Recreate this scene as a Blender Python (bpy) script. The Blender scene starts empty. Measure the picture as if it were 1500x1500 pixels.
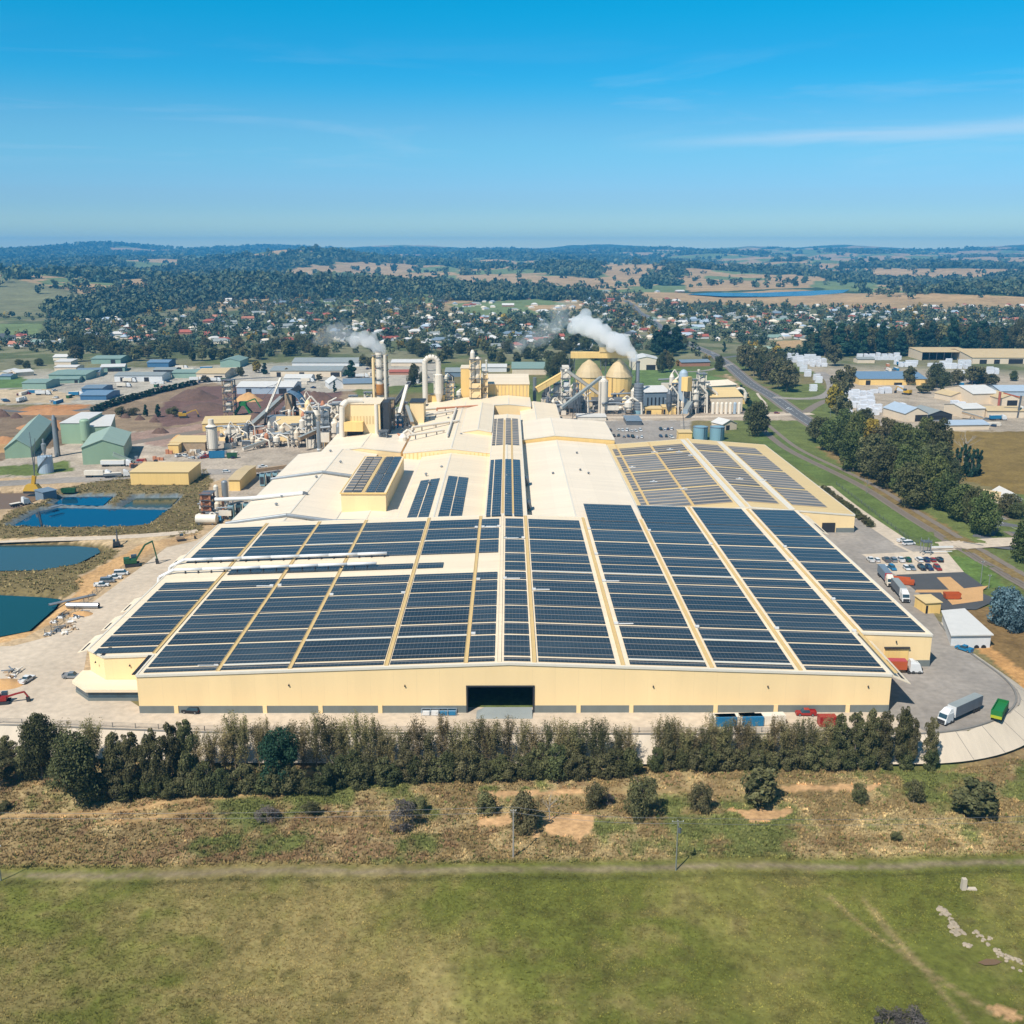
import bpy, bmesh, math, random
import numpy as np
from mathutils import Vector, Matrix, Euler
random.seed(7); rng = np.random.default_rng(7)
S = bpy.context.scene
COL = S.collection
R = math.radians
# ------------------------------------------------------------------ camera, sky, sun, exposure
CAMH = 120.0; FPX = 1504.0; PITCH = R(14.5); YAW = 5/1504.0
cd = bpy.data.cameras.new('camera'); cam = bpy.data.objects.new('camera', cd); COL.objects.link(cam)
cam.location = (0, 0, CAMH); cam.rotation_euler = (math.pi/2-PITCH, 0, -YAW)
cd.sensor_width = 36; cd.lens = 36*FPX/1500; cd.clip_start = 1; cd.clip_end = 60000
S.camera = cam
SUN_EL, SUN_AZ = R(52), math.atan2(-0.6, -0.8)      # azimuth measured from +Y towards +X
sdir = Vector((math.sin(SUN_AZ)*math.cos(SUN_EL), math.cos(SUN_AZ)*math.cos(SUN_EL), math.sin(SUN_EL)))
W = bpy.data.worlds.new('World'); S.world = W; W.use_nodes = True
nt = W.node_tree; nt.nodes.clear()
def N(nt, typ, **kw):
    n = nt.nodes.new(typ)
    for k, v in kw.items():
        if k in n.inputs: n.inputs[k].default_value = v
        else: setattr(n, k, v)
    return n
sky = N(nt, 'ShaderNodeTexSky', sky_type='NISHITA', sun_disc=False, sun_elevation=SUN_EL, sun_rotation=SUN_AZ,
        altitude=1100, air_density=1.0, dust_density=0.4, ozone_density=2.0)
tc = N(nt, 'ShaderNodeTexCoord')
# high cirrus in the sky itself: streaks stretched along the horizon
sep = N(nt, 'ShaderNodeSeparateXYZ'); nt.links.new(tc.outputs['Generated'], sep.inputs[0])
mp = N(nt, 'ShaderNodeMapping'); mp.inputs['Scale'].default_value = (2.2, 2.2, 26.0); mp.inputs['Rotation'].default_value = (0, R(-3.0), 0)
nt.links.new(tc.outputs['Generated'], mp.inputs[0])
no = N(nt, 'ShaderNodeTexNoise', Scale=1.3, Detail=7.0, Roughness=0.62, Distortion=0.6); nt.links.new(mp.outputs[0], no.inputs['Vector'])
cr = N(nt, 'ShaderNodeMapRange'); cr.inputs[1].default_value = 0.50; cr.inputs[2].default_value = 0.85; cr.inputs[3].default_value = 0; cr.inputs[4].default_value = 0.36
nt.links.new(no.outputs['Fac'], cr.inputs[0])
# cloud band between about 2 and 11 degrees of elevation
b1 = N(nt, 'ShaderNodeMapRange', interpolation_type='SMOOTHSTEP'); b1.inputs[1].default_value = 0.045; b1.inputs[2].default_value = 0.085
b2 = N(nt, 'ShaderNodeMapRange', interpolation_type='SMOOTHSTEP'); b2.inputs[1].default_value = 0.19; b2.inputs[2].default_value = 0.11
for b in (b1, b2): nt.links.new(sep.outputs['Z'], b.inputs[0])
m1 = N(nt, 'ShaderNodeMath', operation='MULTIPLY'); m2 = N(nt, 'ShaderNodeMath', operation='MULTIPLY')
nt.links.new(b1.outputs[0], m1.inputs[0]); nt.links.new(b2.outputs[0], m1.inputs[1])
nt.links.new(m1.outputs[0], m2.inputs[0]); nt.links.new(cr.outputs[0], m2.inputs[1])
# one long thin streak in the right half of the sky (about 7 degrees up), rising slightly to the right
dv = N(nt, 'ShaderNodeMath', operation='DIVIDE'); nt.links.new(sep.outputs['X'], dv.inputs[0]); nt.links.new(sep.outputs['Y'], dv.inputs[1])
st = N(nt, 'ShaderNodeMath', operation='MULTIPLY_ADD'); st.inputs[1].default_value = -0.025; nt.links.new(dv.outputs[0], st.inputs[0])
nt.links.new(sep.outputs['Z'], st.inputs[2])
nz = N(nt, 'ShaderNodeMath', operation='MULTIPLY_ADD'); nz.inputs[1].default_value = 0.022; nt.links.new(no.outputs['Fac'], nz.inputs[0]); nt.links.new(st.outputs[0], nz.inputs[2])
sb = N(nt, 'ShaderNodeMath', operation='SUBTRACT'); sb.inputs[1].default_value = 0.0858+0.011; nt.links.new(nz.outputs[0], sb.inputs[0])
ab = N(nt, 'ShaderNodeMath', operation='ABSOLUTE'); nt.links.new(sb.outputs[0], ab.inputs[0])
lr = N(nt, 'ShaderNodeMapRange', interpolation_type='SMOOTHSTEP'); lr.inputs[1].default_value = 0.010; lr.inputs[2].default_value = 0.0; lr.inputs[4].default_value = 0.42
nt.links.new(ab.outputs[0], lr.inputs[0])
xr = N(nt, 'ShaderNodeMapRange', interpolation_type='SMOOTHSTEP'); xr.inputs[1].default_value = 0.06; xr.inputs[2].default_value = 0.30; nt.links.new(dv.outputs[0], xr.inputs[0])
lm = N(nt, 'ShaderNodeMath', operation='MULTIPLY'); nt.links.new(lr.outputs[0], lm.inputs[0]); nt.links.new(xr.outputs[0], lm.inputs[1])
mx = N(nt, 'ShaderNodeMath', operation='MAXIMUM'); nt.links.new(m2.outputs[0], mx.inputs[0]); nt.links.new(lm.outputs[0], mx.inputs[1])
# the colour of this clear southern sky: deep cyan-blue overhead, paler towards the horizon
rp = N(nt, 'ShaderNodeValToRGB'); nt.links.new(sep.outputs['Z'], rp.inputs[0]); cr_ = rp.color_ramp; cr_.interpolation = 'EASE'
for i_, (p_, c_) in enumerate(sorted(((0.0, (.92, 1.04, .96)), (.04, (.44, .66, .93)), (.014, (.55, .75, .91)), (.097, (.42, .77, .95)), (.155, (.11, .80, 1.03)), (.21, (.02, .88, 1.06)), (.34, (.75, .92, .95)), (.6, (1.0, .95, .88))))):
    e_ = cr_.elements[i_] if i_ < 2 else cr_.elements.new(p_)
    e_.position = p_; e_.color = (*c_, 1)
hs0 = N(nt, 'ShaderNodeHueSaturation', Saturation=1.22, Value=1.0, Hue=0.487); nt.links.new(sky.outputs[0], hs0.inputs['Color'])
hs = N(nt, 'ShaderNodeMix', data_type='RGBA', blend_type='MULTIPLY'); hs.inputs[0].default_value = 1; nt.links.new(hs0.outputs[0], hs.inputs[6]); nt.links.new(rp.outputs[0], hs.inputs[7])
cm = N(nt, 'ShaderNodeMix', data_type='RGBA'); cm.inputs[7].default_value = (5.2, 6.3, 7.6, 1)
nt.links.new(mx.outputs[0], cm.inputs[0]); nt.links.new(hs.outputs[2], cm.inputs[6])
bg = N(nt, 'ShaderNodeBackground', Strength=0.085); nt.links.new(cm.outputs[2], bg.inputs[0])
wo = N(nt, 'ShaderNodeOutputWorld'); nt.links.new(bg.outputs[0], wo.inputs[0])
sl = bpy.data.lights.new('sun', 'SUN'); sl.energy = 4.2; sl.angle = R(0.5); sl.color = (1, 0.95, 0.87)
so = bpy.data.objects.new('sun', sl); COL.objects.link(so); so.location = (-300, -300, 500)
so.rotation_euler = sdir.to_track_quat('Z', 'Y').to_euler()
S.view_settings.view_transform = 'Standard'; S.view_settings.look = 'None'; S.view_settings.exposure = 0.54; S.view_settings.gamma = 1
S.render.engine = 'CYCLES'
S.cycles.max_bounces = 24; S.cycles.volume_bounces = 22; S.cycles.diffuse_bounces = 3; S.cycles.glossy_bounces = 3; S.cycles.transparent_max_bounces = 12
S.cycles.volume_step_rate = 2.0
try: S.cycles.use_denoising = True
except Exception: pass
# ------------------------------------------------------------------ geometry of the view
Fv = np.array([math.sin(YAW)*math.cos(PITCH), math.cos(YAW)*math.cos(PITCH), -math.sin(PITCH)])
Rv = np.array([math.cos(YAW), -math.sin(YAW), 0.0]); Uv = np.cross(Rv, Fv)
def ray(px, py): return Fv + (px-750)/FPX*Rv - (py-750)/FPX*Uv
def G(px, py, z=0.0):
    d = ray(px, py); t = (z-CAMH)/d[2]; return (d[0]*t, d[1]*t, z)
def at(px, py, D):
    d = ray(px, py); t = D/d[1]; return (d[0]*t, D, CAMH+d[2]*t)
def proj(x, y, z):
    v = np.stack([np.asarray(x, float), np.asarray(y, float), np.asarray(z, float)-CAMH], -1)
    w = v@Fv; return 750+FPX*(v@Rv)/w, 750-FPX*(v@Uv)/w, w
def lin(c): return tuple(((v/255)/12.92 if v/255 <= .04045 else ((v/255+.055)/1.055)**2.4) for v in c)
def A(r, g, b, k=1.75):                     # a sunlit colour of the photograph -> the albedo that gives it
    return tuple(min(.85, v/k) for v in lin((r, g, b)))
# ------------------------------------------------------------------ terrain
def sstep(a, b, x):
    t = np.clip((x-a)/(b-a), 0, 1); return t*t*(3-2*t)
def inpoly(x, y, poly):
    x = np.asarray(x, float); y = np.asarray(y, float); r = np.zeros(x.shape, bool)
    n = len(poly)
    for i in range(n):
        x0, y0 = poly[i][:2]; x1, y1 = poly[(i+1) % n][:2]
        c = ((y0 > y) != (y1 > y)) & (x < (x1-x0)*(y-y0)/((y1-y0) if y1 != y0 else 1e-9)+x0)
        r ^= c
    return r
def pdist(x, y, poly, closed=True):
    d = np.full(np.shape(x), 1e9); n = len(poly)
    for i in range(n if closed else n-1):
        x0, y0 = poly[i][:2]; x1, y1 = poly[(i+1) % n][:2]
        dx, dy = x1-x0, y1-y0; L = dx*dx+dy*dy+1e-9
        t = np.clip(((x-x0)*dx+(y-y0)*dy)/L, 0, 1)
        d = np.minimum(d, np.hypot(x-x0-t*dx, y-y0-t*dy))
    return d
_ph = rng.uniform(0, 6.28, (8, 4)); _an = rng.uniform(0, 6.28, (8, 4))
def wav(x, y, wl, k=0, octs=3):             # smooth pseudo noise, about -1..1
    s = 0; a = 1; t = 0
    for o in range(octs):
        for j in range(3):
            an = _an[(k+o) % 8, j]+j*2.1; s = s+a*np.sin((x*math.cos(an)+y*math.sin(an))*6.283/(wl*(1+.23*j))+_ph[(k+o) % 8, j])/1.7
        t += a; a *= .55; wl = wl*.47
    return s/t
PADPX = [(-260, 1060), (0, 1062), (300, 1074), (900, 1076), (1367, 1076), (1417, 1070), (1450, 1060), (1480, 1045), (1494, 1031), (1496, 1022), (1490, 1010), (1475, 995), (1433, 966), (1395, 938), (1376, 912)]
PADEDGE = [G(*p)[:2] for p in PADPX]
PAD = PADEDGE + [(PADEDGE[-1][0]+40, 420), (200, 460), (200, 1400), (-900, 1400), (-900, 200), (-220, 243)]
def W2(pts, z=0): return [G(x, y, z)[:2] for x, y in pts]
WATER = {
 'lined': (W2([(15, 772), (58, 749), (84, 744), (244, 747), (212, 771), (163, 774), (70, 774)], -1.8), -1.8),
 'inlet': (W2([(78, 739), (94, 728), (165, 727), (150, 741)], -1.4), -1.4),
 'settle': (W2([(178, 743), (200, 730), (262, 729), (247, 744)], -1.9), -1.9),
 'grey': (W2([(-90, 800), (0, 799), (100, 799), (142, 803), (146, 809), (112, 826), (60, 835), (0, 836), (-90, 838)], -1.2), -1.2),
 'teal': (W2([(-90, 868), (0, 872), (60, 875), (88, 878), (80, 891), (42, 924), (0, 932), (-90, 940)], -1.3), -1.3),
 'basin': (W2([(-80, 724), (55, 722), (60, 730), (20, 746), (-80, 752)], -1.5), -1.5),
}
LAKE = [(1005, 431), (1040, 428.5), (1110, 429), (1160, 427), (1215, 425), (1245, 424), (1235, 429), (1190, 433), (1120, 434.5), (1060, 434)]
def gauss(x, y, px, D, sx, sy, h):          # hill whose centre stands at column px, distance D
    cx = (px-745)/FPX*D*1.0; return h*np.exp(-((x-cx)/sx)**2-((y-D)/sy)**2)
def H(x, y):
    x = np.asarray(x, float); y = np.asarray(y, float); D = np.hypot(x, y)
    z = np.zeros(np.broadcast(x, y).shape)
    near = (y < 460)
    if near.any():
        xn, yn = (np.broadcast_to(v, z.shape)[near] for v in (x, y))
        out = ~inpoly(xn, yn, PAD); d = pdist(xn, yn, PADEDGE, False)
        dep = 5.0*(1-sstep(250, 310, yn)*.93)
        wid = 1.6*dep
        dz = np.where(out, -dep*sstep(0, 1, np.clip(d/np.maximum(wid, .5), 0, 1)*.5)*2*.5, 0)
        dz = np.where(out, -dep*np.clip(d/np.maximum(wid, .5), 0, 1)-.7*np.clip(d/.8, 0, 1)*np.clip(1.6-d/np.maximum(wid, .5), 0, 1)*np.minimum(1, dep/3), 0)
        dz = dz + np.where(out & (d > 8), (wav(xn, yn, 34, 1)*.45+wav(xn, yn, 11, 4)*.16)*np.clip((d-8)/8, 0, 1), 0)
        z[near] += dz
    pz = (y > 255) & (y < 640) & (x < -120)
    if pz.any():
        xn, yn = (np.broadcast_to(v, z.shape)[pz] for v in (x, y)); e = np.zeros(xn.shape)
        for k, (P, wz) in WATER.items():
            ins = inpoly(xn, yn, P); d = pdist(xn, yn, P); sd = np.where(ins, -d, d)
            bank = 3.2 if k in ('lined', 'inlet', 'settle') else 4.5
            e = np.where(sd < bank, np.minimum(e, (wz-.8)*np.clip((bank-sd)/(bank+1.5), 0, 1)*1.35), e)
        z[pz] += e
    # far country
    f = sstep(2300, 5200, D)
    z = z + f*(wav(x, y, 1500, 0)*20+wav(x, y, 620, 3)*8)+70*sstep(3500, 15500, D)+sstep(8000, 14000, D)*wav(x, y, 3800, 2)*9
    z = z + sstep(1150, 1900, D)*wav(x, y, 900, 5)*3.5
    z = z + gauss(x, y, -130, 2900, 600, 640, 62)
    z = z + gauss(x, y, 330, 2600, 260, 330, 22) + gauss(x, y, 470, 2800, 300, 330, 25)+gauss(x, y, 590, 2850, 220, 260, 10)
    z = z + gauss(x, y, 480, 5600, 560, 700, 66)+gauss(x, y, 300, 6400, 900, 800, 35)
    z = z + gauss(x, y, 190, 11000, 900, 1100, 82)+gauss(x, y, 60, 8800, 900, 600, 34)+gauss(x, y, 420, 12500, 800, 900, 62)+gauss(x, y, 620, 13500, 900, 900, 58)
    z = z + gauss(x, y, 890, 13500, 800, 900, 66)+gauss(x, y, 1180, 13500, 1100, 900, 54)+gauss(x, y, 1460, 12500, 700, 900, 62)+gauss(x, y, 1010, 9000, 700, 500, 20)+gauss(x, y, 720, 8200, 700, 600, 30)
    z = z + gauss(x, y, 1330, 2700, 330, 230, 9)+gauss(x, y, 1450, 2450, 240, 200, 22)
    z = z + gauss(x, y, 870, 4600, 900, 700, 22)+gauss(x, y, 1000, 11000, 2600, 1500, 24)
    lw = np.exp(-((x-740)/760)**4-((y-2900)/420)**4); z = z*(1-lw)+2.0*lw
    return z
def GT(px, py):                              # pixel -> the terrain there
    d = ray(px, py); t = np.concatenate([np.arange(120, 1400, 4), np.arange(1400, 20000, 12)])
    x, y, z = d[0]*t, d[1]*t, CAMH+d[2]*t; hh = H(x, y); k = np.nonzero(z < hh)[0]
    i = k[0] if len(k) else len(t)-1
    lo, hi = t[max(i-1, 0)], t[i]
    if i > 0:
        a, b = z[i-1]-hh[i-1], z[i]-hh[i]; hi = lo+(hi-lo)*a/(a-b+1e-9)
    return (d[0]*hi, d[1]*hi, float(H(np.array([d[0]*hi]), np.array([d[1]*hi]))[0]))
def hz(x, y): return float(H(np.array([x]), np.array([y]))[0])
# ------------------------------------------------------------------ materials (procedural)
MATS = {}
def newmat(name):
    m = bpy.data.materials.new(name); m.use_nodes = True; MATS[name] = m
    return m, m.node_tree, m.node_tree.nodes['Principled BSDF']
def pbr(name, col, rough=.7, metal=0., var=.12, scale=.15, fine=0., spec=.5, streak=None, rand=0., bump=0., lines=None):
    """col with broad mottling (var), fine grain and, for sheet metal, streaks along one axis; rand varies whole objects."""
    m, t, b = newmat(name); L = t.links
    b.inputs['Roughness'].default_value = rough; b.inputs['Metallic'].default_value = metal
    b.inputs['Specular IOR Level'].default_value = spec
    g = N(t, 'ShaderNodeNewGeometry'); mp = N(t, 'ShaderNodeMapping'); L.new(g.outputs['Position'], mp.inputs[0])
    if streak: mp.inputs['Scale'].default_value = streak
    n1 = N(t, 'ShaderNodeTexNoise', Scale=scale, Detail=6.0, Roughness=.65); L.new(mp.outputs[0], n1.inputs['Vector'])
    r1 = N(t, 'ShaderNodeMapRange'); r1.inputs[1].default_value = .25; r1.inputs[2].default_value = .75
    r1.inputs[3].default_value = 1-var; r1.inputs[4].default_value = 1+var; L.new(n1.outputs['Fac'], r1.inputs[0]); fac = r1.outputs[0]
    if fine:
        n2 = N(t, 'ShaderNodeTexNoise', Scale=scale*14, Detail=3.0); L.new(g.outputs['Position'], n2.inputs['Vector'])
        r2 = N(t, 'ShaderNodeMapRange'); r2.inputs[1].default_value = .3; r2.inputs[2].default_value = .7
        r2.inputs[3].default_value = 1-fine; r2.inputs[4].default_value = 1+fine; L.new(n2.outputs['Fac'], r2.inputs[0])
        q = N(t, 'ShaderNodeMath', operation='MULTIPLY'); L.new(fac, q.inputs[0]); L.new(r2.outputs[0], q.inputs[1]); fac = q.outputs[0]
    if rand:
        oi = N(t, 'ShaderNodeObjectInfo'); r3 = N(t, 'ShaderNodeMapRange'); r3.inputs[3].default_value = 1-rand; r3.inputs[4].default_value = 1+rand
        L.new(oi.outputs['Random'], r3.inputs[0]); q = N(t, 'ShaderNodeMath', operation='MULTIPLY'); L.new(fac, q.inputs[0]); L.new(r3.outputs[0], q.inputs[1]); fac = q.outputs[0]
    for ax, per, wid, amt in (lines or ()):      # sheet joints: thin darker lines across one axis
        sx = N(t, 'ShaderNodeSeparateXYZ'); L.new(g.outputs['Position'], sx.inputs[0]); d = N(t, 'ShaderNodeMath', operation='DIVIDE'); d.inputs[1].default_value = per; L.new(sx.outputs[ax], d.inputs[0])
        fr = N(t, 'ShaderNodeMath', operation='FRACT'); L.new(d.outputs[0], fr.inputs[0]); lt = N(t, 'ShaderNodeMath', operation='LESS_THAN'); lt.inputs[1].default_value = wid/per; L.new(fr.outputs[0], lt.inputs[0])
        q = N(t, 'ShaderNodeMath', operation='MULTIPLY_ADD'); q.inputs[1].default_value = -amt; q.inputs[2].default_value = 1; L.new(lt.outputs[0], q.inputs[0]); r = N(t, 'ShaderNodeMath', operation='MULTIPLY'); L.new(fac, r.inputs[0]); L.new(q.outputs[0], r.inputs[1])
        fl = N(t, 'ShaderNodeMath', operation='FLOOR'); L.new(d.outputs[0], fl.inputs[0]); wn = N(t, 'ShaderNodeTexWhiteNoise', noise_dimensions='1D'); L.new(fl.outputs[0], wn.inputs['W'])   # each sheet a little different
        mr = N(t, 'ShaderNodeMapRange'); mr.inputs[3].default_value = 1-amt*.3; mr.inputs[4].default_value = 1+amt*.15; L.new(wn.outputs['Value'], mr.inputs[0]); r2 = N(t, 'ShaderNodeMath', operation='MULTIPLY'); L.new(r.outputs[0], r2.inputs[0]); L.new(mr.outputs[0], r2.inputs[1]); fac = r2.outputs[0]
    v = N(t, 'ShaderNodeVectorMath', operation='SCALE'); v.inputs[0].default_value = col[:3]; L.new(fac, v.inputs['Scale'])
    L.new(v.outputs[0], b.inputs['Base Color'])
    if bump:
        bp = N(t, 'ShaderNodeBump', Strength=bump, Distance=.1); L.new(n1.outputs['Fac'], bp.inputs['Height']); L.new(bp.outputs[0], b.inputs['Normal'])
    return m
def foliage(name, c1, c2, rand=.25, rough=.75):
    m, t, b = newmat(name); L = t.links
    b.inputs['Roughness'].default_value = rough; b.inputs['Specular IOR Level'].default_value = .25
    oi = N(t, 'ShaderNodeObjectInfo'); g = N(t, 'ShaderNodeNewGeometry')
    n1 = N(t, 'ShaderNodeTexNoise', Scale=.55, Detail=4.0); L.new(g.outputs['Position'], n1.inputs['Vector'])
    r1 = N(t, 'ShaderNodeMapRange'); r1.inputs[1].default_value = .32; r1.inputs[2].default_value = .68; L.new(n1.outputs['Fac'], r1.inputs[0])
    mx = N(t, 'ShaderNodeMix', data_type='RGBA'); mx.inputs[6].default_value = (*c1, 1); mx.inputs[7].default_value = (*c2, 1); L.new(r1.outputs[0], mx.inputs[0])
    h = N(t, 'ShaderNodeHueSaturation'); L.new(mx.outputs[2], h.inputs['Color'])
    a = N(t, 'ShaderNodeMapRange'); a.inputs[3].default_value = 1-rand; a.inputs[4].default_value = 1+rand; L.new(oi.outputs['Random'], a.inputs[0])
    ri = N(t, 'ShaderNodeMapRange'); ri.inputs[3].default_value = .75; ri.inputs[4].default_value = 1.3; L.new(g.outputs['Random Per Island'], ri.inputs[0])
    q = N(t, 'ShaderNodeMath', operation='MULTIPLY'); L.new(a.outputs[0], q.inputs[0]); L.new(ri.outputs[0], q.inputs[1]); L.new(q.outputs[0], h.inputs['Value'])
    w = N(t, 'ShaderNodeMath', operation='MULTIPLY_ADD'); w.inputs[1].default_value = 7.31; w.inputs[2].default_value = 0; L.new(oi.outputs['Random'], w.inputs[0])
    fr = N(t, 'ShaderNodeMath', operation='FRACT'); L.new(w.outputs[0], fr.inputs[0])
    hh = N(t, 'ShaderNodeMapRange'); hh.inputs[3].default_value = .475; hh.inputs[4].default_value = .515; L.new(fr.outputs[0], hh.inputs[0]); L.new(hh.outputs[0], h.inputs['Hue'])
    L.new(h.outputs[0], b.inputs['Base Color'])
    tr = N(t, 'ShaderNodeBsdfTranslucent'); L.new(h.outputs[0], tr.inputs[0])
    ms = N(t, 'ShaderNodeMixShader'); ms.inputs[0].default_value = .3
    o = t.nodes['Material Output']; L.new(b.outputs[0], ms.inputs[1]); L.new(tr.outputs[0], ms.inputs[2]); L.new(ms.outputs[0], o.inputs[0])
    return m
def attrfol(name, rough=.8):                # foliage whose colour is stored per clump
    m, t, b = newmat(name); L = t.links; b.inputs['Roughness'].default_value = rough; b.inputs['Specular IOR Level'].default_value = .2
    a = N(t, 'ShaderNodeAttribute', attribute_name='col'); g = N(t, 'ShaderNodeNewGeometry')
    n1 = N(t, 'ShaderNodeTexNoise', Scale=.3, Detail=3.0); L.new(g.outputs['Position'], n1.inputs['Vector'])
    r1 = N(t, 'ShaderNodeMapRange'); r1.inputs[1].default_value = .3; r1.inputs[2].default_value = .7; r1.inputs[3].default_value = .7; r1.inputs[4].default_value = 1.35; L.new(n1.outputs['Fac'], r1.inputs[0])
    v = N(t, 'ShaderNodeVectorMath', operation='SCALE'); L.new(a.outputs['Color'], v.inputs[0]); L.new(r1.outputs[0], v.inputs['Scale']); L.new(v.outputs[0], b.inputs['Base Color'])
    return m
def groundmat():
    m, t, b = newmat('ground'); L = t.links; b.inputs['Roughness'].default_value = .95; b.inputs['Specular IOR Level'].default_value = .1
    a = N(t, 'ShaderNodeAttribute', attribute_name='col'); g = N(t, 'ShaderNodeNewGeometry')
    acc = None
    for sc, lo, hi, det in ((.012, .86, 1.14, 3.0), (.09, .78, 1.22, 5.0), (.7, .72, 1.3, 4.0)):
        n1 = N(t, 'ShaderNodeTexNoise', Scale=sc, Detail=det, Roughness=.65); L.new(g.outputs['Position'], n1.inputs['Vector'])
        r1 = N(t, 'ShaderNodeMapRange'); r1.inputs[1].default_value = .3; r1.inputs[2].default_value = .7; r1.inputs[3].default_value = lo; r1.inputs[4].default_value = hi; L.new(n1.outputs['Fac'], r1.inputs[0])
        if acc is None: acc = r1.outputs[0]
        else:
            q = N(t, 'ShaderNodeMath', operation='MULTIPLY'); L.new(acc, q.inputs[0]); L.new(r1.outputs[0], q.inputs[1]); acc = q.outputs[0]
    v = N(t, 'ShaderNodeVectorMath', operation='SCALE'); L.new(a.outputs['Color'], v.inputs[0]); L.new(acc, v.inputs['Scale']); L.new(v.outputs[0], b.inputs['Base Color'])
    bp = N(t, 'ShaderNodeBump', Strength=.5, Distance=.35); n3 = N(t, 'ShaderNodeTexNoise', Scale=.9, Detail=4.0); L.new(g.outputs['Position'], n3.inputs['Vector'])
    L.new(n3.outputs['Fac'], bp.inputs['Height']); L.new(bp.outputs[0], b.inputs['Normal'])
    return m
def solarmat(name, cell, frame, seam, rough=.22, px=1.05, py=2.15, sp=None, sw=.34):
    m, t, b = newmat(name); L = t.links; b.inputs['Roughness'].default_value = rough
    b.inputs['IOR'].default_value = 1.33
    g = N(t, 'ShaderNodeNewGeometry'); s = N(t, 'ShaderNodeSeparateXYZ'); L.new(g.outputs['Position'], s.inputs[0])
    def line(sock, period, width):
        d = N(t, 'ShaderNodeMath', operation='DIVIDE'); d.inputs[1].default_value = period; L.new(sock, d.inputs[0])
        f = N(t, 'ShaderNodeMath', operation='FRACT'); L.new(d.outputs[0], f.inputs[0])
        c = N(t, 'ShaderNodeMath', operation='LESS_THAN'); c.inputs[1].default_value = width/period; L.new(f.outputs[0], c.inputs[0]); return c.outputs[0]
    n1 = N(t, 'ShaderNodeTexNoise', Scale=.22, Detail=2.0); mp = N(t, 'ShaderNodeMapping'); mp.inputs['Scale'].default_value = (.25, 1.6, 1)
    L.new(g.outputs['Position'], mp.inputs[0]); L.new(mp.outputs[0], n1.inputs['Vector'])
    r1 = N(t, 'ShaderNodeMapRange'); r1.inputs[1].default_value = .3; r1.inputs[2].default_value = .7; r1.inputs[3].default_value = .7; r1.inputs[4].default_value = 1.35; L.new(n1.outputs['Fac'], r1.inputs[0])
    v = N(t, 'ShaderNodeVectorMath', operation='SCALE'); v.inputs[0].default_value = cell; L.new(r1.outputs[0], v.inputs['Scale'])
    oi = N(t, 'ShaderNodeObjectInfo'); ro = N(t, 'ShaderNodeMapRange'); ro.inputs[3].default_value = .75; ro.inputs[4].default_value = 1.45; L.new(oi.outputs['Random'], ro.inputs[0]); v2 = N(t, 'ShaderNodeVectorMath', operation='SCALE'); L.new(v.outputs[0], v2.inputs[0]); L.new(ro.outputs[0], v2.inputs['Scale']); v = v2
    rr = N(t, 'ShaderNodeMapRange'); rr.inputs[3].default_value = rough*.8; rr.inputs[4].default_value = rough*1.5; L.new(n1.outputs['Fac'], rr.inputs[0]); L.new(rr.outputs[0], b.inputs['Roughness'])
    a = N(t, 'ShaderNodeMix', data_type='RGBA'); L.new(line(s.outputs['X'], px, .07), a.inputs[0]); L.new(v.outputs[0], a.inputs[6]); a.inputs[7].default_value = (*frame, 1)
    c = N(t, 'ShaderNodeMix', data_type='RGBA'); L.new(line(s.outputs['Y'], py, .1), c.inputs[0]); L.new(a.outputs[2], c.inputs[6]); c.inputs[7].default_value = (*frame, 1)
    d = N(t, 'ShaderNodeMix', data_type='RGBA'); L.new(line(s.outputs['Y'], sp or py*2, sw), d.inputs[0]); L.new(c.outputs[2], d.inputs[6]); d.inputs[7].default_value = (*seam, 1)
    L.new(d.outputs[2], b.inputs['Base Color'])
    return m
def watermat(name, col, rough=.06):
    m, t, b = newmat(name); L = t.links; b.inputs['Base Color'].default_value = (*col, 1); b.inputs['Roughness'].default_value = rough; b.inputs['IOR'].default_value = 1.33
    g = N(t, 'ShaderNodeNewGeometry'); n = N(t, 'ShaderNodeTexNoise', Scale=.8, Detail=3.0); L.new(g.outputs['Position'], n.inputs['Vector'])
    bp = N(t, 'ShaderNodeBump', Strength=.12, Distance=.05); L.new(n.outputs['Fac'], bp.inputs['Height']); L.new(bp.outputs[0], b.inputs['Normal'])
    return m
RS = (.12, 1.2, 1)        # streaks running across (along X) on roofs whose sheets fall sideways
pbr('cream_roof', A(252, 231, 198, 1.27), .5, var=.07, scale=.35, streak=RS, spec=.4, lines=(('Y', 7.6, .22, .14), ('X', 12, .2, .08)))
pbr('pale_roof', A(251, 233, 206, 1.27), .5, var=.06, scale=.3, streak=RS, spec=.4, lines=(('Y', 9.2, .25, .12), ('X', 10, .2, .08)))
pbr('cream_wall', A(251, 219, 164, 1.15), .55, var=.07, scale=.12, streak=(1, 1, .12), spec=.35, lines=(('X', 6.1, .14, .06), ('Y', 6.1, .14, .06)))
pbr('yellow_wall', A(244, 205, 130, 1.15), .55, var=.06, scale=.3, streak=(1, 1, .12), spec=.35, lines=(('X', 3.1, .18, .10), ('Y', 3.1, .18, .10)))
pbr('yellow_roof', A(246, 214, 152, 1.5), .55, var=.08, scale=.3, streak=RS)
pbr('walk_yellow', A(240, 205, 138, 1.5), .55, var=.08, scale=.5)
pbr('white_trim', A(250, 240, 220, 1.5), .5, var=.05, scale=.5)
pbr('precast', A(118, 124, 120, 1.25), .8, var=.12, scale=.4, streak=(1, 1, .3))
pbr('concrete_yard', A(222, 203, 178, 1.5), .9, var=.16, scale=.035, fine=.12)
pbr('grey_yard', A(178, 168, 156), .9, var=.30, scale=.035, fine=.14)
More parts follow.
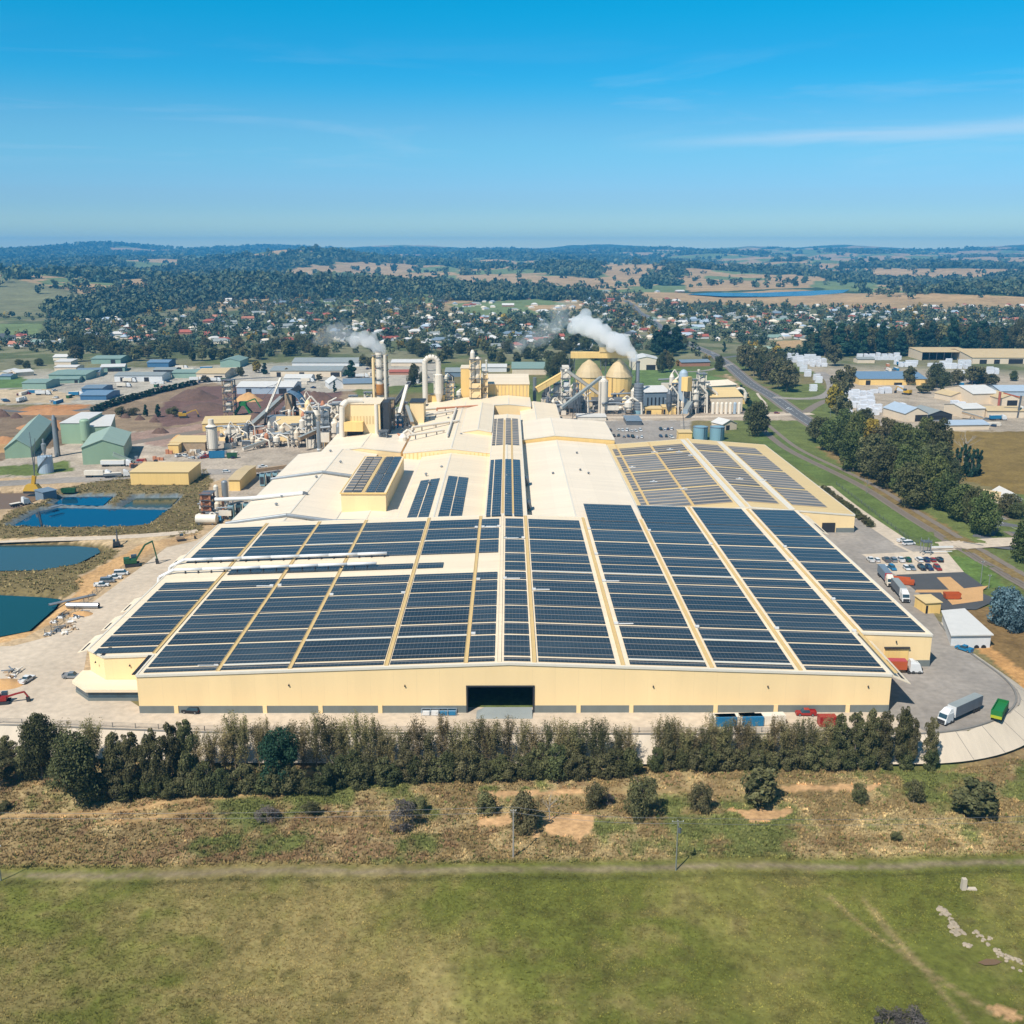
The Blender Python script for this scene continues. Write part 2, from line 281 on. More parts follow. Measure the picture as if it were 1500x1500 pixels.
pbr('asphalt', A(118, 118, 118), .9, var=.12, scale=.1, fine=.1)
pbr('dark_asphalt', A(92, 92, 92), .9, var=.15, scale=.1, fine=.1)
pbr('concrete', A(225, 208, 184, 1.5), .85, var=.12, scale=.3, streak=(1.2, .25, .25))
pbr('kerb', A(150, 146, 138), .85, var=.12, scale=.4)
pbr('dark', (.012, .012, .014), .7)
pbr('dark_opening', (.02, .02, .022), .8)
pbr('black_rubber', (.02, .02, .02), .8)
pbr('glass', (.03, .06, .08), .08, var=.3, scale=.5)
pbr('white', A(246, 246, 244, 1.5), .5, var=.05, scale=.4)
pbr('white_wrap', A(248, 250, 255, 1.4), .45, var=.08, scale=.4, rand=.06, bump=.4)
pbr('offwhite', A(236, 224, 205, 1.25), .55, var=.10, scale=.4, streak=(1, 1, .2))
pbr('galv', A(176, 182, 186), .4, metal=.35, var=.15, scale=.5, streak=(1, 1, .2))
pbr('grey_steel', A(120, 126, 132), .5, metal=.2, var=.2, scale=.5)
pbr('dark_steel', A(64, 66, 70), .6, metal=.1, var=.2, scale=.5)
pbr('sage_wall', A(150, 176, 146, 1.25), .55, var=.07, scale=.2, streak=(1, 1, .12))
pbr('sage_roof', A(186, 206, 184), .5, var=.08, scale=.3, streak=RS)
pbr('green_shed', A(142, 170, 154, 1.25), .55, var=.1, scale=.25)
pbr('green_roof', A(156, 182, 168), .55, var=.1, scale=.25)
pbr('blue_wall', A(66, 112, 150, 1.25), .5, var=.1, scale=.25)
pbr('blue_roof', A(134, 164, 190), .5, var=.1, scale=.25)
pbr('slate_roof', A(140, 160, 176), .5, var=.1, scale=.25)
pbr('ice_roof', A(206, 222, 236), .45, var=.07, scale=.3)
pbr('grey_roof', A(176, 182, 178), .5, var=.1, scale=.25)
pbr('white_roof', A(238, 234, 226, 1.5), .5, var=.08, scale=.25)
pbr('tan_wall', A(232, 212, 184, 1.25), .6, var=.08, scale=.2)
pbr('tan_roof', A(238, 210, 160), .6, var=.1, scale=.2)
pbr('red_roof', A(190, 104, 84), .7, var=.15, scale=.3, rand=.2)
pbr('terra_roof', A(214, 140, 110), .7, var=.15, scale=.3, rand=.15)
pbr('dark_roof', A(104, 108, 112), .6, var=.15, scale=.3, rand=.25)
pbr('cream_house', A(240, 224, 200, 1.25), .7, var=.08, scale=.3, rand=.15)
pbr('brick_house', A(176, 126, 100, 1.25), .8, var=.12, scale=.6, rand=.15)
pbr('teal_tank', A(132, 170, 182, 1.25), .5, var=.08, scale=.3, streak=(1, 1, .15))
pbr('bluewhite_tank', A(196, 214, 228), .5, var=.08, scale=.4)
pbr('rust', A(196, 130, 92, 1.25), .75, var=.2, scale=.6)
pbr('orange', A(222, 104, 50), .55, var=.1, scale=.4)
pbr('orange_rust', A(222, 150, 70), .6, var=.15, scale=.5)
pbr('red', A(180, 44, 40), .4, var=.06)
pbr('pink_red', A(214, 84, 96), .5, var=.06)
pbr('green_paint', A(40, 140, 66), .5, var=.1)
pbr('dkgreen_paint', A(44, 104, 62), .5, var=.1)
pbr('lime', A(206, 214, 50), .5, var=.06)
pbr('blue_paint', A(40, 140, 190), .5, var=.06)
pbr('navy', A(34, 56, 104), .35, var=.06)
pbr('black_paint', A(36, 38, 42), .35, var=.06)
pbr('silver', A(190, 194, 198), .3, metal=.4, var=.05)
pbr('grey_curtain', A(128, 134, 142), .6, var=.12, scale=.6, streak=(1, 1, .2))
pbr('yellow_paint', A(236, 186, 50), .5, var=.08)
pbr('bark', A(122, 94, 80, 1.75), .95, var=.3, scale=.12, fine=.25)
pbr('sawdust', A(238, 186, 124), .95, var=.12, scale=.2, fine=.1)
pbr('soil', A(206, 150, 100), .95, var=.2, scale=.2, fine=.15)
pbr('timber', A(206, 176, 140), .85, var=.2, scale=.5)
pbr('rock', A(196, 178, 152), .9, var=.2, scale=.8)
pbr('trunk', A(168, 150, 128), .9, var=.25, scale=1.2)
pbr('dead_wood', A(196, 186, 172), .9, var=.15, scale=1.2)
pbr('pole_wood', A(150, 152, 140), .9, var=.15, scale=1.2)
pbr('wire', A(120, 122, 124), .6)
pbr('rail_steel', A(136, 122, 110), .5, metal=.3)
pbr('ballast', A(150, 136, 120), .95, var=.15, scale=.4, fine=.2)
pbr('line_paint', A(235, 235, 230), .8, var=.1, scale=.5)
pbr('liner', A(122, 134, 138), .6, var=.15, scale=.2)
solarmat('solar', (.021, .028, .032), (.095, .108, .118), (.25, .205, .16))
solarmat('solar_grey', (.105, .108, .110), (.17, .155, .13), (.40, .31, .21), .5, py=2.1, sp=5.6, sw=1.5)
watermat('water_blue', (.002, .045, .10)); watermat('water_grey', (.035, .075, .08), .1); watermat('water_teal', (.004, .05, .05))
watermat('water_green', (.03, .045, .025), .12); watermat('water_lake', (.004, .06, .13), .2); watermat('water_mud', (.16, .10, .055), .45)
groundmat()
foliage('leaf_dark', (0.050, 0.060, 0.022), (0.130, 0.138, 0.052))
foliage('leaf_olive', (0.075, 0.076, 0.028), (0.180, 0.168, 0.074))
foliage('leaf_brown', (0.135, 0.118, 0.046), (0.310, 0.262, 0.120))
foliage('leaf_green', (0.046, 0.068, 0.020), (0.140, 0.162, 0.048))
foliage('leaf_pine', (0.012, 0.038, 0.023), (0.032, 0.075, 0.041))
foliage('leaf_blue', (0.058, 0.109, 0.123), (0.152, 0.232, 0.254))
foliage('leaf_gold', (0.160, 0.123, 0.017), (0.348, 0.246, 0.043))
foliage('leaf_grey', (0.087, 0.075, 0.064), (0.189, 0.162, 0.145))
attrfol('far_leaf'); attrfol('tuft')
# ------------------------------------------------------------------ builders
class MB:
    def __init__(s): s.v = []; s.f = []; s.m = []
    def add(s, vs, fs, m=0):
        o = len(s.v); s.v += [tuple(v) for v in vs]; s.f += [tuple(i+o for i in f) for f in fs]; s.m += [m]*len(fs)
        return s
    def box(s, x0, x1, y0, y1, z0, z1, m=0):
        return s.add([(x0, y0, z0), (x1, y0, z0), (x1, y1, z0), (x0, y1, z0), (x0, y0, z1), (x1, y0, z1), (x1, y1, z1), (x0, y1, z1)],
                     [(3, 2, 1, 0), (4, 5, 6, 7), (0, 1, 5, 4), (1, 2, 6, 5), (2, 3, 7, 6), (3, 0, 4, 7)], m)
    def hexa(s, b, t, m=0):                 # bottom quad, top quad (same order, counter-clockwise from above)
        return s.add(list(b)+list(t), [(3, 2, 1, 0), (4, 5, 6, 7), (0, 1, 5, 4), (1, 2, 6, 5), (2, 3, 7, 6), (3, 0, 4, 7)], m)
    def prism(s, poly, z0, z1, m=0):
        n = len(poly); b = [(p[0], p[1], z0) for p in poly]; t = [(p[0], p[1], z1) for p in poly]
        return s.add(b+t, [tuple(range(n-1, -1, -1)), tuple(range(n, 2*n))]+[(i, (i+1) % n, n+(i+1) % n, n+i) for i in range(n)], m)
    def beam(s, p, q, w, h=None, m=0):      # rectangular bar from p to q
        h = h or w; p, q = Vector(p), Vector(q); d = (q-p).normalized(); u = Vector((0, 0, 1))
        if abs(d.z) > .98: u = Vector((0, 1, 0))
        a = d.cross(u).normalized()*w/2; c = a.cross(d).normalized()*h/2
        if c.z < 0: c = -c
        return s.hexa([p-a-c, p+a-c, q+a-c, q-a-c], [p-a+c, p+a+c, q+a+c, q-a+c], m)
    def cyl(s, p, q, r0, r1=None, n=12, m=0, cap=True):
        r1 = r0 if r1 is None else r1; p, q = Vector(p), Vector(q); d = (q-p).normalized(); u = Vector((0, 0, 1)) if abs(d.z) < .9 else Vector((1, 0, 0))
        a = d.cross(u).normalized(); b = d.cross(a)
        vs = []
        for c, r in ((p, r0), (q, r1)):
            for i in range(n):
                t = 6.28319*i/n; vs.append(c+(a*math.cos(t)+b*math.sin(t))*r)
        fs = [(i, n+i, n+(i+1) % n, (i+1) % n) for i in range(n)]
        if cap: fs += [tuple(range(n)), tuple(range(2*n-1, n-1, -1))]
        return s.add(vs, fs, m)
    def tube(s, pts, r, n=10, m=0):
        for i in range(len(pts)-1): s.cyl(pts[i], pts[i+1], r, r, n, m)
        return s
    def lathe(s, c, prof, n=20, m=0):       # prof: (radius, z) from the bottom up
        vs = []; fs = []
        for r, z in prof:
            for i in range(n):
                t = 6.28319*i/n; vs.append((c[0]+r*math.cos(t), c[1]+r*math.sin(t), c[2]+z))
        for k in range(len(prof)-1):
            for i in range(n): fs.append((k*n+i, k*n+(i+1) % n, (k+1)*n+(i+1) % n, (k+1)*n+i))
        fs += [tuple(range(n-1, -1, -1)), tuple(range((len(prof)-1)*n, len(prof)*n))]
        return s.add(vs, fs, m)
    def build(s, name, mats, parent=None, smooth=False, world=True):
        me = bpy.data.meshes.new(name); v = np.array(s.v, float).reshape(-1, 3)
        if parent is not None and world:
            r = parent
            while r.parent: r = r.parent
            v = v-np.array(r.location)
        me.from_pydata(v.tolist(), [], s.f)
        if isinstance(mats, str): mats = [mats]
        for x in mats: me.materials.append(MATS[x])
        if len(mats) > 1: me.polygons.foreach_set('material_index', s.m)
        if smooth: me.polygons.foreach_set('use_smooth', [True]*len(me.polygons))
        me.update(); o = bpy.data.objects.new(name, me); COL.objects.link(o)
        if parent is not None: o.parent = parent
        return o
def tag(o, label, cat, group=None, kind=None):
    o['label'] = label; o['category'] = cat
    if group: o['group'] = group
    if kind: o['kind'] = kind
    return o
def thing(name, label, cat, loc=(0, 0, 0), rz=0., group=None):
    o = bpy.data.objects.new(name, None); COL.objects.link(o); o.location = loc; o.rotation_euler = (0, 0, rz); o.empty_display_size = .5
    return tag(o, label, cat, group)
def struct(o, kind='structure'):
    o['kind'] = kind; return o
def dup(root, loc, rz=0., label=None, group=None, scale=None):
    r = root.copy(); COL.objects.link(r); r.location = loc; r.rotation_euler = (0, 0, rz)
    if label: r['label'] = label
    if group: r['group'] = group
    if scale is not None: r.scale = scale
    for ch in root.children:
        c = ch.copy(); COL.objects.link(c); c.parent = r
        for g in ch.children:
            d = g.copy(); COL.objects.link(d); d.parent = c
    return r
ONES = 'first second third fourth fifth sixth seventh eighth ninth tenth eleventh twelfth thirteenth fourteenth fifteenth sixteenth seventeenth eighteenth nineteenth'.split()
TENS = {2: ('twenty', 'twentieth'), 3: ('thirty', 'thirtieth'), 4: ('forty', 'fortieth'), 5: ('fifty', 'fiftieth'), 6: ('sixty', 'sixtieth'), 7: ('seventy', 'seventieth')}
def ordi(n):
    if n < 20: return ONES[n-1]
    t, u = divmod(n, 10); return TENS[t][1] if u == 0 else TENS[t][0]+'-'+ONES[u-1]
def npmesh(name, v, f, mats, col=None, smooth=False, parent=None):
    """mesh from numpy arrays; f is (n,3) or (n,4); col is a per-vertex RGB attribute."""
    me = bpy.data.meshes.new(name); v = np.asarray(v, np.float32); f = np.asarray(f, np.int32); k = f.shape[1]
    me.vertices.add(len(v)); me.vertices.foreach_set('co', v.ravel())
    me.loops.add(f.size); me.loops.foreach_set('vertex_index', f.ravel())
    me.polygons.add(len(f)); me.polygons.foreach_set('loop_start', np.arange(0, f.size, k, dtype=np.int32))
    if smooth: me.polygons.foreach_set('use_smooth', np.ones(len(f), bool))
    for x in ([mats] if isinstance(mats, str) else mats): me.materials.append(MATS[x])
    if col is not None:
        at_ = me.attributes.new('col', 'FLOAT_COLOR', 'POINT'); c = np.ones((len(v), 4), np.float32); c[:, :3] = col; at_.data.foreach_set('color', c.ravel())
    me.update(calc_edges=True); me.validate()
    o = bpy.data.objects.new(name, me); COL.objects.link(o)
    if parent is not None: o.parent = parent
    return o
# ------------------------------------------------------------------ ground
def vnoise(x, y, s, seed=0):
    x = np.asarray(x, float)/s+seed*17.3; y = np.asarray(y, float)/s-seed*9.1
    ix, iy = np.floor(x), np.floor(y); fx, fy = x-ix, y-iy; fx = fx*fx*(3-2*fx); fy = fy*fy*(3-2*fy)
    def h(a, b):
        v = np.sin(a*127.1+b*311.7+seed*53.7)*43758.5453; return v-np.floor(v)
    return (h(ix, iy)*(1-fx)+h(ix+1, iy)*fx)*(1-fy)+(h(ix, iy+1)*(1-fx)+h(ix+1, iy+1)*fx)*fy
def fnoise(x, y, s, seed=0, o=4):
    t = 0; a = 1; w = 0
    for i in range(o): t = t+a*vnoise(x, y, s, seed+i); w += a; a *= .55; s *= .48
    return t/w
SANDY = [[(795, 1200), (815, 1194), (868, 1192), (872, 1203), (866, 1222), (850, 1229), (846, 1240), (838, 1226), (800, 1222)],
         [(700, 1200), (745, 1194), (765, 1203), (735, 1212), (700, 1210)], [(780, 1216), (792, 1216), (790, 1228), (780, 1228)],
         [(1068, 1186), (1160, 1184), (1166, 1190), (1130, 1204), (1100, 1204), (1085, 1192)], [(1440, 1476), (1470, 1470), (1498, 1486), (1500, 1500), (1470, 1490)],
         [(700, 1160), (860, 1155), (860, 1163), (720, 1168)], [(1140, 1150), (1290, 1150), (1280, 1158), (1150, 1160)]]
ERODE = [(1428, 948), (1442, 942), (1475, 965), (1520, 1000), (1520, 1030), (1490, 1003), (1462, 975)]
DIRT = ((172, 148, 120), 3, [(-300, 590), (60, 596), (140, 588), (300, 556), (520, 556), (520, 640), (90, 662), (-300, 700)])
REG = [DIRT, # (colour, edge noise px, polygon in the photo) for the level ground between the meadow and the town
 ((216, 186, 146), 2, [(-300, 700), (330, 690), (400, 690), (330, 770), (180, 960), (130, 1070), (-300, 1075)]),
 ((206, 190, 170), 2, [(90, 640), (520, 610), (520, 660), (345, 770), (330, 700), (280, 715), (190, 715), (60, 700), (-300, 700), (-300, 670)]),
 ((138, 122, 84), 3, [(-300, 748), (0, 762), (15, 748), (60, 735), (90, 716), (180, 696), (300, 686), (312, 705), (300, 725), (322, 740), (290, 785), (215, 786), (160, 785), (60, 790), (-300, 792)]),
 ((228, 198, 154), 1, [(-300, 794), (0, 789), (160, 784), (262, 779), (230, 795), (150, 800), (-300, 799)]),
 ((226, 186, 136), 2, [(200, 800), (270, 782), (300, 780), (240, 802), (180, 830)]),
 ((140, 124, 84), 3, [(-300, 793), (100, 794), (150, 799), (178, 806), (152, 826), (112, 845), (128, 852), (112, 868), (84, 878), (-300, 874)]),
 ((230, 184, 128), 2, [(110, 850), (205, 798), (225, 802), (190, 822), (105, 895), (40, 933), (0, 942), (-300, 955), (-300, 934), (20, 930), (82, 890), (120, 862)]),
 ((122, 136, 74), 2, [(-80, 682), (0, 684), (100, 675), (110, 690), (40, 697), (-80, 694)]),
 ((190, 160, 142), 2, [(150, 640), (300, 620), (420, 605), (420, 630), (300, 640), (240, 655)]),
 ((134, 104, 94), 2, [(225, 612), (240, 590), (290, 566), (500, 562), (500, 600), (420, 612), (330, 612), (240, 626)]),
 ((150, 128, 104), 3, [(-300, 606), (60, 603), (130, 622), (110, 648), (-60, 690), (-300, 700)]),
 ((214, 152, 98), 1, [(20, 604), (45, 594), (138, 592), (110, 602), (60, 606)]), ((220, 176, 122), 2, [(-60, 640), (30, 640), (20, 662), (-60, 668)]),
 ((206, 196, 178), 2, [(-300, 548), (300, 536), (640, 520), (640, 560), (480, 575), (290, 560), (140, 592), (-300, 594)]),
 ((224, 200, 164), 1, [(-300, 574), (70, 570), (115, 580), (100, 590), (-300, 592)]),
 ((112, 140, 82), 2, [(-300, 553), (30, 552), (80, 566), (30, 570), (-300, 568)]), ((112, 152, 78), 1, [(90, 512), (128, 506), (128, 526), (86, 530)]),
 ((150, 128, 96), 2, [(-100, 515), (70, 512), (70, 526), (-100, 530)]),
 ((122, 132, 74), 2, [(990, 585), (1200, 560), (1560, 900), (1560, 960), (1380, 900), (1240, 745)]),
 ((150, 128, 84), 3, [(1200, 655), (1230, 655), (1345, 745), (1420, 790), (1560, 880), (1560, 910), (1440, 820), (1330, 757)]),
 ((112, 136, 70), 2, [(1385, 815), (1440, 818), (1470, 860), (1425, 865)]),
 ((114, 132, 72), 2, [(1100, 640), (1150, 640), (1300, 740), (1390, 800), (1320, 790), (1200, 705)]),
 ((150, 126, 72), 3, [(1380, 650), (1395, 632), (1620, 626), (1620, 735), (1480, 722), (1400, 700)]),
 ((200, 184, 162), 2, [(1160, 530), (1200, 522), (1620, 520), (1620, 632), (1390, 632), (1240, 620), (1225, 560)]),
 ((176, 146, 106), 1, [(1125, 500), (1175, 500), (1170, 510), (1130, 513)]),
 ((196, 186, 172), 1, [(770, 598), (1010, 598), (1010, 660), (770, 660)]), ((200, 182, 160), 1, [(800, 603), (1180, 603), (1180, 616), (800, 616)]),
 ((116, 140, 80), 1, [(800, 545), (1000, 540), (1085, 560), (1085, 575), (960, 570), (800, 575)]),
 ((206, 176, 138), 1, [(1060, 545), (1075, 556), (1098, 580), (1085, 580), (1068, 560)]),
 ((150, 122, 80), 3, [(1400, 900), (1425, 890), (1620, 900), (1620, 1060), (1500, 1010)]), ((212, 162, 104), 2, ERODE),
]
FAR = [   # paddocks, woods and fields of the far country
 ('tan', [(610, 408), (700, 403), (760, 402), (900, 408), (906, 419), (760, 424), (660, 420)]), ('green', [(608, 408), (668, 403), (672, 420), (650, 419)]),
 ('tan', [(870, 384), (985, 390), (1005, 402), (985, 412), (905, 410), (880, 398)]), ('tan', [(985, 398), (1200, 405), (1230, 420), (1010, 428)]),
 ('tan', [(880, 428), (1000, 430), (1230, 433), (1370, 430), (1520, 436), (1520, 458), (1300, 455), (1200, 452), (960, 442)]),
 ('green', [(1190, 412), (1290, 414), (1275, 424), (1185, 421)]), ('green', [(1030, 404), (1130, 408), (1110, 412), (1030, 409)]),
 ('tan', [(1265, 392), (1520, 393), (1520, 412), (1280, 410)]), ('tan', [(1200, 386), (1260, 388), (1255, 398), (1200, 396)]),
 ('wood', [(1230, 388), (1520, 388), (1520, 394), (1230, 393)]), ('wood', [(1225, 398), (1275, 402), (1277, 412), (1230, 409)]),
 ('wood', [(1375, 424), (1440, 410), (1520, 400), (1520, 436), (1410, 432)]), ('wood', [(940, 410), (985, 407), (985, 416), (942, 418)]), ('wood', [(970, 397), (1000, 398), (1000, 407), (972, 406)]),
 ('wood', [(790, 380), (870, 384), (885, 400), (870, 408), (800, 402)]),
 ('tan', [(505, 390), (545, 387), (560, 395), (580, 402), (545, 413), (520, 405)]), ('tan', [(585, 373), (592, 373), (598, 392), (590, 392)]), ('tan', [(440, 384), (480, 391), (478, 396), (455, 390)]),
 ('tan', [(735, 386), (790, 384), (785, 392), (740, 393)]), ('green', [(690, 398), (800, 394), (800, 400), (700, 402)]),
 ('bare', [(-200, 405), (0, 405), (90, 422), (150, 440), (110, 462), (60, 470), (-200, 470)]), ('tan', [(100, 421), (150, 417), (180, 426), (150, 434), (120, 430)]),
 ('tan', [(112, 405), (128, 407), (126, 417), (112, 414)]), ('tan', [(155, 412), (205, 408), (240, 414), (200, 416)]), ('green', [(120, 400), (160, 386), (250, 386), (225, 394), (180, 398)]),
 ('green', [(0, 396), (75, 398), (70, 404), (0, 402)]), ('green', [(268, 376), (305, 374), (300, 382), (272, 384)]), ('tan', [(230, 400), (262, 400), (262, 406), (230, 405)]),
 ('wood', [(-100, 388), (60, 378), (160, 378), (200, 392), (120, 400), (-100, 392)]),
 ('green', [(655, 445), (790, 438), (830, 445), (800, 460), (690, 462)]), ('green', [(200, 445), (245, 450), (240, 458), (205, 456)]), ('green', [(-60, 474), (60, 474), (58, 490), (-60, 492)]),
 ('tan', [(1130, 500), (1176, 498), (1172, 509), (1130, 511)]), ('tan', [(770, 448), (850, 446), (850, 452), (780, 456)]),
]
FC = {'tan': A(206, 172, 126), 'green': A(134, 150, 98), 'wood': A(66, 84, 58, 1.4), 'bare': A(146, 144, 104)}
def far_class(px, py, x, y):
    """0 wood, 1 tan, 2 green, 3 bare: the far land cover."""
    n = fnoise(x, y, 620, 3, 4); m = fnoise(x, y, 260, 11, 3)
    right = sstep(820, 960, px)
    th = .51-.14*right+np.where(py < 372, .10, 0)
    c = np.where(n > th, np.where(m > .56, 2, 1), 0)
    ex = (fnoise(x, y, 120, 5, 3)-.5)*np.clip((py-360)*.10, .5, 6); ey = (fnoise(x, y, 90, 8, 3)-.5)*np.clip((py-360)*.05, .2, 3)
    for k, P in FAR:
        c = np.where(inpoly(px+ex, py+ey, P), {'wood': 0, 'tan': 1, 'green': 2, 'bare': 3}[k], c)
    return c
def ground_cols(x, y, z):
    px, py, w = proj(x, y, z); D = np.hypot(x, y); n = len(x)
    c = np.zeros((n, 3))
    mixc = lambda a, b, t: np.asarray(a)*(1-t[:, None])+np.asarray(b)*t[:, None]
    n1 = fnoise(x, y, 28, 1); n2 = fnoise(x, y, 7, 2); n3 = fnoise(x, y, 2.6, 4, 2); n4 = fnoise(x, y, 60, 9, 3)
    # meadow
    me = mixc(A(122, 126, 58), A(144, 140, 74), sstep(.36, .62, n1)); me = mixc(me, A(176, 156, 104), sstep(.42, .68, n4*.5+n2*.3+n3*.2)*.8)
    me = mixc(me, A(104, 102, 52), sstep(.58, .75, n3)*.5)
    # rough grass strip
    ro = mixc(A(156, 134, 92), A(200, 176, 128), sstep(.38, .62, n2)); ro = mixc(ro, A(140, 110, 80), sstep(.47, .62, n3*.35+n2*.3+n4*.35)*.75); ro = mixc(ro, A(112, 124, 64), sstep(.48, .58, n1*.55+n2*.45)*.85)
    yt = 187.5+.018*x+(fnoise(x, 0*x, 40, 7, 2)-.5)*1.6
    c = mixc(me, ro, sstep(-1.5, 1.5, y-yt-3)); tr = np.exp(-((y-yt)/.95)**2)
    c = mixc(c, A(166, 148, 120), tr*np.where(n2 > .35, .85, .45)); c = mixc(c, A(90, 92, 48), np.exp(-((y-yt+3.1)/.8)**2)*.6)
    # faint lane up by the windbreak and wheel tracks over the meadow
    for P, wd, col, am in (([(0, 1198), (120, 1192), (200, 1183), (280, 1172), (420, 1160)], 1.4, (214, 176, 124), .95), ([(150, 1207), (230, 1198), (300, 1186)], 1.0, (216, 176, 122), .9), ([(1215, 1310), (1250, 1345), (1290, 1375), (1340, 1410), (1400, 1450), (1470, 1492)], .5, (190, 164, 118), .75),
                           ([(1265, 1315), (1300, 1365), (1330, 1395), (1345, 1410), (1385, 1460), (1420, 1500)], .5, (188, 164, 118), .7), ([(1280, 1330), (1312, 1372), (1338, 1408), (1360, 1425)], .45, (188, 164, 118), .65),
                           ([(190, 1445), (270, 1456), (310, 1462), (420, 1468)], .6, (168, 148, 100), .6), ([(780, 1468), (1000, 1466)], .35, (160, 144, 90), .5), ([(760, 1163), (900, 1160), (1100, 1160), (1290, 1156)], .9, (190, 156, 106), .5)):
        d = pdist(x, y, W2(P, -5), False); c = mixc(c, A(*col), np.exp(-(d/wd)**2)*am*(.5+n2*.8).clip(0, 1))
    for P in SANDY:
        ins = inpoly(px+(n2-.5)*14, py+(n3-.5)*8, P); c[ins] = np.array(A(232, 186, 134))*(.85+.3*n3[ins, None])
    # level ground
    lv = D*0 + (y > 241)
    base = mixc(A(116, 128, 72), A(146, 134, 92), sstep(.42, .6, n4)); c = np.where((lv > 0)[:, None], base, c)
    for col, en, P in REG:
        ins = inpoly(px+(n2-.5)*en*3.2+(n1-.5)*en*2, py+(n3-.5)*en*1.6+(n2-.5)*en, P) & (y > 241) & (D < 1150)
        c[ins] = np.array(A(*col))*(.80+.40*n2[ins, None])*(.9+.2*n3[ins, None])
    for k, (P, wz) in WATER.items():
        near = (y > 255) & (y < 640) & (x < -110); i = np.nonzero(near)[0]; d = pdist(x[i], y[i], P); ins = inpoly(x[i], y[i], P)
        lined = k in ('lined', 'inlet', 'settle'); sel = i[(d < (2.6 if lined else 1.0)) | ins]
        c[sel] = A(128, 138, 140) if lined else A(98, 88, 62)
    # far country
    fk = far_class(px, py, x, y); fc = np.array([FC['wood'], FC['tan'], FC['green'], FC['bare']])[fk]
    fc = fc*(.8+.4*fnoise(x, y, 45, 6, 3))[:, None]
    town = mixc(A(112, 120, 80), A(150, 146, 112), sstep(.45, .6, fnoise(x, y, 50, 13, 3)))
    t = sstep(1700, 2500, D+400*(fnoise(x, y, 300, 15, 2)-.5))
    fk2 = inpoly(px, py, FAR[-5][1]) | inpoly(px, py, FAR[-4][1]) | inpoly(px, py, FAR[-3][1]) | inpoly(px, py, FAR[-2][1]) | inpoly(px, py, FAR[-1][1])
    t = np.where(fk2 & (D > 1100), 1, t)
    g = mixc(town, np.zeros(3), t*0)*(1-t)[:, None]+fc*t[:, None]
    m = sstep(1050, 1200, D); c = c*(1-m)[:, None]+g*m[:, None]
    return c
def fan(d0, d1, na, step, a0, a1):
    ds = [d0]
    while ds[-1] < d1: ds.append(ds[-1]+step(ds[-1]))
    ds = np.array(ds); an = np.linspace(a0, a1, na)
    Dg, Ag = np.meshgrid(ds, an, indexing='ij'); x = (Dg*np.sin(Ag)).ravel(); y = (Dg*np.cos(Ag)).ravel(); z = H(x, y)
    i = np.arange((len(ds)-1)*na).reshape(len(ds)-1, na)[:, :-1].ravel()
    return x, y, z, np.stack([i, i+1, i+na+1, i+na], -1)[:, ::-1]
x, y, z, f = fan(95, 15000, 500, lambda d: max(1.15, d*.0042), R(-47), R(47))
gc = ground_cols(x, y, z)
struct(npmesh('ground', np.stack([x, y, z], -1), f[:, ::-1], 'ground', gc, smooth=True))
# a skirt behind and to the sides so that the land also runs on outside the view
x, y, z, f = fan(95, 15000, 60, lambda d: max(40, d*.2), R(46.9), R(313.1)); z = np.full(x.shape, -7.0)
struct(npmesh('ground', np.stack([x, y, z], -1), f[:, ::-1], 'ground', np.tile(A(120, 126, 66), (len(x), 1))))
x = np.array([0]+[95.3*math.sin(t) for t in np.linspace(0, 6.28318, 33)[:-1]]); y = np.array([0]+[95.3*math.cos(t) for t in np.linspace(0, 6.28318, 33)[:-1]])
struct(npmesh('ground', np.stack([x, y, x*0-5.6], -1), np.array([(0, 1+(i+1) % 32, 1+i) for i in range(32)]), 'ground', np.tile(A(120, 126, 66), (len(x), 1))))
# ------------------------------------------------------------------ water
WM = {'lined': 'water_blue', 'inlet': 'water_blue', 'settle': 'water_green', 'grey': 'water_grey', 'teal': 'water_teal', 'basin': 'water_mud'}
for k, (P, wz) in WATER.items():
    cx = sum(p[0] for p in P)/len(P); cy = sum(p[1] for p in P)/len(P)
    b = MB(); Q = [(cx+(p[0]-cx)*1.012, cy+(p[1]-cy)*1.012, wz) for p in P]; b.add(Q, [tuple(range(len(Q)-1, -1, -1))])
    o = b.build('pond_water', WM[k])
    if o.data.polygons[0].normal.z < 0: o.data.flip_normals()
    struct(o)
zl = 3.0
Q = [G(px, py, zl) for px, py in LAKE]; b = MB(); b.add([(q[0], q[1], zl) for q in Q], [tuple(range(len(Q)))]); o = b.build('lake_water', 'water_lake')
if o.data.polygons[0].normal.z < 0: o.data.flip_normals()
struct(o)
# ------------------------------------------------------------------ paved yards, roads, railway
def sheet(name, pts, zz, mat, kind='structure'):
    b = MB(); b.add([(p[0], p[1], zz) for p in pts], [tuple(range(len(pts)))]); o = b.build(name, mat)
    if o.data.polygons[0].normal.z < 0: o.data.flip_normals()
    return struct(o)
PE = PADEDGE
i9 = [i for i, p in enumerate(PADPX) if p[0] == 1367][0]
sheet('yard_paving', PE[:i9+1]+W2([(1300, 1046), (1290, 1036), (205, 1036), (150, 1000), (118, 1012), (128, 952), (330, 762), (288, 792), (244, 802), (205, 832), (150, 872), (100, 907), (75, 932), (20, 946), (-100, 952), (-260, 990)]), .03, 'concrete_yard')
sheet('yard_paving', PE[i9:]+W2([(1350, 872), (1312, 838), (1262, 812), (1385, 806), (1330, 797), (1312, 792), (1262, 757), (1210, 716), (1190, 716), (1160, 780), (1220, 850), (1330, 960), (1290, 975), (1290, 1036), (1300, 1046)]), .034, 'grey_yard')
sheet('car_park_paving', W2([(1262, 812), (1385, 806), (1412, 838), (1312, 842)]), .045, 'concrete_yard')
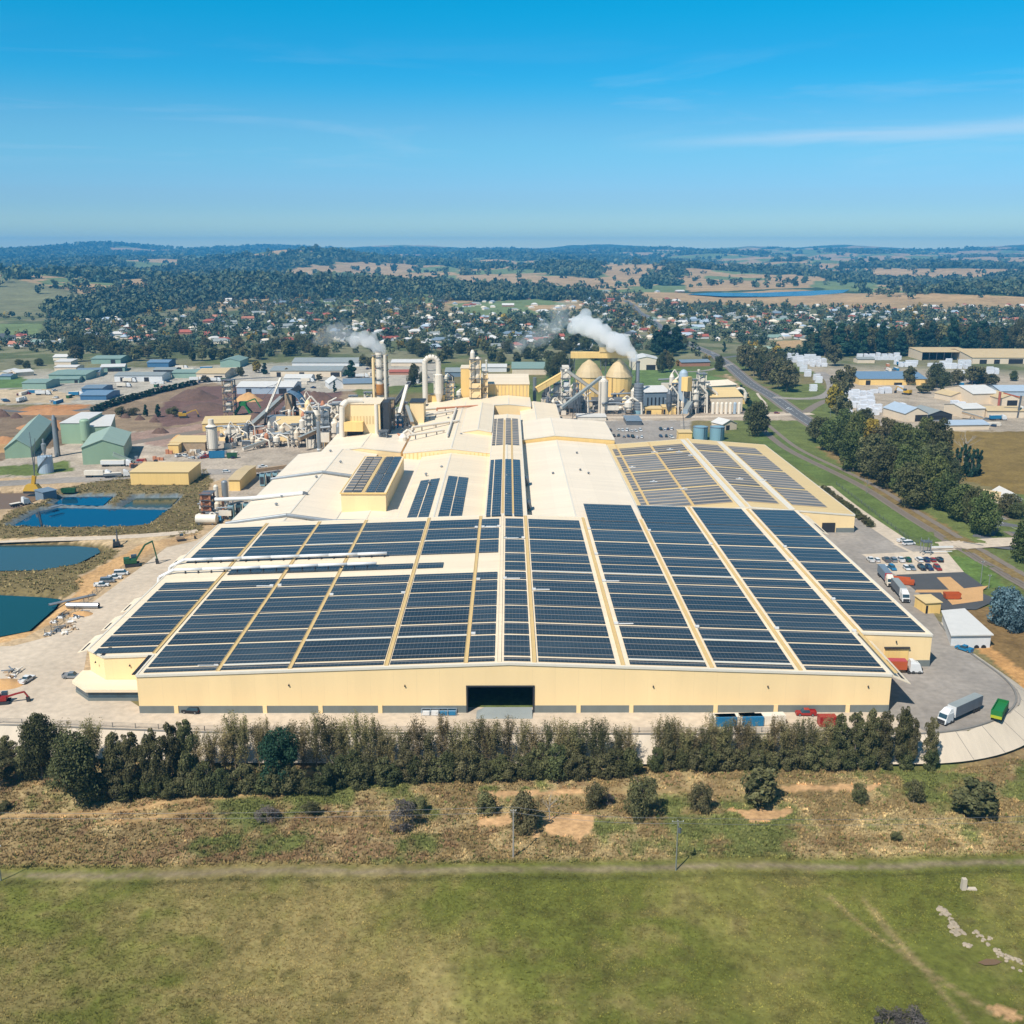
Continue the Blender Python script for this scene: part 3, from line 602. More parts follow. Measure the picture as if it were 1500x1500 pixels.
sheet('yard_asphalt', W2([(1312, 842), (1412, 838), (1446, 862), (1430, 866), (1462, 878), (1430, 893), (1372, 893), (1350, 872)]), .05, 'dark_asphalt')
sheet('yard_sand', W2([(1372, 846), (1392, 845), (1412, 862), (1448, 858), (1440, 864), (1440, 880), (1395, 886), (1378, 868), (1340, 868), (1342, 864), (1390, 864)]), .056, 'sawdust')
sheet('car_park_paving', W2([(832, 618), (996, 616), (1000, 652), (832, 652)]), .04, 'grey_yard')
def strip(name, px, width, mat, dz=.06, zfun=None, offs=0., dash=None, world=None, step=10.):
    P = world or [GT(*p)[:2] for p in px]; pts = []
    for a, b in zip(P, P[1:]):
        L = math.hypot(b[0]-a[0], b[1]-a[1]); n = max(1, int(L/step))
        for k in range(n): t = k/n; pts.append((a[0]+(b[0]-a[0])*t, a[1]+(b[1]-a[1])*t))
    pts.append(P[-1]); pts = np.array(pts)
    for _ in range(6): pts[1:-1] = (pts[:-2]+2*pts[1:-1]+pts[2:])/4
    d = np.gradient(pts, axis=0); d /= np.linalg.norm(d, axis=1)[:, None]+1e-9; nrm = np.stack([-d[:, 1], d[:, 0]], -1)
    C = pts+nrm*offs; l, r = C+nrm*width/2, C-nrm*width/2; zc = H(C[:, 0], C[:, 1])
    vs = []; fs = []
    for i in range(len(C)): vs += [(l[i, 0], l[i, 1], zc[i]+dz), (r[i, 0], r[i, 1], zc[i]+dz)]
    for i in range(len(C)-1):
        if dash and (i//dash) % 2: continue
        fs.append((2*i, 2*i+1, 2*i+3, 2*i+2))
    b = MB(); b.add(vs, fs); return b.build(name, mat)
MAIN = [(915, 440), (945, 462), (985, 490), (1007, 503), (1043, 518), (1067, 534), (1100, 563), (1133, 581), (1157, 599), (1185, 618), (1240, 650), (1330, 702), (1440, 752), (1540, 800)]
struct(strip('road_verge', MAIN, 15, 'ballast', .04)); struct(strip('main_road', MAIN, 10, 'asphalt', .07)); struct(strip('road_marking', MAIN, .25, 'line_paint', .10, dash=1, step=6))
for s in (-1, 1): struct(strip('road_marking', MAIN, .22, 'line_paint', .10, offs=4.4*s))
SIDE = [(1133, 582), (1165, 586), (1205, 585), (1222, 572), (1218, 556), (1200, 545)]
struct(strip('side_road', SIDE, 11, 'grey_yard', .085)); struct(strip('side_road', [(1180, 604), (1196, 592), (1212, 586)], 7, 'ballast', .08))
struct(strip('side_road', [(1060, 524), (1090, 520), (1120, 518)], 8, 'asphalt', .08)); struct(strip('side_road', [(985, 545), (1030, 545), (1072, 533)], 6, 'grey_yard', .082))
ENT = [(1320, 803), (1372, 801), (1430, 797), (1470, 793), (1520, 792)]
struct(strip('entry_road', ENT, 12, 'concrete_yard', .075)); struct(strip('entry_road', [(1425, 797), (1462, 788), (1474, 776), (1458, 764), (1440, 752)], 8, 'asphalt', .09)); struct(strip('entry_road', [(1440, 797), (1480, 797), (1540, 806)], 8, 'asphalt', .095))
struct(strip('service_path', [(1207, 712), (1245, 744), (1290, 774), (1325, 797)], 8, 'concrete_yard', .06)); struct(strip('service_path', [(1109, 576), (1113, 585), (1126, 591), (1124, 598), (1118, 604)], 2.2, 'concrete', .12))
struct(strip('service_road', [(800, 611), (900, 612), (1010, 611), (1100, 609), (1190, 606)], 9, 'concrete_yard', .06))
RAILPX = [(1085, 600), (1122, 634), (1150, 658), (1205, 684), (1266, 713), (1330, 757), (1400, 800), (1500, 858), (1580, 905)]
struct(strip('rail_ballast', RAILPX, 4.6, 'ballast', .05)); struct(strip('rail_ballast', RAILPX, 3.0, 'ballast', .05, offs=7.5))
for o_ in (-.72, .72): struct(strip('rail_track', RAILPX, .2, 'rail_steel', .16, offs=o_))
struct(strip('farm_track', [(-60, 795), (60, 791), (160, 789), (240, 786), (290, 778)], 6, 'concrete_yard', .06))
struct(strip('yard_road', [(520, 668), (430, 690), (340, 692), (250, 690), (180, 700), (60, 705), (-60, 712)], 14, 'grey_yard', .06)); struct(strip('estate_road', [(480, 548), (300, 558), (140, 600), (60, 606), (-60, 596)], 7, 'asphalt', .06))
struct(strip('estate_road', [(-60, 571), (60, 568), (120, 562), (170, 560), (260, 556)], 6, 'grey_yard', .06)); struct(strip('log_yard_road', [(150, 655), (250, 640), (330, 625), (430, 612)], 11, 'ballast', .06))
# town streets
for P in ([(300, 470), (420, 476), (560, 480), (700, 478), (860, 470), (960, 466)], [(600, 505), (760, 500), (860, 494), (985, 490)], [(985, 490), (1100, 476), (1240, 470), (1460, 470)], [(860, 455), (945, 462)], [(760, 480), (780, 500)], [(330, 450), (420, 440), (520, 446)]):
    struct(strip('town_street', P, 7, 'asphalt', .12))
# kerb and concrete embankment below the yard edge
kb = strip('yard_kerb', None, .5, 'kerb', .0, world=PE, step=3.)
bm = bmesh.new(); bm.from_mesh(kb.data); bmesh.ops.solidify(bm, geom=bm.faces[:], thickness=-.35); bm.to_mesh(kb.data); bm.free(); struct(kb)
pts = np.array(PE); q = []
for a, b_ in zip(pts, pts[1:]):
    n_ = max(1, int(np.hypot(*(b_-a))/2.5)); q += [a+(b_-a)*k/n_ for k in range(n_)]
pts = np.array(q+[pts[-1]])
for _ in range(8): pts[1:-1] = (pts[:-2]+2*pts[1:-1]+pts[2:])/4
d = np.gradient(pts, axis=0); d /= np.linalg.norm(d, axis=1)[:, None]; nr = np.stack([d[:, 1], -d[:, 0]], -1)
vs = []; fs = []
for i, (p, n_) in enumerate(zip(pts, nr)):
    dep = 5.0*(1-float(sstep(250, 310, p[1]))*.93)
    vs += [(p[0]+n_[0]*.3, p[1]+n_[1]*.3, .06), (p[0]+n_[0]*(.3+1.5*dep), p[1]+n_[1]*(.3+1.5*dep), .06-dep*.90+.35)]
for i in range(len(pts)-1): fs.append((2*i, 2*i+1, 2*i+3, 2*i+2))
b = MB(); b.add(vs, fs); em = b.build('concrete_embankment', 'concrete'); struct(em)
b = MB()
for i in range(0, len(pts)-1, 3):
    b.beam(Vector(vs[2*i])+Vector((0, 0, .02)), Vector(vs[2*i+1])+Vector((0, 0, .02)), .12, .06)
struct(b.build('embankment_joint', 'kerb'))
# ------------------------------------------------------------------ the factory: halls with pitched roofs and solar fields
def hall_roof(x0, x1, xr, ze, zr):           # roof height as a function of x for a ridge along Y
    def z(x): return zr-(zr-ze)*((xr-x)/(xr-x0) if x < xr else (x-xr)/(x1-xr))
    return z
def slab(b, poly, zf, dz0, dz1, m=0):        # prism whose top and bottom follow zf(x)
    n = len(poly); B = [(p[0], p[1], zf(p[0])+dz0) for p in poly]; T = [(p[0], p[1], zf(p[0])+dz1) for p in poly]
    b.add(B+T, [tuple(range(n-1, -1, -1)), tuple(range(n, 2*n))]+[(i, (i+1) % n, n+(i+1) % n, n+i) for i in range(n)], m)
def onroof(px, py, zf, z0=11.):
    z = z0
    for _ in range(12): p = G(px, py, z); z = zf(p[0])
    return (p[0], p[1], z)
def arrays(root, cells, zf, mat, most=100):
    cells = sorted(cells, key=lambda c: -(c[1]-c[0])*(c[3]-c[2])); rest = MB()
    for i, (x0, x1, y0, y1) in enumerate(cells):
        b = MB() if i < most else rest
        slab(b, [(x0, y0), (x1, y0), (x1, y1), (x0, y1)], zf, .22, .36)
        if i < most: b.build('solar_array', mat, root)
    if len(cells) > most: struct(rest.build('solar_array', mat, root), 'stuff')
def edge_trim(b, poly, zf, w=.5, dz=.25, m=0):
    n = len(poly)
    for i in range(n):
        p, q = poly[i], poly[(i+1) % n]
        seg = [p, q]
        b.beam((p[0], p[1], zf(p[0])+dz-.3), (q[0], q[1], zf(q[0])+dz-.3), w, .62, m)
def walkway(b, x, y0, y1, zf, w=1.0):
    z = zf(x)+.16
    b.box(x-w/2, x+w/2, y0, y1, z, z+.10)
    for s in (-1, 1): b.box(x+s*w/2-.05, x+s*w/2+.05, y0, y1, z+.10, z+.24)
# ---- main warehouse
zm = lambda x: 14.0-.034*abs(x)
mw = thing('warehouse', 'vast cream warehouse whose low gabled roof carries the dark blue solar field', 'warehouse', (0, 251, 0))
FOOT = [(-98, 251), (0, 251), (101, 251), (101, 281.6), (124, 281.6), (124, 428), (57, 428), (57, 405), (0, 405), (-118.5, 405), (-118.5, 271), (-112, 265), (-98, 265)]
DX0, DX1, DZ = -10.9, 6.4, 7.4
b = MB()
for p, q in zip(FOOT, FOOT[1:]+FOOT[:1]):
    if p[1] == 251 and q[1] == 251:
        a, c = p[0], q[0]
        cuts = sorted({a, c, *[v for v in (DX0, DX1) if a < v < c]})
        for u, v in zip(cuts, cuts[1:]):
            z0 = DZ if (u >= DX0 and v <= DX1) else 0
            b.add([(u, 251, z0), (v, 251, z0), (v, 251, zm(v)-.05), (u, 251, zm(u)-.05)], [(0, 1, 2, 3)])
    else: b.add([(p[0], p[1], 0), (q[0], q[1], 0), (q[0], q[1], zm(q[0])-.05), (p[0], p[1], zm(p[0])-.05)], [(0, 1, 2, 3)])
b.build('wall', 'cream_wall', mw)
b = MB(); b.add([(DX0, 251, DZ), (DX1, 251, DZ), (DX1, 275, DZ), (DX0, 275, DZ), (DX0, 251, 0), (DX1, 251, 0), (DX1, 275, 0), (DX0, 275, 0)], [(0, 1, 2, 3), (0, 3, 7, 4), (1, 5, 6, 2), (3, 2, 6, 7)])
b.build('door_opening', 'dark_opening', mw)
b = MB(); b.box(DX0-.4, DX0, 250.8, 251.2, 0, DZ+.4); b.box(DX1, DX1+.4, 250.8, 251.2, 0, DZ+.4); b.box(DX0, DX1, 250.8, 251.2, DZ, DZ+.4); b.build('door_frame', 'dark_steel', mw)
b = MB(); b.hexa([(-8.6, 247.2, .03), (6.2, 247.2, .03), (6.2, 252, .03), (-8.6, 252, .03)], [(-8.6, 247.2, .08), (6.2, 247.2, .08), (6.2, 252, 1.1), (-6.5, 252, 1.1)]); b.build('door_ramp', 'grey_roof', mw)
for s in (-1, 1):
    b = MB(); P = [p for p in FOOT if p[0]*s >= 0]
    slab(b, P, zm, -.1, .12); b.build('roof', 'cream_roof', mw)
b = MB(); edge_trim(b, FOOT, zm); b.build('roof_edge', 'white_trim', mw)
b = MB()
for u, v in ((-98, DX0), (DX1, 101)): b.box(u, v, 250.86, 251.02, 0, 2.05)
b.box(111.5, 124.1, 281.45, 281.62, 0, 2.0); b.box(124, 124.15, 281.6, 428, 0, 2.0); b.build('precast_base', 'precast', mw)
for px in (261, 390, 471, 558, 847, 924, 1047, 1135, 1240):
    x = G(px, 1042)[0]; b = MB(); b.box(x-.55, x+.55, 250.7, 250.86, 0, 2.3); b.build('pier', 'cream_wall', mw)
for px, py in ((423, 1004), (593, 1005), (957, 1006), (1125, 1006), (1272, 1006)):
    p = at(px, py, 250.8); b = MB(); b.box(p[0]-.17, p[0]+.17, 250.6, 251, p[2]-.15, p[2]+.15); b.beam((p[0], 251, p[2]+.3), (p[0], 250.5, p[2]+.2), .1, .1); b.build('wall_light', 'dark_steel', mw)
for px, py, yy in ((140, 970, 266.5), (190, 975, 264.9), (1313, 940, 281.4)):
    p = at(px, py, yy-.1); b = MB(); b.box(p[0]-.17, p[0]+.17, yy-.4, yy, p[2]-.15, p[2]+.15); b.beam((p[0], yy, p[2]+.3), (p[0], yy-.5, p[2]+.2), .1, .1); b.build('wall_light', 'dark_steel', mw)
# roller door of the set-back east end, with its canopy
x0, x1 = at(1294, 970, 281.6)[0], at(1329, 970, 281.6)[0]; zt = at(1300, 949, 281.6)[2]
b = MB(); b.box(x0, x1, 281.42, 281.6, 0, zt); b.build('roller_door', 'yellow_wall', mw)
b = MB(); b.box(x0-.2, x1+.2, 280.9, 281.6, zt, zt+.35); b.build('door_canopy', 'dark_steel', mw)
# sloping awnings with a long dark slit
def awning(root, x0, x1, y0, y1, z0, z1):
    b = MB(); b.hexa([(x0, y0, z0-.18), (x1, y0, z1-.18), (x1, y1, z1-.18), (x0, y1, z0-.18)] if x1 > x0 else [(x1, y0, z1-.18), (x0, y0, z0-.18), (x0, y1, z0-.18), (x1, y1, z1-.18)],
                     [(x0, y0, z0), (x1, y0, z1), (x1, y1, z1), (x0, y1, z0)] if x1 > x0 else [(x1, y0, z1), (x0, y0, z0), (x0, y1, z0), (x1, y1, z1)])
    o = b.build('awning', 'cream_roof', root)
    xa, xb = x0+(x1-x0)*.62, x0+(x1-x0)*.80; za, zb = z0+(z1-z0)*.62, z0+(z1-z0)*.80; L = y1-y0
    b = MB(); b.hexa([(min(xa, xb), y0+.06*L, min(za, zb)-.1), (max(xa, xb), y0+.06*L, min(za, zb)-.1), (max(xa, xb), y0+.5*L, min(za, zb)-.1), (min(xa, xb), y0+.5*L, min(za, zb)-.1)],
                     [(xa, y0+.06*L, za+.05), (xb, y0+.06*L, zb+.05), (xb, y0+.5*L, zb+.05), (xa, y0+.5*L, za+.05)] if xb > xa else [(xb, y0+.06*L, zb+.05), (xa, y0+.06*L, za+.05), (xa, y0+.5*L, za+.05), (xb, y0+.5*L, zb+.05)])
    b.build('dark_slit', 'dark', o)
awning(mw, 101.1, 106.2, 250.8, 281, 10.3, 8.2); awning(mw, 124.1, 129, 398, 427.5, 9.3, 7.6)
for y0, y1 in ((272, 285), (289, 301), (305, 318), (352, 366)): awning(mw, -118.6, -122.2, y0, y1, 9.6, 8.6)  # west slits: black strips painted in for the shaded gaps between roof and awnings
for xx, y0, y1 in ((-112.5, 265.4, 271.5), (-98.9, 251.4, 264.5)):
    b = MB(); b.box(xx-.45, xx+.45, y0, y1, zm(xx)+.1, zm(xx)+.3); b.build('dark_slit', 'dark', mw)  # flat black box laid on the roof for the dark slit at the step
# office at the west corner
OF = [(-98.1, 258.5), (-98.1, 264.9), (-112, 264.9), (-118.4, 271.4), (-120.4, 271.4), (-120.4, 264.3), (-114.6, 258.5)][::-1]
b = MB(); b.prism(OF, 0, .9); b.build('office_base', 'precast', mw)
def grow(P, k):
    cx, cy = -109, 265; return [(cx+(p[0]-cx)*k, cy+(p[1]-cy)*k) for p in P]
b = MB(); b.prism(grow(OF, .985), .9, 2.75); g = b.build('office_window', 'glass', mw)
for t in np.linspace(-114, -98.4, 11): b = MB(); b.box(t-.06, t+.06, 258.6, 258.8, 1.1, 2.75); b.build('mullion', 'grey_steel', g)
OR = [(-98.1, 258.0), (-98.1, 264.9), (-112, 264.9), (-118.4, 271.4), (-121, 271.4), (-121, 264.0), (-114.9, 258.0)][::-1]
b = MB(); b.prism(OR, 2.75, 3.5); b.build('office_roof', 'cream_roof', mw)
# solar field: columns between the box gutters, rows between the walk lines
XC = lambda px, py=975: onroof(px, py, zm)[0]
YR = lambda py, px=650: onroof(px, py, zm)[1]
cols = [(220, 322), (328, 424), (430, 561), (571, 679), (685, 724), (738, 777), (789, 902), (923, 1034), (1048, 1159), (1176, 1288)]
cols = [(XC(a), XC(c)) for a, c in cols]
rows = [(972, 967), (964, 934.5), (932, 916.5), (914, 891.5), (889.5, 869.5), (867.5, 853.5), (851.5, 841.5)]
upper = [(812.5, 794), (792, 776.5), (775, 763.5)]; mid = [(839, 827), (825.5, 814.5)]
rows = [(YR(a), YR(c)) for a, c in rows]; upper = [(YR(a), YR(c)) for a, c in upper]; mid = [(YR(a), YR(c)) for a, c in mid]
cells = []
for i, (a, c) in enumerate(cols):
    for y0, y1 in rows+upper+(mid if i >= 5 else []):
        cells.append((a, c, max(y0, 251.8), y1))
    if i < 4: cells.append((a, c if i < 3 else a+(c-a)*.45, YR(832.5), YR(825)))
    if i >= 7: cells.append((a, c, upper[-1][1]+.9, 427))
for a, c, ylo, yhi in ((-115.6, -98.9, 267, 403), (104.2, 122.6, 283.4, 427)):
    for y0, y1 in rows+upper+(mid if a > 0 else [])+([(upper[-1][1]+.9, 427)] if a > 0 else []):
        if y1 < ylo+2: continue
        cells.append((a, c, max(y0, ylo), min(y1, yhi)))
arrays(mw, cells, zm, 'solar')
gaps = [(cols[i][1]+cols[i+1][0])/2 for i in range(len(cols)-1)]
for i, gx in enumerate(gaps+[102.4, -98.3]):
    b = MB(); walkway(b, gx, 252 if gx > -98.2 else 266, 404 if gx < 57 else 427.5, zm, 1.0 if i < 9 else .9)
    b.build('roof_walkway', 'walk_yellow' if i not in (4,) else 'cream_roof', mw)
random.seed(3)
for k in range(34):
    gx = random.choice(gaps+[102.4]); yy = random.choice(rows+upper)[0]+random.uniform(-.6, .3); s = random.choice((-1, 1))
    if yy < 254: continue
    b = MB(); x = gx+s*1.3; z = zm(x)+.3; b.box(x-.6, x+.6, yy-.35, yy+.35, z, z+.55)
    if k % 3 == 0: b.box(min(x, x+s*5), max(x, x+s*5), yy-.2, yy+.2, z, z+.2)
    b.build('inverter_box', 'white', mw)
for i in (1, 2, 3, 6, 7, 8):                # broad pale service walks along some of the rows
    for yy in (rows[1][0]-.6, rows[2][0]-.5, mid[0][0]-.7 if i >= 5 else upper[1][0]-.5):
        if random.random() < .55:
            a, c = cols[i]; b = MB(); slab(b, [(a, yy-.45), (c, yy-.45), (c, yy+.45), (a, yy+.45)], zm, .30, .46); b.build('service_walk', 'white_trim', mw)
# twin white ducts over the western half
for py, px1, r in ((821, 566, .55), (835.5, 551, .55)):
    p = onroof(420, py, zm); x1 = onroof(px1, py-3, zm)[0]; du = thing('roof_duct', ('long white pipe across the solar roof, the one nearer the chimneys' if py < 830 else 'long white pipe across the solar roof, the one nearer the front wall'), 'pipe', (-112, p[1], 10))
    b = MB(); pts = [(x, p[1], zm(x)+1.5) for x in np.linspace(-116, x1, 8)]; b.tube(pts, r, 12); b.build('pipe', 'white', du, smooth=True)
    b = MB()
    for x in np.arange(-112, x1, 4.5): b.box(x-.12, x+.12, p[1]-.6, p[1]+.6, zm(x)+.1, zm(x)+1.0)
    b.build('support', 'dark_steel', du)
    b = MB(); b.tube([(-116, p[1], zm(-116)+1.5), (-120.5, p[1]-2, 9.5), (-121.5, p[1]-3, 4), (-121.5, p[1]-3, .1)], r*1.15, 12); b.build('drop_pipe', 'white', du)
# ---- halls behind
def hall(label, x0, x1, y0, y1, ze, zr, xr, wall='cream_wall', roof='cream_roof', zb=0., trim='white_trim', name='factory_hall', ribs=False):
    t = thing(name, label, 'factory hall', ((x0+x1)/2, y0, zb)); zf = hall_roof(x0, x1, xr, ze, zr)
    b = MB(); b.add([(x0, y0, zb), (x1, y0, zb), (x1, y1, zb), (x0, y1, zb), (x0, y0, ze), (xr, y0, zr), (x1, y0, ze), (x1, y1, ze), (xr, y1, zr), (x0, y1, ze)],
                    [(0, 1, 6, 5, 4), (1, 2, 7, 6), (2, 3, 9, 8, 7), (3, 0, 4, 9)]); b.build('wall', wall, t)
    b = MB()
    for P in ([(x0, y0), (xr, y0), (xr, y1), (x0, y1)], [(xr, y0), (x1, y0), (x1, y1), (xr, y1)]): slab(b, P, zf, .02, .2)
    b.build('roof', roof, t)
    b = MB(); edge_trim(b, [(x0, y0), (xr, y0), (x1, y0), (x1, y1), (xr, y1), (x0, y1)], zf, .4, .22); b.build('roof_edge', trim, t)
    b = MB(); b.beam((xr, y0, zr+.25), (xr, y1, zr+.25), .7, .15); b.build('ridge_cap', trim, t)
    if ribs:
        b = MB()
        for x in np.arange(x0+1, x1, 2.2): b.box(x-.18, x+.18, y0-.22, y0, zb, min(zf(x)-.3, ze))
        b.build('rib', 'yellow_wall', t)
    return t, zf
rw, zr_ = hall('broad cream hall roofed with greyish solar rows beside the green verge', 57.2, 149.5, 428.3, 590, 7.7, 11.3, 104, roof='yellow_roof')
b = MB(); x0, x1 = at(1204, 775, 428)[0], at(1223, 775, 428)[0]; b.box(x0, x1, 428.0, 428.3, 0, at(1210, 766, 428)[2]); b.build('door_opening', 'dark_opening', rw)
b = MB(); b.box(x1+.5, 149.6, 428.05, 428.3, 0, 2); b.box(149.5, 149.65, 428.3, 590, 0, 2); b.build('precast_base', 'precast', rw)
xs = [(895, 901.5), (905, 952), (956, 1002), (1018, 1053), (1067, 1103)]; ys = [(746, 720.5), (718, 692.5), (690, 667), (664.5, 655)]
for i in range(5):
    for j in range(4):
        a, c = onroof(xs[i][0], 655, zr_, 9)[0], onroof(xs[i][1], 655, zr_, 9)[0]; y0, y1 = onroof(950, ys[j][0], zr_, 9)[1], onroof(950, ys[j][1], zr_, 9)[1]
        b = MB(); y0 = max(y0, 429)
        for u, v in ((a, c),) if not (a < 104 < c) else ((a, 104), (104, c)): slab(b, [(u, y0), (v, y0), (v, y1), (u, y1)], zr_, .3, .45)
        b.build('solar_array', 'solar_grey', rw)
for px in (903, 954): b = MB(); walkway(b, onroof(px, 655, zr_, 9)[0], 429, 588, zr_, .8); b.build('roof_walkway', 'walk_yellow', rw)
for px in (1010, 1060): b = MB(); walkway(b, onroof(px, 655, zr_, 9)[0], 429, 588, zr_, 3.6); b.build('roof_walkway', 'white_trim', rw)
for k in range(9):
    x = random.uniform(62, 145); y = random.uniform(440, 585); b = MB(); z = zr_(x)+.45; b.box(x-1.8, x+1.8, y-.3, y+.3, z, z+.3); b.box(x-.4, x+.4, y-.4, y+.4, z+.3, z+.8); b.build('roof_vent', 'white', rw)
hg, _ = hall('pale bare-roofed hall sunk between the spine and the grey solar roof', 7.8, 56.4, 405.4, 590, 8.2, 10.6, 28, roof='pale_roof')
for px, py in ((810, 695), (880, 745), (845, 665), (850, 690), (862, 695)):
    p = onroof(px, py, _, 9); b = MB(); b.cyl(p, (p[0], p[1], p[2]+.9), .45, .45, 8); b.cyl((p[0], p[1], p[2]+.9), (p[0], p[1], p[2]+1.3), .75, .3, 8); b.build('roof_vent', 'grey_steel', hg)
hall('cream hall with a yellow gable band behind the pale bare roof', 7.8, 62, 592, 655, 10.6, 13.2, 27, wall='yellow_wall', roof='pale_roof')
hall('small cream roof step beside the rear parking area', 8, 34, 655.5, 735, 10, 12, 18, roof='cream_roof')
hs_, zf = hall('long raised spine roof with narrow solar strips leading to the headhouse', -9.6, 7.4, 405.5, 662, 13.7, 14.3, -1, roof='cream_roof')
for y0p, y1p in ((756, 673), (652, 613)):
    for a, c in ((712, 718), (720, 733), (739, 750), (753, 766)):
        k0 = (a-745)/(757-362); k1 = (c-745)/(757-362)
        x0 = onroof(a, 757, zf, 14)[0]; x1 = onroof(c, 757, zf, 14)[0]; y0, y1 = onroof(740, y0p, zf, 14)[1], onroof(740, y1p, zf, 14)[1]
        n_ = 3 if y0p > 700 else 2
        for k in range(n_):
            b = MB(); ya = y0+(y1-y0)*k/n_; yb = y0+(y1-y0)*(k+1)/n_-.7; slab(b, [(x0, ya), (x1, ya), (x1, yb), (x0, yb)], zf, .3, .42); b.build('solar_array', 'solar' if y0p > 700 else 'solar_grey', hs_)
for px in (736, 751.5): b = MB(); walkway(b, onroof(px, 757, zf, 14)[0], 406, 640, zf, .8); b.build('roof_walkway', 'walk_yellow', hs_)
for k in range(2):
    y = (432, 480)[k]; b = MB(); b.box(7.5, 9.6, y, y+5, 9.5, 12.5); b.box(8, 9.2, y+5, y+9, 9, 10.8); b.build('plant_box', 'grey_steel', hs_)
hc, zf = hall('gabled cream hall with two short solar wings beside the spine', -46.8, -9.8, 405.5, 545, 9.6, 11.8, -31)
for a, c, e, top in ((596, 610, -1, 702), (612, 627, -1, 702), (641, 657, 1, 699), (659, 676, 1, 699)):
    x0, x1 = onroof(a, 760, zf, 11)[0], onroof(c, 760, zf, 11)[0]; y0, y1 = onroof(640, 760, zf, 11)[1], onroof(640, top, zf, 11)[1]; ym = onroof(640, 727, zf, 11)[1]
    for u, v in ((max(y0, 406), ym-.5), (ym+.5, y1)): b = MB(); slab(b, [(x0, u), (x1, u), (x1, v), (x0, v)], zf, .3, .42); b.build('solar_array', 'solar', hc)
hd, zf = hall('cream hall with a ribbed gable band behind the two solar wings', -57, -9.8, 545.5, 690, 12, 14.4, -31, ribs=True)
hall('raised cream roof block beside the upper spine', -28, -10, 596, 702, 14.5, 16, -18, zb=11)
hall('low flat cream roof between the western hall and the gabled hall', -72.6, -47, 405.5, 548, 8.0, 8.8, -60, roof='pale_roof')
ha, zfa = hall('western cream hall crossed by two gabled pipes', -116.5, -73, 405.5, 560, 8.2, 11.2, -92, roof='pale_roof')
for yy, lab in ((412, 'grey pipe bent over the western hall roof, just past the solar field'), (496, 'grey pipe bent over the western hall roof, farther from the solar field')):
    t = thing('roof_duct', lab, 'pipe', (-92, yy, 11)); b = MB(); b.tube([(-117.5, yy, 8.6), (-92, yy, 12.2), (-73, yy, 9.6), (-60, yy, 9.7)], .8, 12); b.build('pipe', 'galv', t)
    b = MB()
    for x in np.arange(-114, -74, 5): b.box(x-.12, x+.12, yy-.5, yy+.5, zfa(x)+.1, zfa(x)+.6)
    b.build('support', 'dark_steel', t)
t = thing('roof_duct', 'white pipe running from the rusty filter tower onto the western hall roof', 'pipe', (-100, 452, 10)); b = MB(); b.tube([(-133, 452, 9), (-117, 452, 9.6), (-93, 452, 12)], .9, 12); b.build('pipe', 'white', t); b = MB(); b.cyl((-93, 452, 12), (-91, 452, 11.4), 1.0, .9, 12); b.build('end_cap', 'grey_steel', t)
for k, (px, py) in enumerate(((343, 760), (388, 712))):
    p = G(px, py); t = thing('blower_unit', ('teal louvred fan unit at the eave beside the solar field' if k == 0 else 'teal louvred fan unit at the eave by the upper yard'), 'fan unit', p)
    for j in range(3):
        b = MB(); x = p[0]+j*2.6-1; y = p[1]+j*3.2; b.box(x-1.2, x+1.2, y-1.3, y+1.3, 0.4, 6.5-j*.4); b.build('housing', 'teal_tank', t)
        b = MB(); b.box(x-1.0, x+1.0, y-1.36, y-1.3, 1.2, 5.2-j*.4); b.cyl((x, y, 6.5-j*.4), (x, y, 7-j*.4), .9, .9, 10); b.build('louvre', 'dark_steel', t)
hall('cream roof at the foot of the orange-banded tower', -104, -60, 560.5, 640, 9.5, 12, -82, roof='pale_roof')
for k, (x, y, l) in enumerate(((-110, 470, 6), (-105, 540, 5), (-85, 440, 4), (-38, 600, 7), (-45, 640, 6), (-25, 560, 5))):
    pass
# small raised solar hall
he = thing('factory_hall', 'small raised hall with four dark solar strips, its east wall in shade', 'factory hall', (-63, 432, 8.5))
zf = lambda x: 16.6
b = MB(); b.box(-72.5, -53.2, 432, 511, 8, 16.6); b.build('wall', 'cream_wall', he)
b = MB(); b.box(-72.8, -52.9, 431.7, 511.3, 16.6, 16.8); b.build('roof', 'cream_roof', he)
b = MB(); edge_trim(b, [(-72.8, 431.7), (-52.9, 431.7), (-52.9, 511.3), (-72.8, 511.3)], zf, .4, .4); b.build('roof_edge', 'yellow_wall', he)
for i, (a, c) in enumerate(((-71.6, -68), (-67.6, -64), (-61.8, -58.2), (-57.8, -54.2))):
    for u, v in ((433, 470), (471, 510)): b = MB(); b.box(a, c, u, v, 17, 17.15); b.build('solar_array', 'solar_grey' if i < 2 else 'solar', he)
b = MB(); b.box(-63.6, -62.2, 433, 510, 16.9, 17.1); b.build('roof_walkway', 'walk_yellow', he)
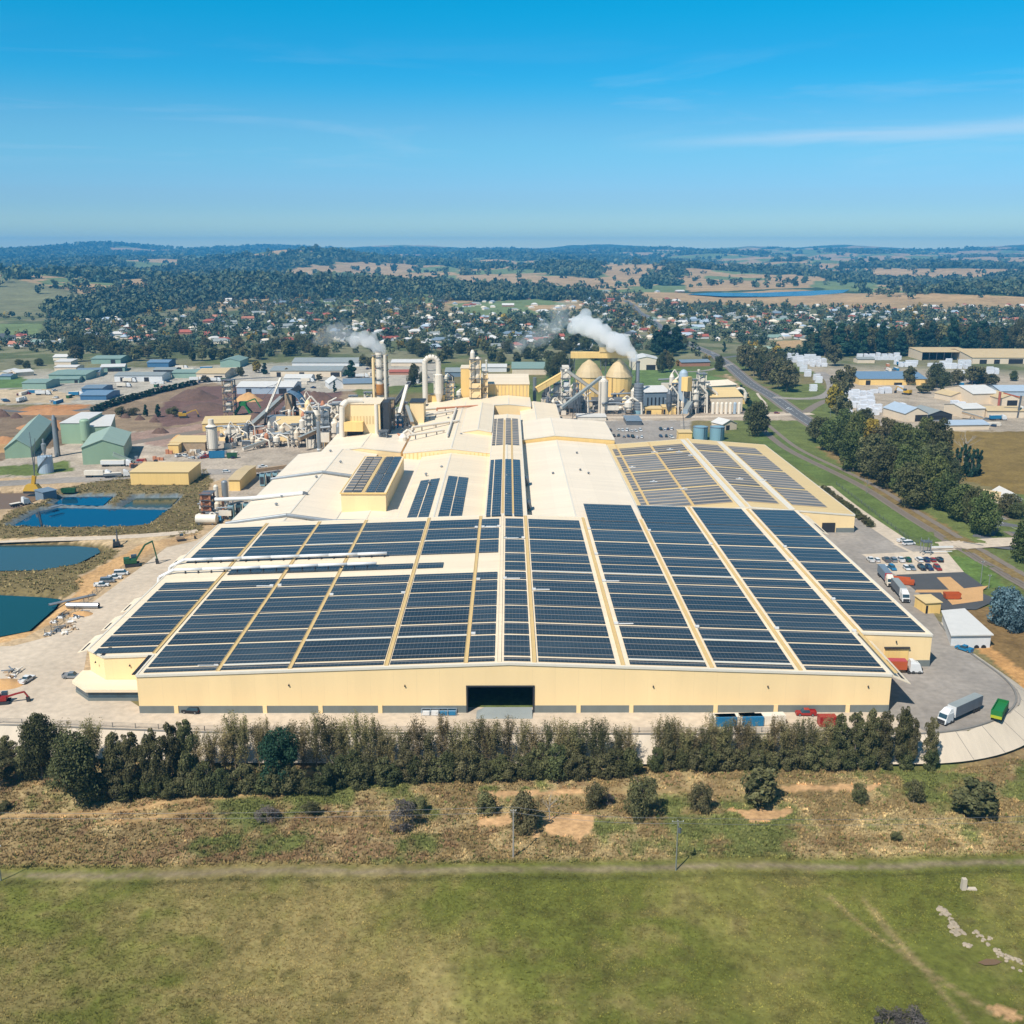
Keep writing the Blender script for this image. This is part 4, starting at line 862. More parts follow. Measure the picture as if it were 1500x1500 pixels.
# ------------------------------------------------------------------ sheds and yards around the factory
def shed(name, label, cat, p0, p1, ye, depth, rise=1.5, ridge='x', wall='tan_wall', roof='grey_roof', doors=(), group=None, hh=None, z0=None, trim=None, open_front=False):
    """front wall between two base pixels, eave at pixel row ye (or height hh), running depth metres away from the viewer."""
    a, c = GT(*p0), GT(*p1); zb = min(a[2], c[2]) if z0 is None else z0
    w = math.hypot(c[0]-a[0], c[1]-a[1]); rz = math.atan2(c[1]-a[1], c[0]-a[0]); h = hh if hh else at(p0[0], ye, a[1])[2]-zb
    t = thing(name, label, cat, (a[0], a[1], zb), rz, group); d = depth; b = MB()
    if ridge == 'x':
        F = [(0, 0, 0), (w, 0, 0), (w, d, 0), (0, d, 0), (0, 0, h), (w, 0, h), (w, d, h), (0, d, h), (0, d/2, h+rise), (w, d/2, h+rise)]
        fs = [(0, 1, 5, 4), (1, 2, 6, 9, 5), (2, 3, 7, 6), (3, 0, 4, 8, 7)]; rp = [[(-.5, -.6, h-.6*rise/d*2), (w+.5, -.6, h-.6*rise/d*2), (w+.5, d/2, h+rise), (-.5, d/2, h+rise)], [(-.5, d/2, h+rise), (w+.5, d/2, h+rise), (w+.5, d+.6, h-.6*rise/d*2), (-.5, d+.6, h-.6*rise/d*2)]]
    elif ridge == 'y':
        F = [(0, 0, 0), (w, 0, 0), (w, d, 0), (0, d, 0), (0, 0, h), (w, 0, h), (w, d, h), (0, d, h), (w/2, 0, h+rise), (w/2, d, h+rise)]
        fs = [(0, 1, 5, 8, 4), (1, 2, 6, 5), (2, 3, 7, 9, 6), (3, 0, 4, 7)]; rp = [[(-.5, -.5, h-.5*rise/w*2), (w/2, -.5, h+rise), (w/2, d+.5, h+rise), (-.5, d+.5, h-.5*rise/w*2)], [(w/2, -.5, h+rise), (w+.5, -.5, h-.5*rise/w*2), (w+.5, d+.5, h-.5*rise/w*2), (w/2, d+.5, h+rise)]]
    else:                                    # mono pitch, rising away
        F = [(0, 0, 0), (w, 0, 0), (w, d, 0), (0, d, 0), (0, 0, h), (w, 0, h), (w, d, h+rise), (0, d, h+rise)]
        fs = [(0, 1, 5, 4), (1, 2, 6, 5), (2, 3, 7, 6), (3, 0, 4, 7)]; rp = [[(-.4, -.4, h), (w+.4, -.4, h), (w+.4, d+.4, h+rise), (-.4, d+.4, h+rise)]]
    if open_front: fs = fs[1:]
    b.add(F, fs); b.build('wall', wall, t, world=False)
    b = MB()
    for q in rp: b.add([(x, y, z+.05) for x, y, z in q]+[(x, y, z+.25) for x, y, z in q], [(3, 2, 1, 0), (4, 5, 6, 7), (0, 1, 5, 4), (1, 2, 6, 5), (2, 3, 7, 6), (3, 0, 4, 7)])
    b.build('roof', roof, t, world=False)
    if open_front:
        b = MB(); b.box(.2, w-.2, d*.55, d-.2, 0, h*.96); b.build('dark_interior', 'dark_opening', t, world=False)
        for k in range(int(w/8)+1):
            x = min(w-.3, max(.3, k*8)); b = MB(); b.box(x-.2, x+.2, .1, .5, 0, h-.05); b.build('post', 'grey_steel', t, world=False)
    for u0, u1, v in doors:
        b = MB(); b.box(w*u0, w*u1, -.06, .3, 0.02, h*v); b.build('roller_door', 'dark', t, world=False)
    return t
SH = [ # industrial estate west of the factory
 ('pale green shed with one dark door standing against the trees', (134, 533), (177, 533), 525.5, 34, 1.6, 'x', 'green_shed', 'green_roof', [(.66, .82, .8)]),
 ('broad green-roofed shed with a tan end in the estate', (72, 557), (126, 557), 549, 42, 1.6, 'x', 'green_shed', 'green_roof', []),
 ('grey-roofed tan shed adjoining the broad green one', (112, 553), (146, 552), 546, 36, 2.2, 'x', 'tan_wall', 'slate_roof', []),
 ('low green lean-to before the broad green-roofed shed', (82, 562), (116, 561), 556, 20, 1, 'x', 'green_shed', 'green_roof', [(.8, .95, .7)]),
 ('green shed beside the sandy truck yard', (33, 570), (68, 570), 561, 28, 1.4, 'x', 'green_shed', 'green_roof', []),
 ('bright blue shed at the edge of the sandy yard', (118, 586), (156, 586), 579, 30, 1.6, 'x', 'blue_wall', 'blue_roof', []),
 ('smaller blue-roofed shed behind the bright blue one', (120, 575), (150, 575), 569, 24, 1.3, 'x', 'blue_wall', 'slate_roof', []),
 ('long white shed with three dark doors', (168, 559), (238, 559), 550, 26, 1.5, 'x', 'white', 'grey_roof', [(.12, .2, .7), (.37, .46, .7), (.62, .72, .7)]),
 ('pale shed with a wide dark opening behind the white one', (148, 545), (183, 544), 538, 26, 1.5, 'x', 'green_shed', 'white_roof', [(.28, .9, .75)]),
 ('blue-roofed shed by the estate trees', (216, 538), (247, 538), 531, 24, 1.6, 'x', 'blue_wall', 'blue_roof', []),
 ('grey shed with a deep dark veranda in the estate', (225, 549), (256, 549), 542, 20, 1.4, 'x', 'dark_steel', 'grey_roof', []),
 ('white low shed at the estate corner', (-6, 552), (12, 552), 546, 26, 1.4, 'y', 'tan_wall', 'white_roof', []),
 ('white-roofed open shed on the green strip', (24, 552), (50, 550), 546, 22, 1.6, 'x', 'tan_wall', 'white_roof', []),
 ('white skillion-roofed shed by the green paddock', (80, 535), (104, 535), 530, 18, 1.2, 'm', 'tan_wall', 'white_roof', []),
 ('white-roofed shed behind the broad green one', (80, 544), (112, 544), 538, 20, 1.2, 'x', 'tan_wall', 'white_roof', []),
 ('green gabled shed behind the cream workshop', (323, 538), (352, 538), 529, 34, 2.6, 'y', 'green_shed', 'green_roof', []),
 ('cream workshop with a green-doored front', (288, 556), (330, 556), 547, 40, 2.5, 'x', 'tan_wall', 'tan_roof', [(.2, .35, .7), (.62, .9, .6)]),
 ('teal-roofed long shed beside the conifer hedge', (252, 554), (296, 554), 546, 26, 1.6, 'x', 'green_shed', 'green_roof', []),
 ('very long white-walled shed with a pale green roof', (428, 537), (526, 537), 531, 34, 3.2, 'x', 'white', 'grey_roof', []),
 ('long tan shed with three dark doors and a grey roof', (396, 552), (500, 552), 543, 36, 2.4, 'x', 'tan_wall', 'grey_roof', [(.09, .15, .75), (.41, .48, .75), (.85, .98, .75)]),
 ('white fabric shed with a dark open end', (416, 560), (455, 560), 554, 22, 2.2, 'x', 'white', 'white_roof', []),
 ('pale lilac shed with two dark doors behind the bark yard', (347, 577), (430, 577), 567, 34, 2.6, 'x', 'ice_roof', 'white_roof', [(.16, .26, .75), (.74, .88, .8)]),
 ('round-topped white shelter at the edge of the bark yard', (482, 570), (505, 569), 562, 20, 4.5, 'y', 'white', 'white_roof', []),
 ('grey-roofed store in line with the smoking stack', (503, 570), (552, 569), 562, 30, 2.4, 'x', 'tan_wall', 'slate_roof', []),
 ('pale store with a tan roof farther behind the stack', (573, 536), (618, 536), 531, 26, 1.8, 'x', 'tan_wall', 'white_roof', []),
 ('low red-roofed store behind the stack', (570, 549), (602, 549), 545, 16, 1.4, 'x', 'brick_house', 'red_roof', []),
 ('grey store behind the looped white ducts', (652, 552), (692, 552), 545, 34, 2.2, 'x', 'slate_roof', 'grey_roof', []),
 ('teal-roofed hall behind the headhouse, beside the round dark tree', (750, 549), (802, 549), 540, 52, 3.5, 'x', 'tan_wall', 'green_roof', []),
 ('white flat store behind the ducts and headhouse', (706, 545), (742, 545), 538, 30, 1.6, 'x', 'white', 'white_roof', []),
 ('big beige hall with a dark window behind the steaming stack', (927, 542), (966, 542), 527, 34, 3, 'y', 'cream_house', 'white_roof', [(.5, .85, .5)]),
 ('long grey-roofed house by the road junction', (998, 537), (1040, 536), 531, 16, 2, 'x', 'brick_house', 'slate_roof', []),
 ('pale green shed on the slope beside the tree belt', (1108, 517), (1136, 517), 511, 24, 2, 'x', 'tan_wall', 'sage_roof', []),
 ('white depot shed at the foot of the town', (842, 512), (868, 512), 506, 20, 1.5, 'x', 'white', 'white_roof', []),
 ('farmhouse shed at the west edge below the town', (78, 528), (98, 528), 523, 16, 2.2, 'x', 'cream_house', 'white_roof', []),
 ('dull green shelter with a grey roof by the quarry', (0, 556), (16, 556), 551, 14, 1.4, 'x', 'green_shed', 'slate_roof', []),
]
for s in SH: shed('shed', s[0], 'shed', *s[1:9], doors=s[9])
# pale green works west of the yard
shed('factory_shed', 'big pale green gabled shed facing the ponds', 'factory shed', (122, 681), (183, 678), 656, 46, 4, 'y', 'sage_wall', 'sage_roof')
shed('factory_shed', 'tall pale green shed with a dark open side', 'factory shed', (91, 650), (122, 650), 620, 34, 1.5, 'm', 'sage_wall', 'white_roof')
shed('factory_shed', 'pale green wing with a dark bay beside the round silo', 'factory shed', (122, 650), (164, 648), 626, 34, 2, 'm', 'sage_wall', 'white_roof', [(.05, .3, .55), (.62, .92, .6)])
shed('factory_shed', 'long low pale green shed behind the striped chimney', 'factory shed', (8, 672), (46, 670), 657, 96, 5, 'y', 'sage_wall', 'sage_roof')
shed('factory_shed', 'long yellow flat-roofed shed above the lined pond', 'factory shed', (192, 710), (277, 710), 692, 22, .8, 'm', 'yellow_wall', 'yellow_roof')
shed('factory_shed', 'small yellow shed at the head of the pond bank', 'factory shed', (336, 719), (352, 719), 703, 34, 1, 'x', 'yellow_wall', 'tan_roof')
shed('factory_shed', 'yellow log-yard shed beside the green loader', 'factory shed', (297, 632), (365, 630), 621, 22, 1.4, 'm', 'yellow_wall', 'yellow_roof')
shed('factory_shed', 'grey block below the yellow log-yard shed', 'factory shed', (327, 640), (354, 640), 629, 10, .4, 'm', 'grey_roof', 'tan_roof')
shed('factory_shed', 'long tan chipper shed beside the white silo', 'factory shed', (250, 661), (301, 661), 648, 18, .8, 'm', 'timber', 'yellow_roof')
shed('factory_shed', 'squat yellow block at the end of the chipper shed', 'factory shed', (247, 664), (262, 664), 652, 10, .3, 'm', 'yellow_wall', 'yellow_roof')
shed('factory_shed', 'tan conveyor shed above the concrete apron', 'factory shed', (405, 633), (440, 632), 622, 14, 3, 'm', 'tan_wall', 'yellow_roof')
# rear works
shed('factory_shed', 'yellow ribbed store at the foot of the two big silos', 'factory shed', (866, 592), (928, 590), 572, 30, 3, 'm', 'yellow_wall', 'yellow_roof', hh=14)
shed('factory_shed', 'dark low machine hall under the yellow store', 'factory shed', (868, 600), (930, 600), 588, 14, 1, 'm', 'dark_steel', 'grey_steel')
shed('factory_shed', 'grey mill building with a row of upright windows', 'factory shed', (944, 600), (979, 599), 575, 30, 3, 'x', 'slate_roof', 'white_roof', [(.1, .16, .7), (.26, .32, .7), (.42, .48, .7), (.58, .64, .7), (.74, .8, .7)])
shed('factory_shed', 'low yellow bay, the one touching the grey round tower', 'factory shed', (946, 607), (969, 607), 599, 10, .6, 'm', 'yellow_wall', 'yellow_roof', [(.02, .34, .75)])
shed('factory_shed', 'low yellow bay next to the blue-grey round tower', 'factory shed', (971, 607), (990, 607), 597, 10, .6, 'm', 'yellow_wall', 'yellow_roof', [(.02, .2, .75)])
shed('factory_shed', 'yellow-roofed mill hall with pale bins along its front', 'factory shed', (1040, 604), (1087, 603), 582, 38, 4.5, 'x', 'tan_wall', 'yellow_roof')
shed('factory_shed', 'cream-roofed store behind the yellow-roofed mill hall', 'factory shed', (1034, 583), (1078, 580), 566, 26, 2.5, 'x', 'tan_wall', 'pale_roof')
shed('factory_shed', 'grey open shelter in the rear parking area', 'shelter', (918, 623), (940, 623), 617, 22, .3, 'm', 'grey_steel', 'slate_roof')
shed('hut', 'cream gabled hut beside the two teal tanks', 'hut', (1058, 631), (1079, 629), 622, 12, 2.6, 'y', 'tan_wall', 'white_roof', [(.25, .5, .8)])
shed('hut', 'yellow box room behind the grey solar roof', 'hut', (994, 648), (1013, 648), 634, 9, .3, 'm', 'yellow_wall', 'yellow_roof')
shed('hut', 'white flat canopy along the rear parking area', 'shelter', (845, 616), (888, 616), 611, 14, .2, 'm', 'offwhite', 'white_roof')
# sawmill on the east side
shed('sawmill_shed', 'blue-roofed yellow mill shed behind the white timber packs', 'mill shed', (1258, 564), (1357, 564), 555, 52, 3.5, 'x', 'yellow_wall', 'blue_roof', [(.1, .17, .75), (.52, .64, .4)])
shed('sawmill_shed', 'wide open-fronted shed under a flat tan roof', 'mill shed', (1350, 528), (1424, 528), 516, 40, 1.5, 'm', 'tan_wall', 'tan_roof', open_front=True)
shed('sawmill_shed', 'sprawling tan-roofed mill hall at the far end of the packs', 'mill shed', (1424, 533), (1530, 533), 524, 90, 5, 'x', 'tan_wall', 'tan_roof', [(.1, .2, .7), (.3, .38, .7), (.5, .7, .8)])
shed('sawmill_shed', 'open shed with an ice-blue gable roof among the packs', 'mill shed', (1325, 618), (1358, 617), 606, 30, 4, 'y', 'tan_wall', 'ice_roof', [(.45, .98, .8)])
shed('sawmill_shed', 'lower grey gable joined to the ice-blue shed', 'mill shed', (1358, 617), (1394, 616), 608, 26, 3, 'y', 'dark_steel', 'grey_roof', [(.1, .9, .85)])
shed('sawmill_shed', 'low ice-blue-roofed shed along the dry paddock', 'mill shed', (1387, 630), (1449, 629), 623, 20, 1.6, 'x', 'tan_wall', 'ice_roof')
shed('sawmill_shed', 'cream kiln house with a round front in the mill yard', 'mill shed', (1392, 588), (1415, 587), 580, 20, 2.5, 'y', 'tan_wall', 'tan_roof')
shed('sawmill_shed', 'long grey shed with a maroon ridge in the mill', 'mill shed', (1465, 580), (1540, 580), 573, 30, 3, 'x', 'ice_roof', 'ice_roof')
shed('sawmill_shed', 'pale pink sorting shed beside the maroon chimney', 'mill shed', (1424, 592), (1462, 591), 577, 40, 4, 'x', 'tan_wall', 'white_roof')
shed('sawmill_shed', 'cream shed with a black arched bay', 'mill shed', (1464, 596), (1494, 596), 584, 26, 3, 'y', 'tan_wall', 'tan_roof', [(.35, .85, .8)])
shed('sawmill_shed', 'pale sorting shed with orange conveyors before it', 'mill shed', (1410, 612), (1442, 611), 599, 24, 2, 'x', 'tan_wall', 'white_roof')
shed('sawmill_shed', 'cream shed next to the crane in the mill yard', 'mill shed', (1446, 612), (1500, 612), 602, 20, 2, 'x', 'tan_wall', 'tan_roof')
shed('sawmill_shed', 'small pale hut among the rear packs', 'mill shed', (1256, 532), (1281, 532), 526, 14, 1.5, 'x', 'tan_wall', 'grey_roof')
# gate yard
sg = thing('gate_building', 'low white-roofed loading building on the yard edge', 'loading building', G(1420, 950)); P = [G(px, py, 3.4)[:2] for px, py in ((1394, 931), (1452, 930), (1412, 893), (1381, 896))]
b = MB(); b.prism(P, -3.0, 3.4); b.build('wall', 'white', sg); b = MB(); b.prism([(P[0][0]-.5, P[0][1]-.6), (P[1][0]+.5, P[1][1]-.6), (P[2][0]+.4, P[2][1]+.4), (P[3][0]-.4, P[3][1]+.4)], 3.4, 3.75); b.build('roof', 'white_roof', sg)
for u in (.66, .84):
    b = MB(); c = (P[0][0]+(P[1][0]-P[0][0])*u, P[0][1]+(P[1][1]-P[0][1])*u); b.cyl((c[0], c[1]-.3, -.6), (c[0], c[1]+.2, -.6), .75, .75, 14); b.build('pipe_opening', 'dark', sg)
shed('hut', 'small yellow pump house by the loading building', 'hut', (1355, 899), (1377, 899), 884, 7, .3, 'm', 'yellow_wall', 'yellow_roof', [(.02, .16, .8)])
shed('house', 'long cream bungalow with a tan roof beyond the railway trees', 'house', (1432, 732), (1466, 738), 727, 14, 2.2, 'x', 'cream_house', 'tan_roof')
shed('house', 'white-roofed house behind the railway trees', 'house', (1468, 738), (1496, 738), 731, 14, 3, 'y', 'white', 'white_roof')
shed('hut', 'small grey hut standing near the pond crane', 'hut', (64, 732), (84, 731), 722, 7, .4, 'm', 'slate_roof', 'slate_roof')
# ------------------------------------------------------------------ process plant
def vessel(name, label, cat, px, yb, yt, rpx, mat, prof=None, parts=(), base=None, z0=0., n=20):
    """upright round vessel: base pixel, top pixel row, radius in pixels; prof as fractions (radius, height)."""
    c = base or G(px, yb, z0); h = at(px, yt, c[1])[2]-c[2]; w = proj(*c)[2]; r = rpx*float(w)/FPX
    t = thing(name, label, cat, c); b = MB(); b.lathe(c, [(r*a, h*z) for a, z in (prof or [(1, 0), (1, .93), (.35, 1)])], n); b.build('shell', mat, t, smooth=False)
    for pn, pm, pr in parts:
        b = MB(); b.lathe(c, [(r*a, h*z) for a, z in pr], n); b.build(pn, pm, t)
    return t, c, r, h
def ladder(t, c, r, h, ang=-2.2, mat='dark_steel'):
    x, y = c[0]+(r+.35)*math.cos(ang), c[1]+(r+.35)*math.sin(ang); b = MB()
    for s in (-.35, .35): b.box(x+s-.06, x+s+.06, y-.06, y+.06, c[2], c[2]+h)
    for z in np.arange(1, h, 1.2): b.box(x-.35, x+.35, y-.05, y+.05, c[2]+z, c[2]+z+.1)
    b.build('ladder', mat, t)
def railing(t, c, r, z, mat='dark_steel'):
    b = MB()
    for k in range(14):
        a0, a1 = 6.28*k/14, 6.28*(k+1)/14; p = (c[0]+r*math.cos(a0), c[1]+r*math.sin(a0)); q = (c[0]+r*math.cos(a1), c[1]+r*math.sin(a1))
        b.beam((*p, c[2]+z), (*p, c[2]+z+1.1), .1); b.beam((*p, c[2]+z+1.1), (*q, c[2]+z+1.1), .1)
    b.build('railing', mat, t)
SILO = [(1, 0), (1, .60), (1.06, .60), (.1, .98), (.1, 1)]
for px, lab in ((862, 'big yellow cone-roofed silo, the one nearer the white tower'), (906, 'big yellow cone-roofed silo, the one nearer the steaming stack')):
    t, c, r, h = vessel('silo', lab, 'silo', px, 590, 527, 20 if px < 900 else 19, 'yellow_wall', [(1, 0), (1, .62)], [('cone_roof', 'tan_roof', [(1.05, .62), (.86, .75), (.52, .9), (.14, .99), (.12, 1.0)])]); ladder(t, c, r, h*.62)
s0, s1 = at(836, 524, 830), at(906, 517, 830)
t = thing('conveyor_gallery', 'yellow gallery bridging the tops of the two silos', 'conveyor', (s0[0], 830, 0)); b = MB(); b.box(s0[0], at(930, 517, 830)[0], 828, 833, s1[2]-4.0, s1[2]+.8); b.build('gallery', 'yellow_wall', t)
b = MB(); b.box(at(878, 515, 830)[0], at(905, 515, 830)[0], 827.5, 833.5, s1[2]+.8, s1[2]+4.6); b.build('headhouse', 'yellow_roof', t)
for px in (838, 884, 929):
    b = MB(); x = at(px, 520, 830)[0]
    for dx in (-2, 2): b.box(x+dx-.3, x+dx+.3, 830, 830.6, 0, s1[2]-4)
    for z in range(2, int(s1[2]-8), 7): b.beam((x-2, 830.3, z), (x+2, 830.3, z+7), .25)
    b.build('trestle', 'grey_steel', t)
t, c, r, h = vessel('silo', 'white round silo in front of the yellow store', 'silo', 883, 605, 551, 7, 'offwhite', [(1, 0), (1, .86), (.4, .95), (.4, 1)]); ladder(t, c, r, h*.86); railing(t, c, r*1.05, h*.86)
t, c, r, h = vessel('silo', 'ringed grey round tower below the steaming stack', 'silo', 934.5, 606, 562, 7, 'galv', [(1, .12), (1, 1)], [('skirt', 'teal_tank', [(1.03, 0), (1.03, .12)])])
for k in range(9): b = MB(); b.lathe(c, [(r*1.06, h*(.15+k*.09)), (r*1.06, h*(.15+k*.09)+.5)], 20); b.build('ring', 'grey_steel', t)
railing(t, c, r*1.05, h)
vessel('chimney', 'thin grey chimney puffing white steam beside the silos', 'chimney', 933, 600, 529, 2.2, 'galv', [(1.3, 0), (1.2, .3), (1, 1)], [('cap_ring', 'grey_steel', [(1.2, .97), (1.2, 1.0)])])
STEAM1 = at(933, 528, G(933, 600)[1])
vessel('silo', 'blue-grey domed round tower by the yellow bin', 'silo', 999, 605, 541, 7, 'bluewhite_tank', [(1, 0), (1, .85), (.85, .93), (.5, .98), (.1, 1)])
t, c, r, h = vessel('silo', 'square yellow bin on stilts with a dark hopper', 'bin', 1004, 606, 552, 7, 'yellow_wall', [(1.1, .62), (1.1, 1)], [('hopper', 'grey_steel', [(.3, .42), (1.05, .62)])], n=4)
b = MB()
for dx in (-.75, .75):
    for dy in (-.75, .75): b.box(c[0]+dx*r-.25, c[0]+dx*r+.25, c[1]+dy*r-.25, c[1]+dy*r+.25, 0, h*.62)
b.build('stilts', 'offwhite', t)
for px, lab in ((1025.5, 'teal water tank, the one beside the yellow box room'), (1050, 'teal water tank, the one beside the cream hut')):
    t, c, r, h = vessel('water_tank', lab, 'tank', px, 644, 624, 10.5, 'teal_tank', [(1, 0), (1, .96), (.2, 1)], [('top_rim', 'slate_roof', [(1.03, .92), (1.03, .97)])], n=24); ladder(t, c, r, h, -1.2)
# slanting conveyors and ducts
def gallery(label, p, q, w, h, mat='yellow_wall', legs=2, name='conveyor', cat='conveyor'):
    t = thing(name, label, cat, (p[0], p[1], 0)); b = MB(); b.beam(p, q, w, h); b.build('gallery', mat, t)
    b = MB(); b.beam((p[0], p[1], p[2]+h/2+.05), (q[0], q[1], q[2]+h/2+.05), w+.3, .12); b.build('roof', 'grey_roof' if mat != 'yellow_wall' else 'yellow_roof', t)
    for k in range(legs):
        u = (k+1)/(legs+1); x, y, z = (p[i]+(q[i]-p[i])*u for i in range(3)); b = MB()
        for s in (-1, 1): b.beam((x+s*w*.8, y, 0), (x+s*w*.3, y, z-h/2), .35)
        for zz in np.arange(2, z-h/2-2, 4): b.beam((x-w*.7, y, zz), (x+w*.6, y, zz+3), .2)
        b.build('trestle', 'grey_steel', t)
    return t
gallery('yellow inclined gallery climbing towards the white cleaning tower', at(786, 571, 760), at(829, 546, 765), 4, 4)
gallery('pale inclined conveyor crossing down to the white silo', at(829, 542, 745), at(876, 576, 760), 2.2, 2.2, 'offwhite')
gallery('pale inclined conveyor rising from the yard to the silo top', at(822, 598, 712), at(880, 553, 745), 1.8, 1.8, 'offwhite')
gallery('long wooden-coloured conveyor rising to the curved drum', G(368, 624, 2), at(413, 583, 745), 3, 3, 'timber', 2)
gallery('thin pale conveyor sloping over the western yard', G(356, 658, 1.5), at(426, 633, 640), 1.6, 1.6, 'offwhite', 3)
gallery('grey-brown conveyor descending from the tower to the yard', at(438, 643, 610), at(498, 616, 640), 2.2, 2.2, 'timber', 2)
gallery('rusty steep conveyor leaning against the tower', at(578, 592, 650), at(600, 561, 668), 2.2, 2.2, 'dark_steel', 1)
gallery('pale steep conveyor beside the rusty one', at(585, 606, 640), at(596, 565, 660), 1.8, 1.8, 'offwhite', 1)
gallery('dark short conveyor near the filter house', at(604, 620, 620), at(596, 596, 640), 1.8, 1.8, 'timber', 1)
gallery('green-trimmed loading chute on the pale green gabled shed', G(166, 665, 7), G(196, 677, 1.5), 2.2, 2.0, 'sage_roof', 1)
gallery('orange conveyor in the mill sorting yard', G(1409, 604, 5), G(1440, 613, 1.5), 2.5, 1.5, 'timber', 1)
# tower frames
def frame(label, px0, px1, yb, yt, depth, mat, name='process_tower', floors=5, clad=(), cat='process tower', z0=0.):
    a, c = G(px0, yb, z0), G(px1, yb, z0); w = c[0]-a[0]; h = at(px0, yt, a[1])[2]-z0; t = thing(name, label, cat, a); b = MB()
    for x in (a[0], c[0]):
        for y in (a[1], a[1]+depth): b.box(x-.35, x+.35, y-.35, y+.35, z0, z0+h)
    for k in range(floors):
        z = z0+h*(k+.5)/floors; zn = z0+h*(k+1.5)/floors
        b.beam((a[0], a[1], z), (c[0], a[1], min(zn, z0+h)), .28); b.beam((c[0], a[1]+depth, z), (a[0], a[1]+depth, min(zn, z0+h)), .28); b.beam((a[0], a[1]+depth, z), (a[0], a[1], min(zn, z0+h)), .28)
    b.build('steel_frame', mat, t)
    for k in range(floors):
        z = z0+h*(k+1)/floors; b = MB(); b.box(a[0]-.8, c[0]+.8, a[1]-.8, a[1]+depth+.8, z-.25, z); b.build('deck', 'grey_steel', t)
        b = MB()
        for zz in (.55, 1.1): b.box(a[0]-.8, c[0]+.8, a[1]-.85, a[1]-.77, z+zz-.05, z+zz+.05)
        b.build('handrail', mat, t)
    for f0, f1, u0, u1, m in clad: b = MB(); b.box(a[0]+w*u0, a[0]+w*u1, a[1]+.6, a[1]+depth-.6, z0+h*f0, z0+h*f1); b.build('cladding', m, t)
    return t, a, w, h
frame('white cleaning tower at the head of the yellow gallery', 822, 834, 605, 541, 12, 'offwhite', clad=((.12, .45, .05, .6, 'offwhite'), (.5, .7, .3, .9, 'white'), (.76, 1.06, .1, .9, 'offwhite')))
frame('low white machine tower beside the cleaning tower', 806, 820, 603, 562, 10, 'offwhite', floors=3, clad=((.1, .5, .1, .8, 'offwhite'), (.55, .95, .35, .95, 'white')))
frame('lattice steel tower at the bark yard', 329, 343, 612, 557, 8, 'timber', floors=6, clad=((.7, .95, .15, .85, 'offwhite'), (.2, .4, .2, .7, 'offwhite')))
frame('slim grey steel stair tower in the dark gap by the tower', 557, 567, 668, 632, 6, 'galv', floors=8)
frame('bright blue steel frame next to the stair tower', 583, 590, 652, 612, 5, 'blue_paint', floors=5)
frame('brown machine frame behind the filter house', 604, 622, 620, 588, 10, 'offwhite', floors=3, clad=((.1, .9, .3, .9, 'offwhite'),))
frame('steel process frame between the yellow bin and the yellow-roofed hall', 1022, 1032, 605, 548, 10, 'offwhite', floors=5, clad=((.5, .9, .1, .8, 'offwhite'), (.15, .35, .2, .9, 'grey_steel')))
# the cream tower with its tall stack
tw = thing('tower_building', 'cream tower building with a notch and ribbed cladding by the orange band', 'tower', G(505, 666)); a = G(505, 664); D0 = a[1]; xa, xb = at(505, 650, D0)[0], at(558, 650, D0)[0]; ht = at(520, 592, D0)[2]
b = MB(); b.box(xa, xb, D0, D0+24, 0, ht); b.build('wall', 'cream_wall', tw)
b = MB(); b.box(xa-.4, xb+.4, D0-.4, D0+24.4, ht, ht+.5); b.build('roof', 'cream_roof', tw)
xn0, xn1 = at(507, 650, D0)[0], at(533, 650, D0)[0]; zn1 = at(520, 630, D0)[2]; zn0 = at(520, 640, D0)[2]
b = MB(); b.box(xn0, xn1, D0-4.5, D0-.05, 0, zn0); b.build('annex', 'yellow_wall', tw)
b = MB(); b.box(xn0+1, xn1, D0-.25, D0-.02, zn0, zn1); b.build('window', 'dark', tw)
b = MB(); b.box(xn0, xn1+.4, D0-5, D0-.05, zn1, zn1+5.5); b.build('hood', 'yellow_wall', tw)
for k in range(10): b = MB(); x = xa+(xb-xa)*(.1+.085*k); b.box(x, x+.9, D0-.12, D0-.02, ht*.60, ht*.76); b.build('wall_vent', 'yellow_roof', tw)
b = MB(); b.box(at(561, 650, D0)[0], at(570, 650, D0)[0], D0+2, D0+16, 0, ht*1.02); b.build('shaft', 'dark_steel', tw)  # dark box, its colour stands in for the shaded pit beside the tower
b = MB(); b.tube([at(501, 656, D0-3), at(501, 596, D0-3), at(508, 588, D0), at(530, 588, D0+4)], 1.7, 12); b.build('riser_duct', 'offwhite', tw)
t, c, r, h = vessel('chimney', 'tall cream stack with an orange band, smoking at its top', 'chimney', 559, 640, 516, 5, 'offwhite', [(1, 0), (1, .58), (.98, .68), (.98, 1)], [('orange_band', 'orange_rust', [(1.12, .50), (1.12, .63)]), ('top_rim', 'offwhite', [(1.05, .97), (1.05, 1.0)])])
for s in (-1.7, 1.7): b = MB(); b.cyl((c[0]+s*r, c[1]-1, 0), (c[0]+s*r, c[1]-1, h*(.93 if s < 0 else .97)), r*.42, r*.42, 10); b.build('side_pipe', 'cream_wall' if s < 0 else 'offwhite', t)
for z in (.35, .5, .68, .82, .94): b = MB(); b.lathe(c, [(r*1.25, h*z), (r*1.25, h*z+.3)], 16); b.build('platform', 'grey_steel', t); railing(t, c, r*1.25, h*z+.3)
STEAM2 = at(560, 514, c[1])
frame('slender scaffold tower wrapped round the smoking stack', 550, 569, 640, 521, 7, 'cream_wall', floors=11)
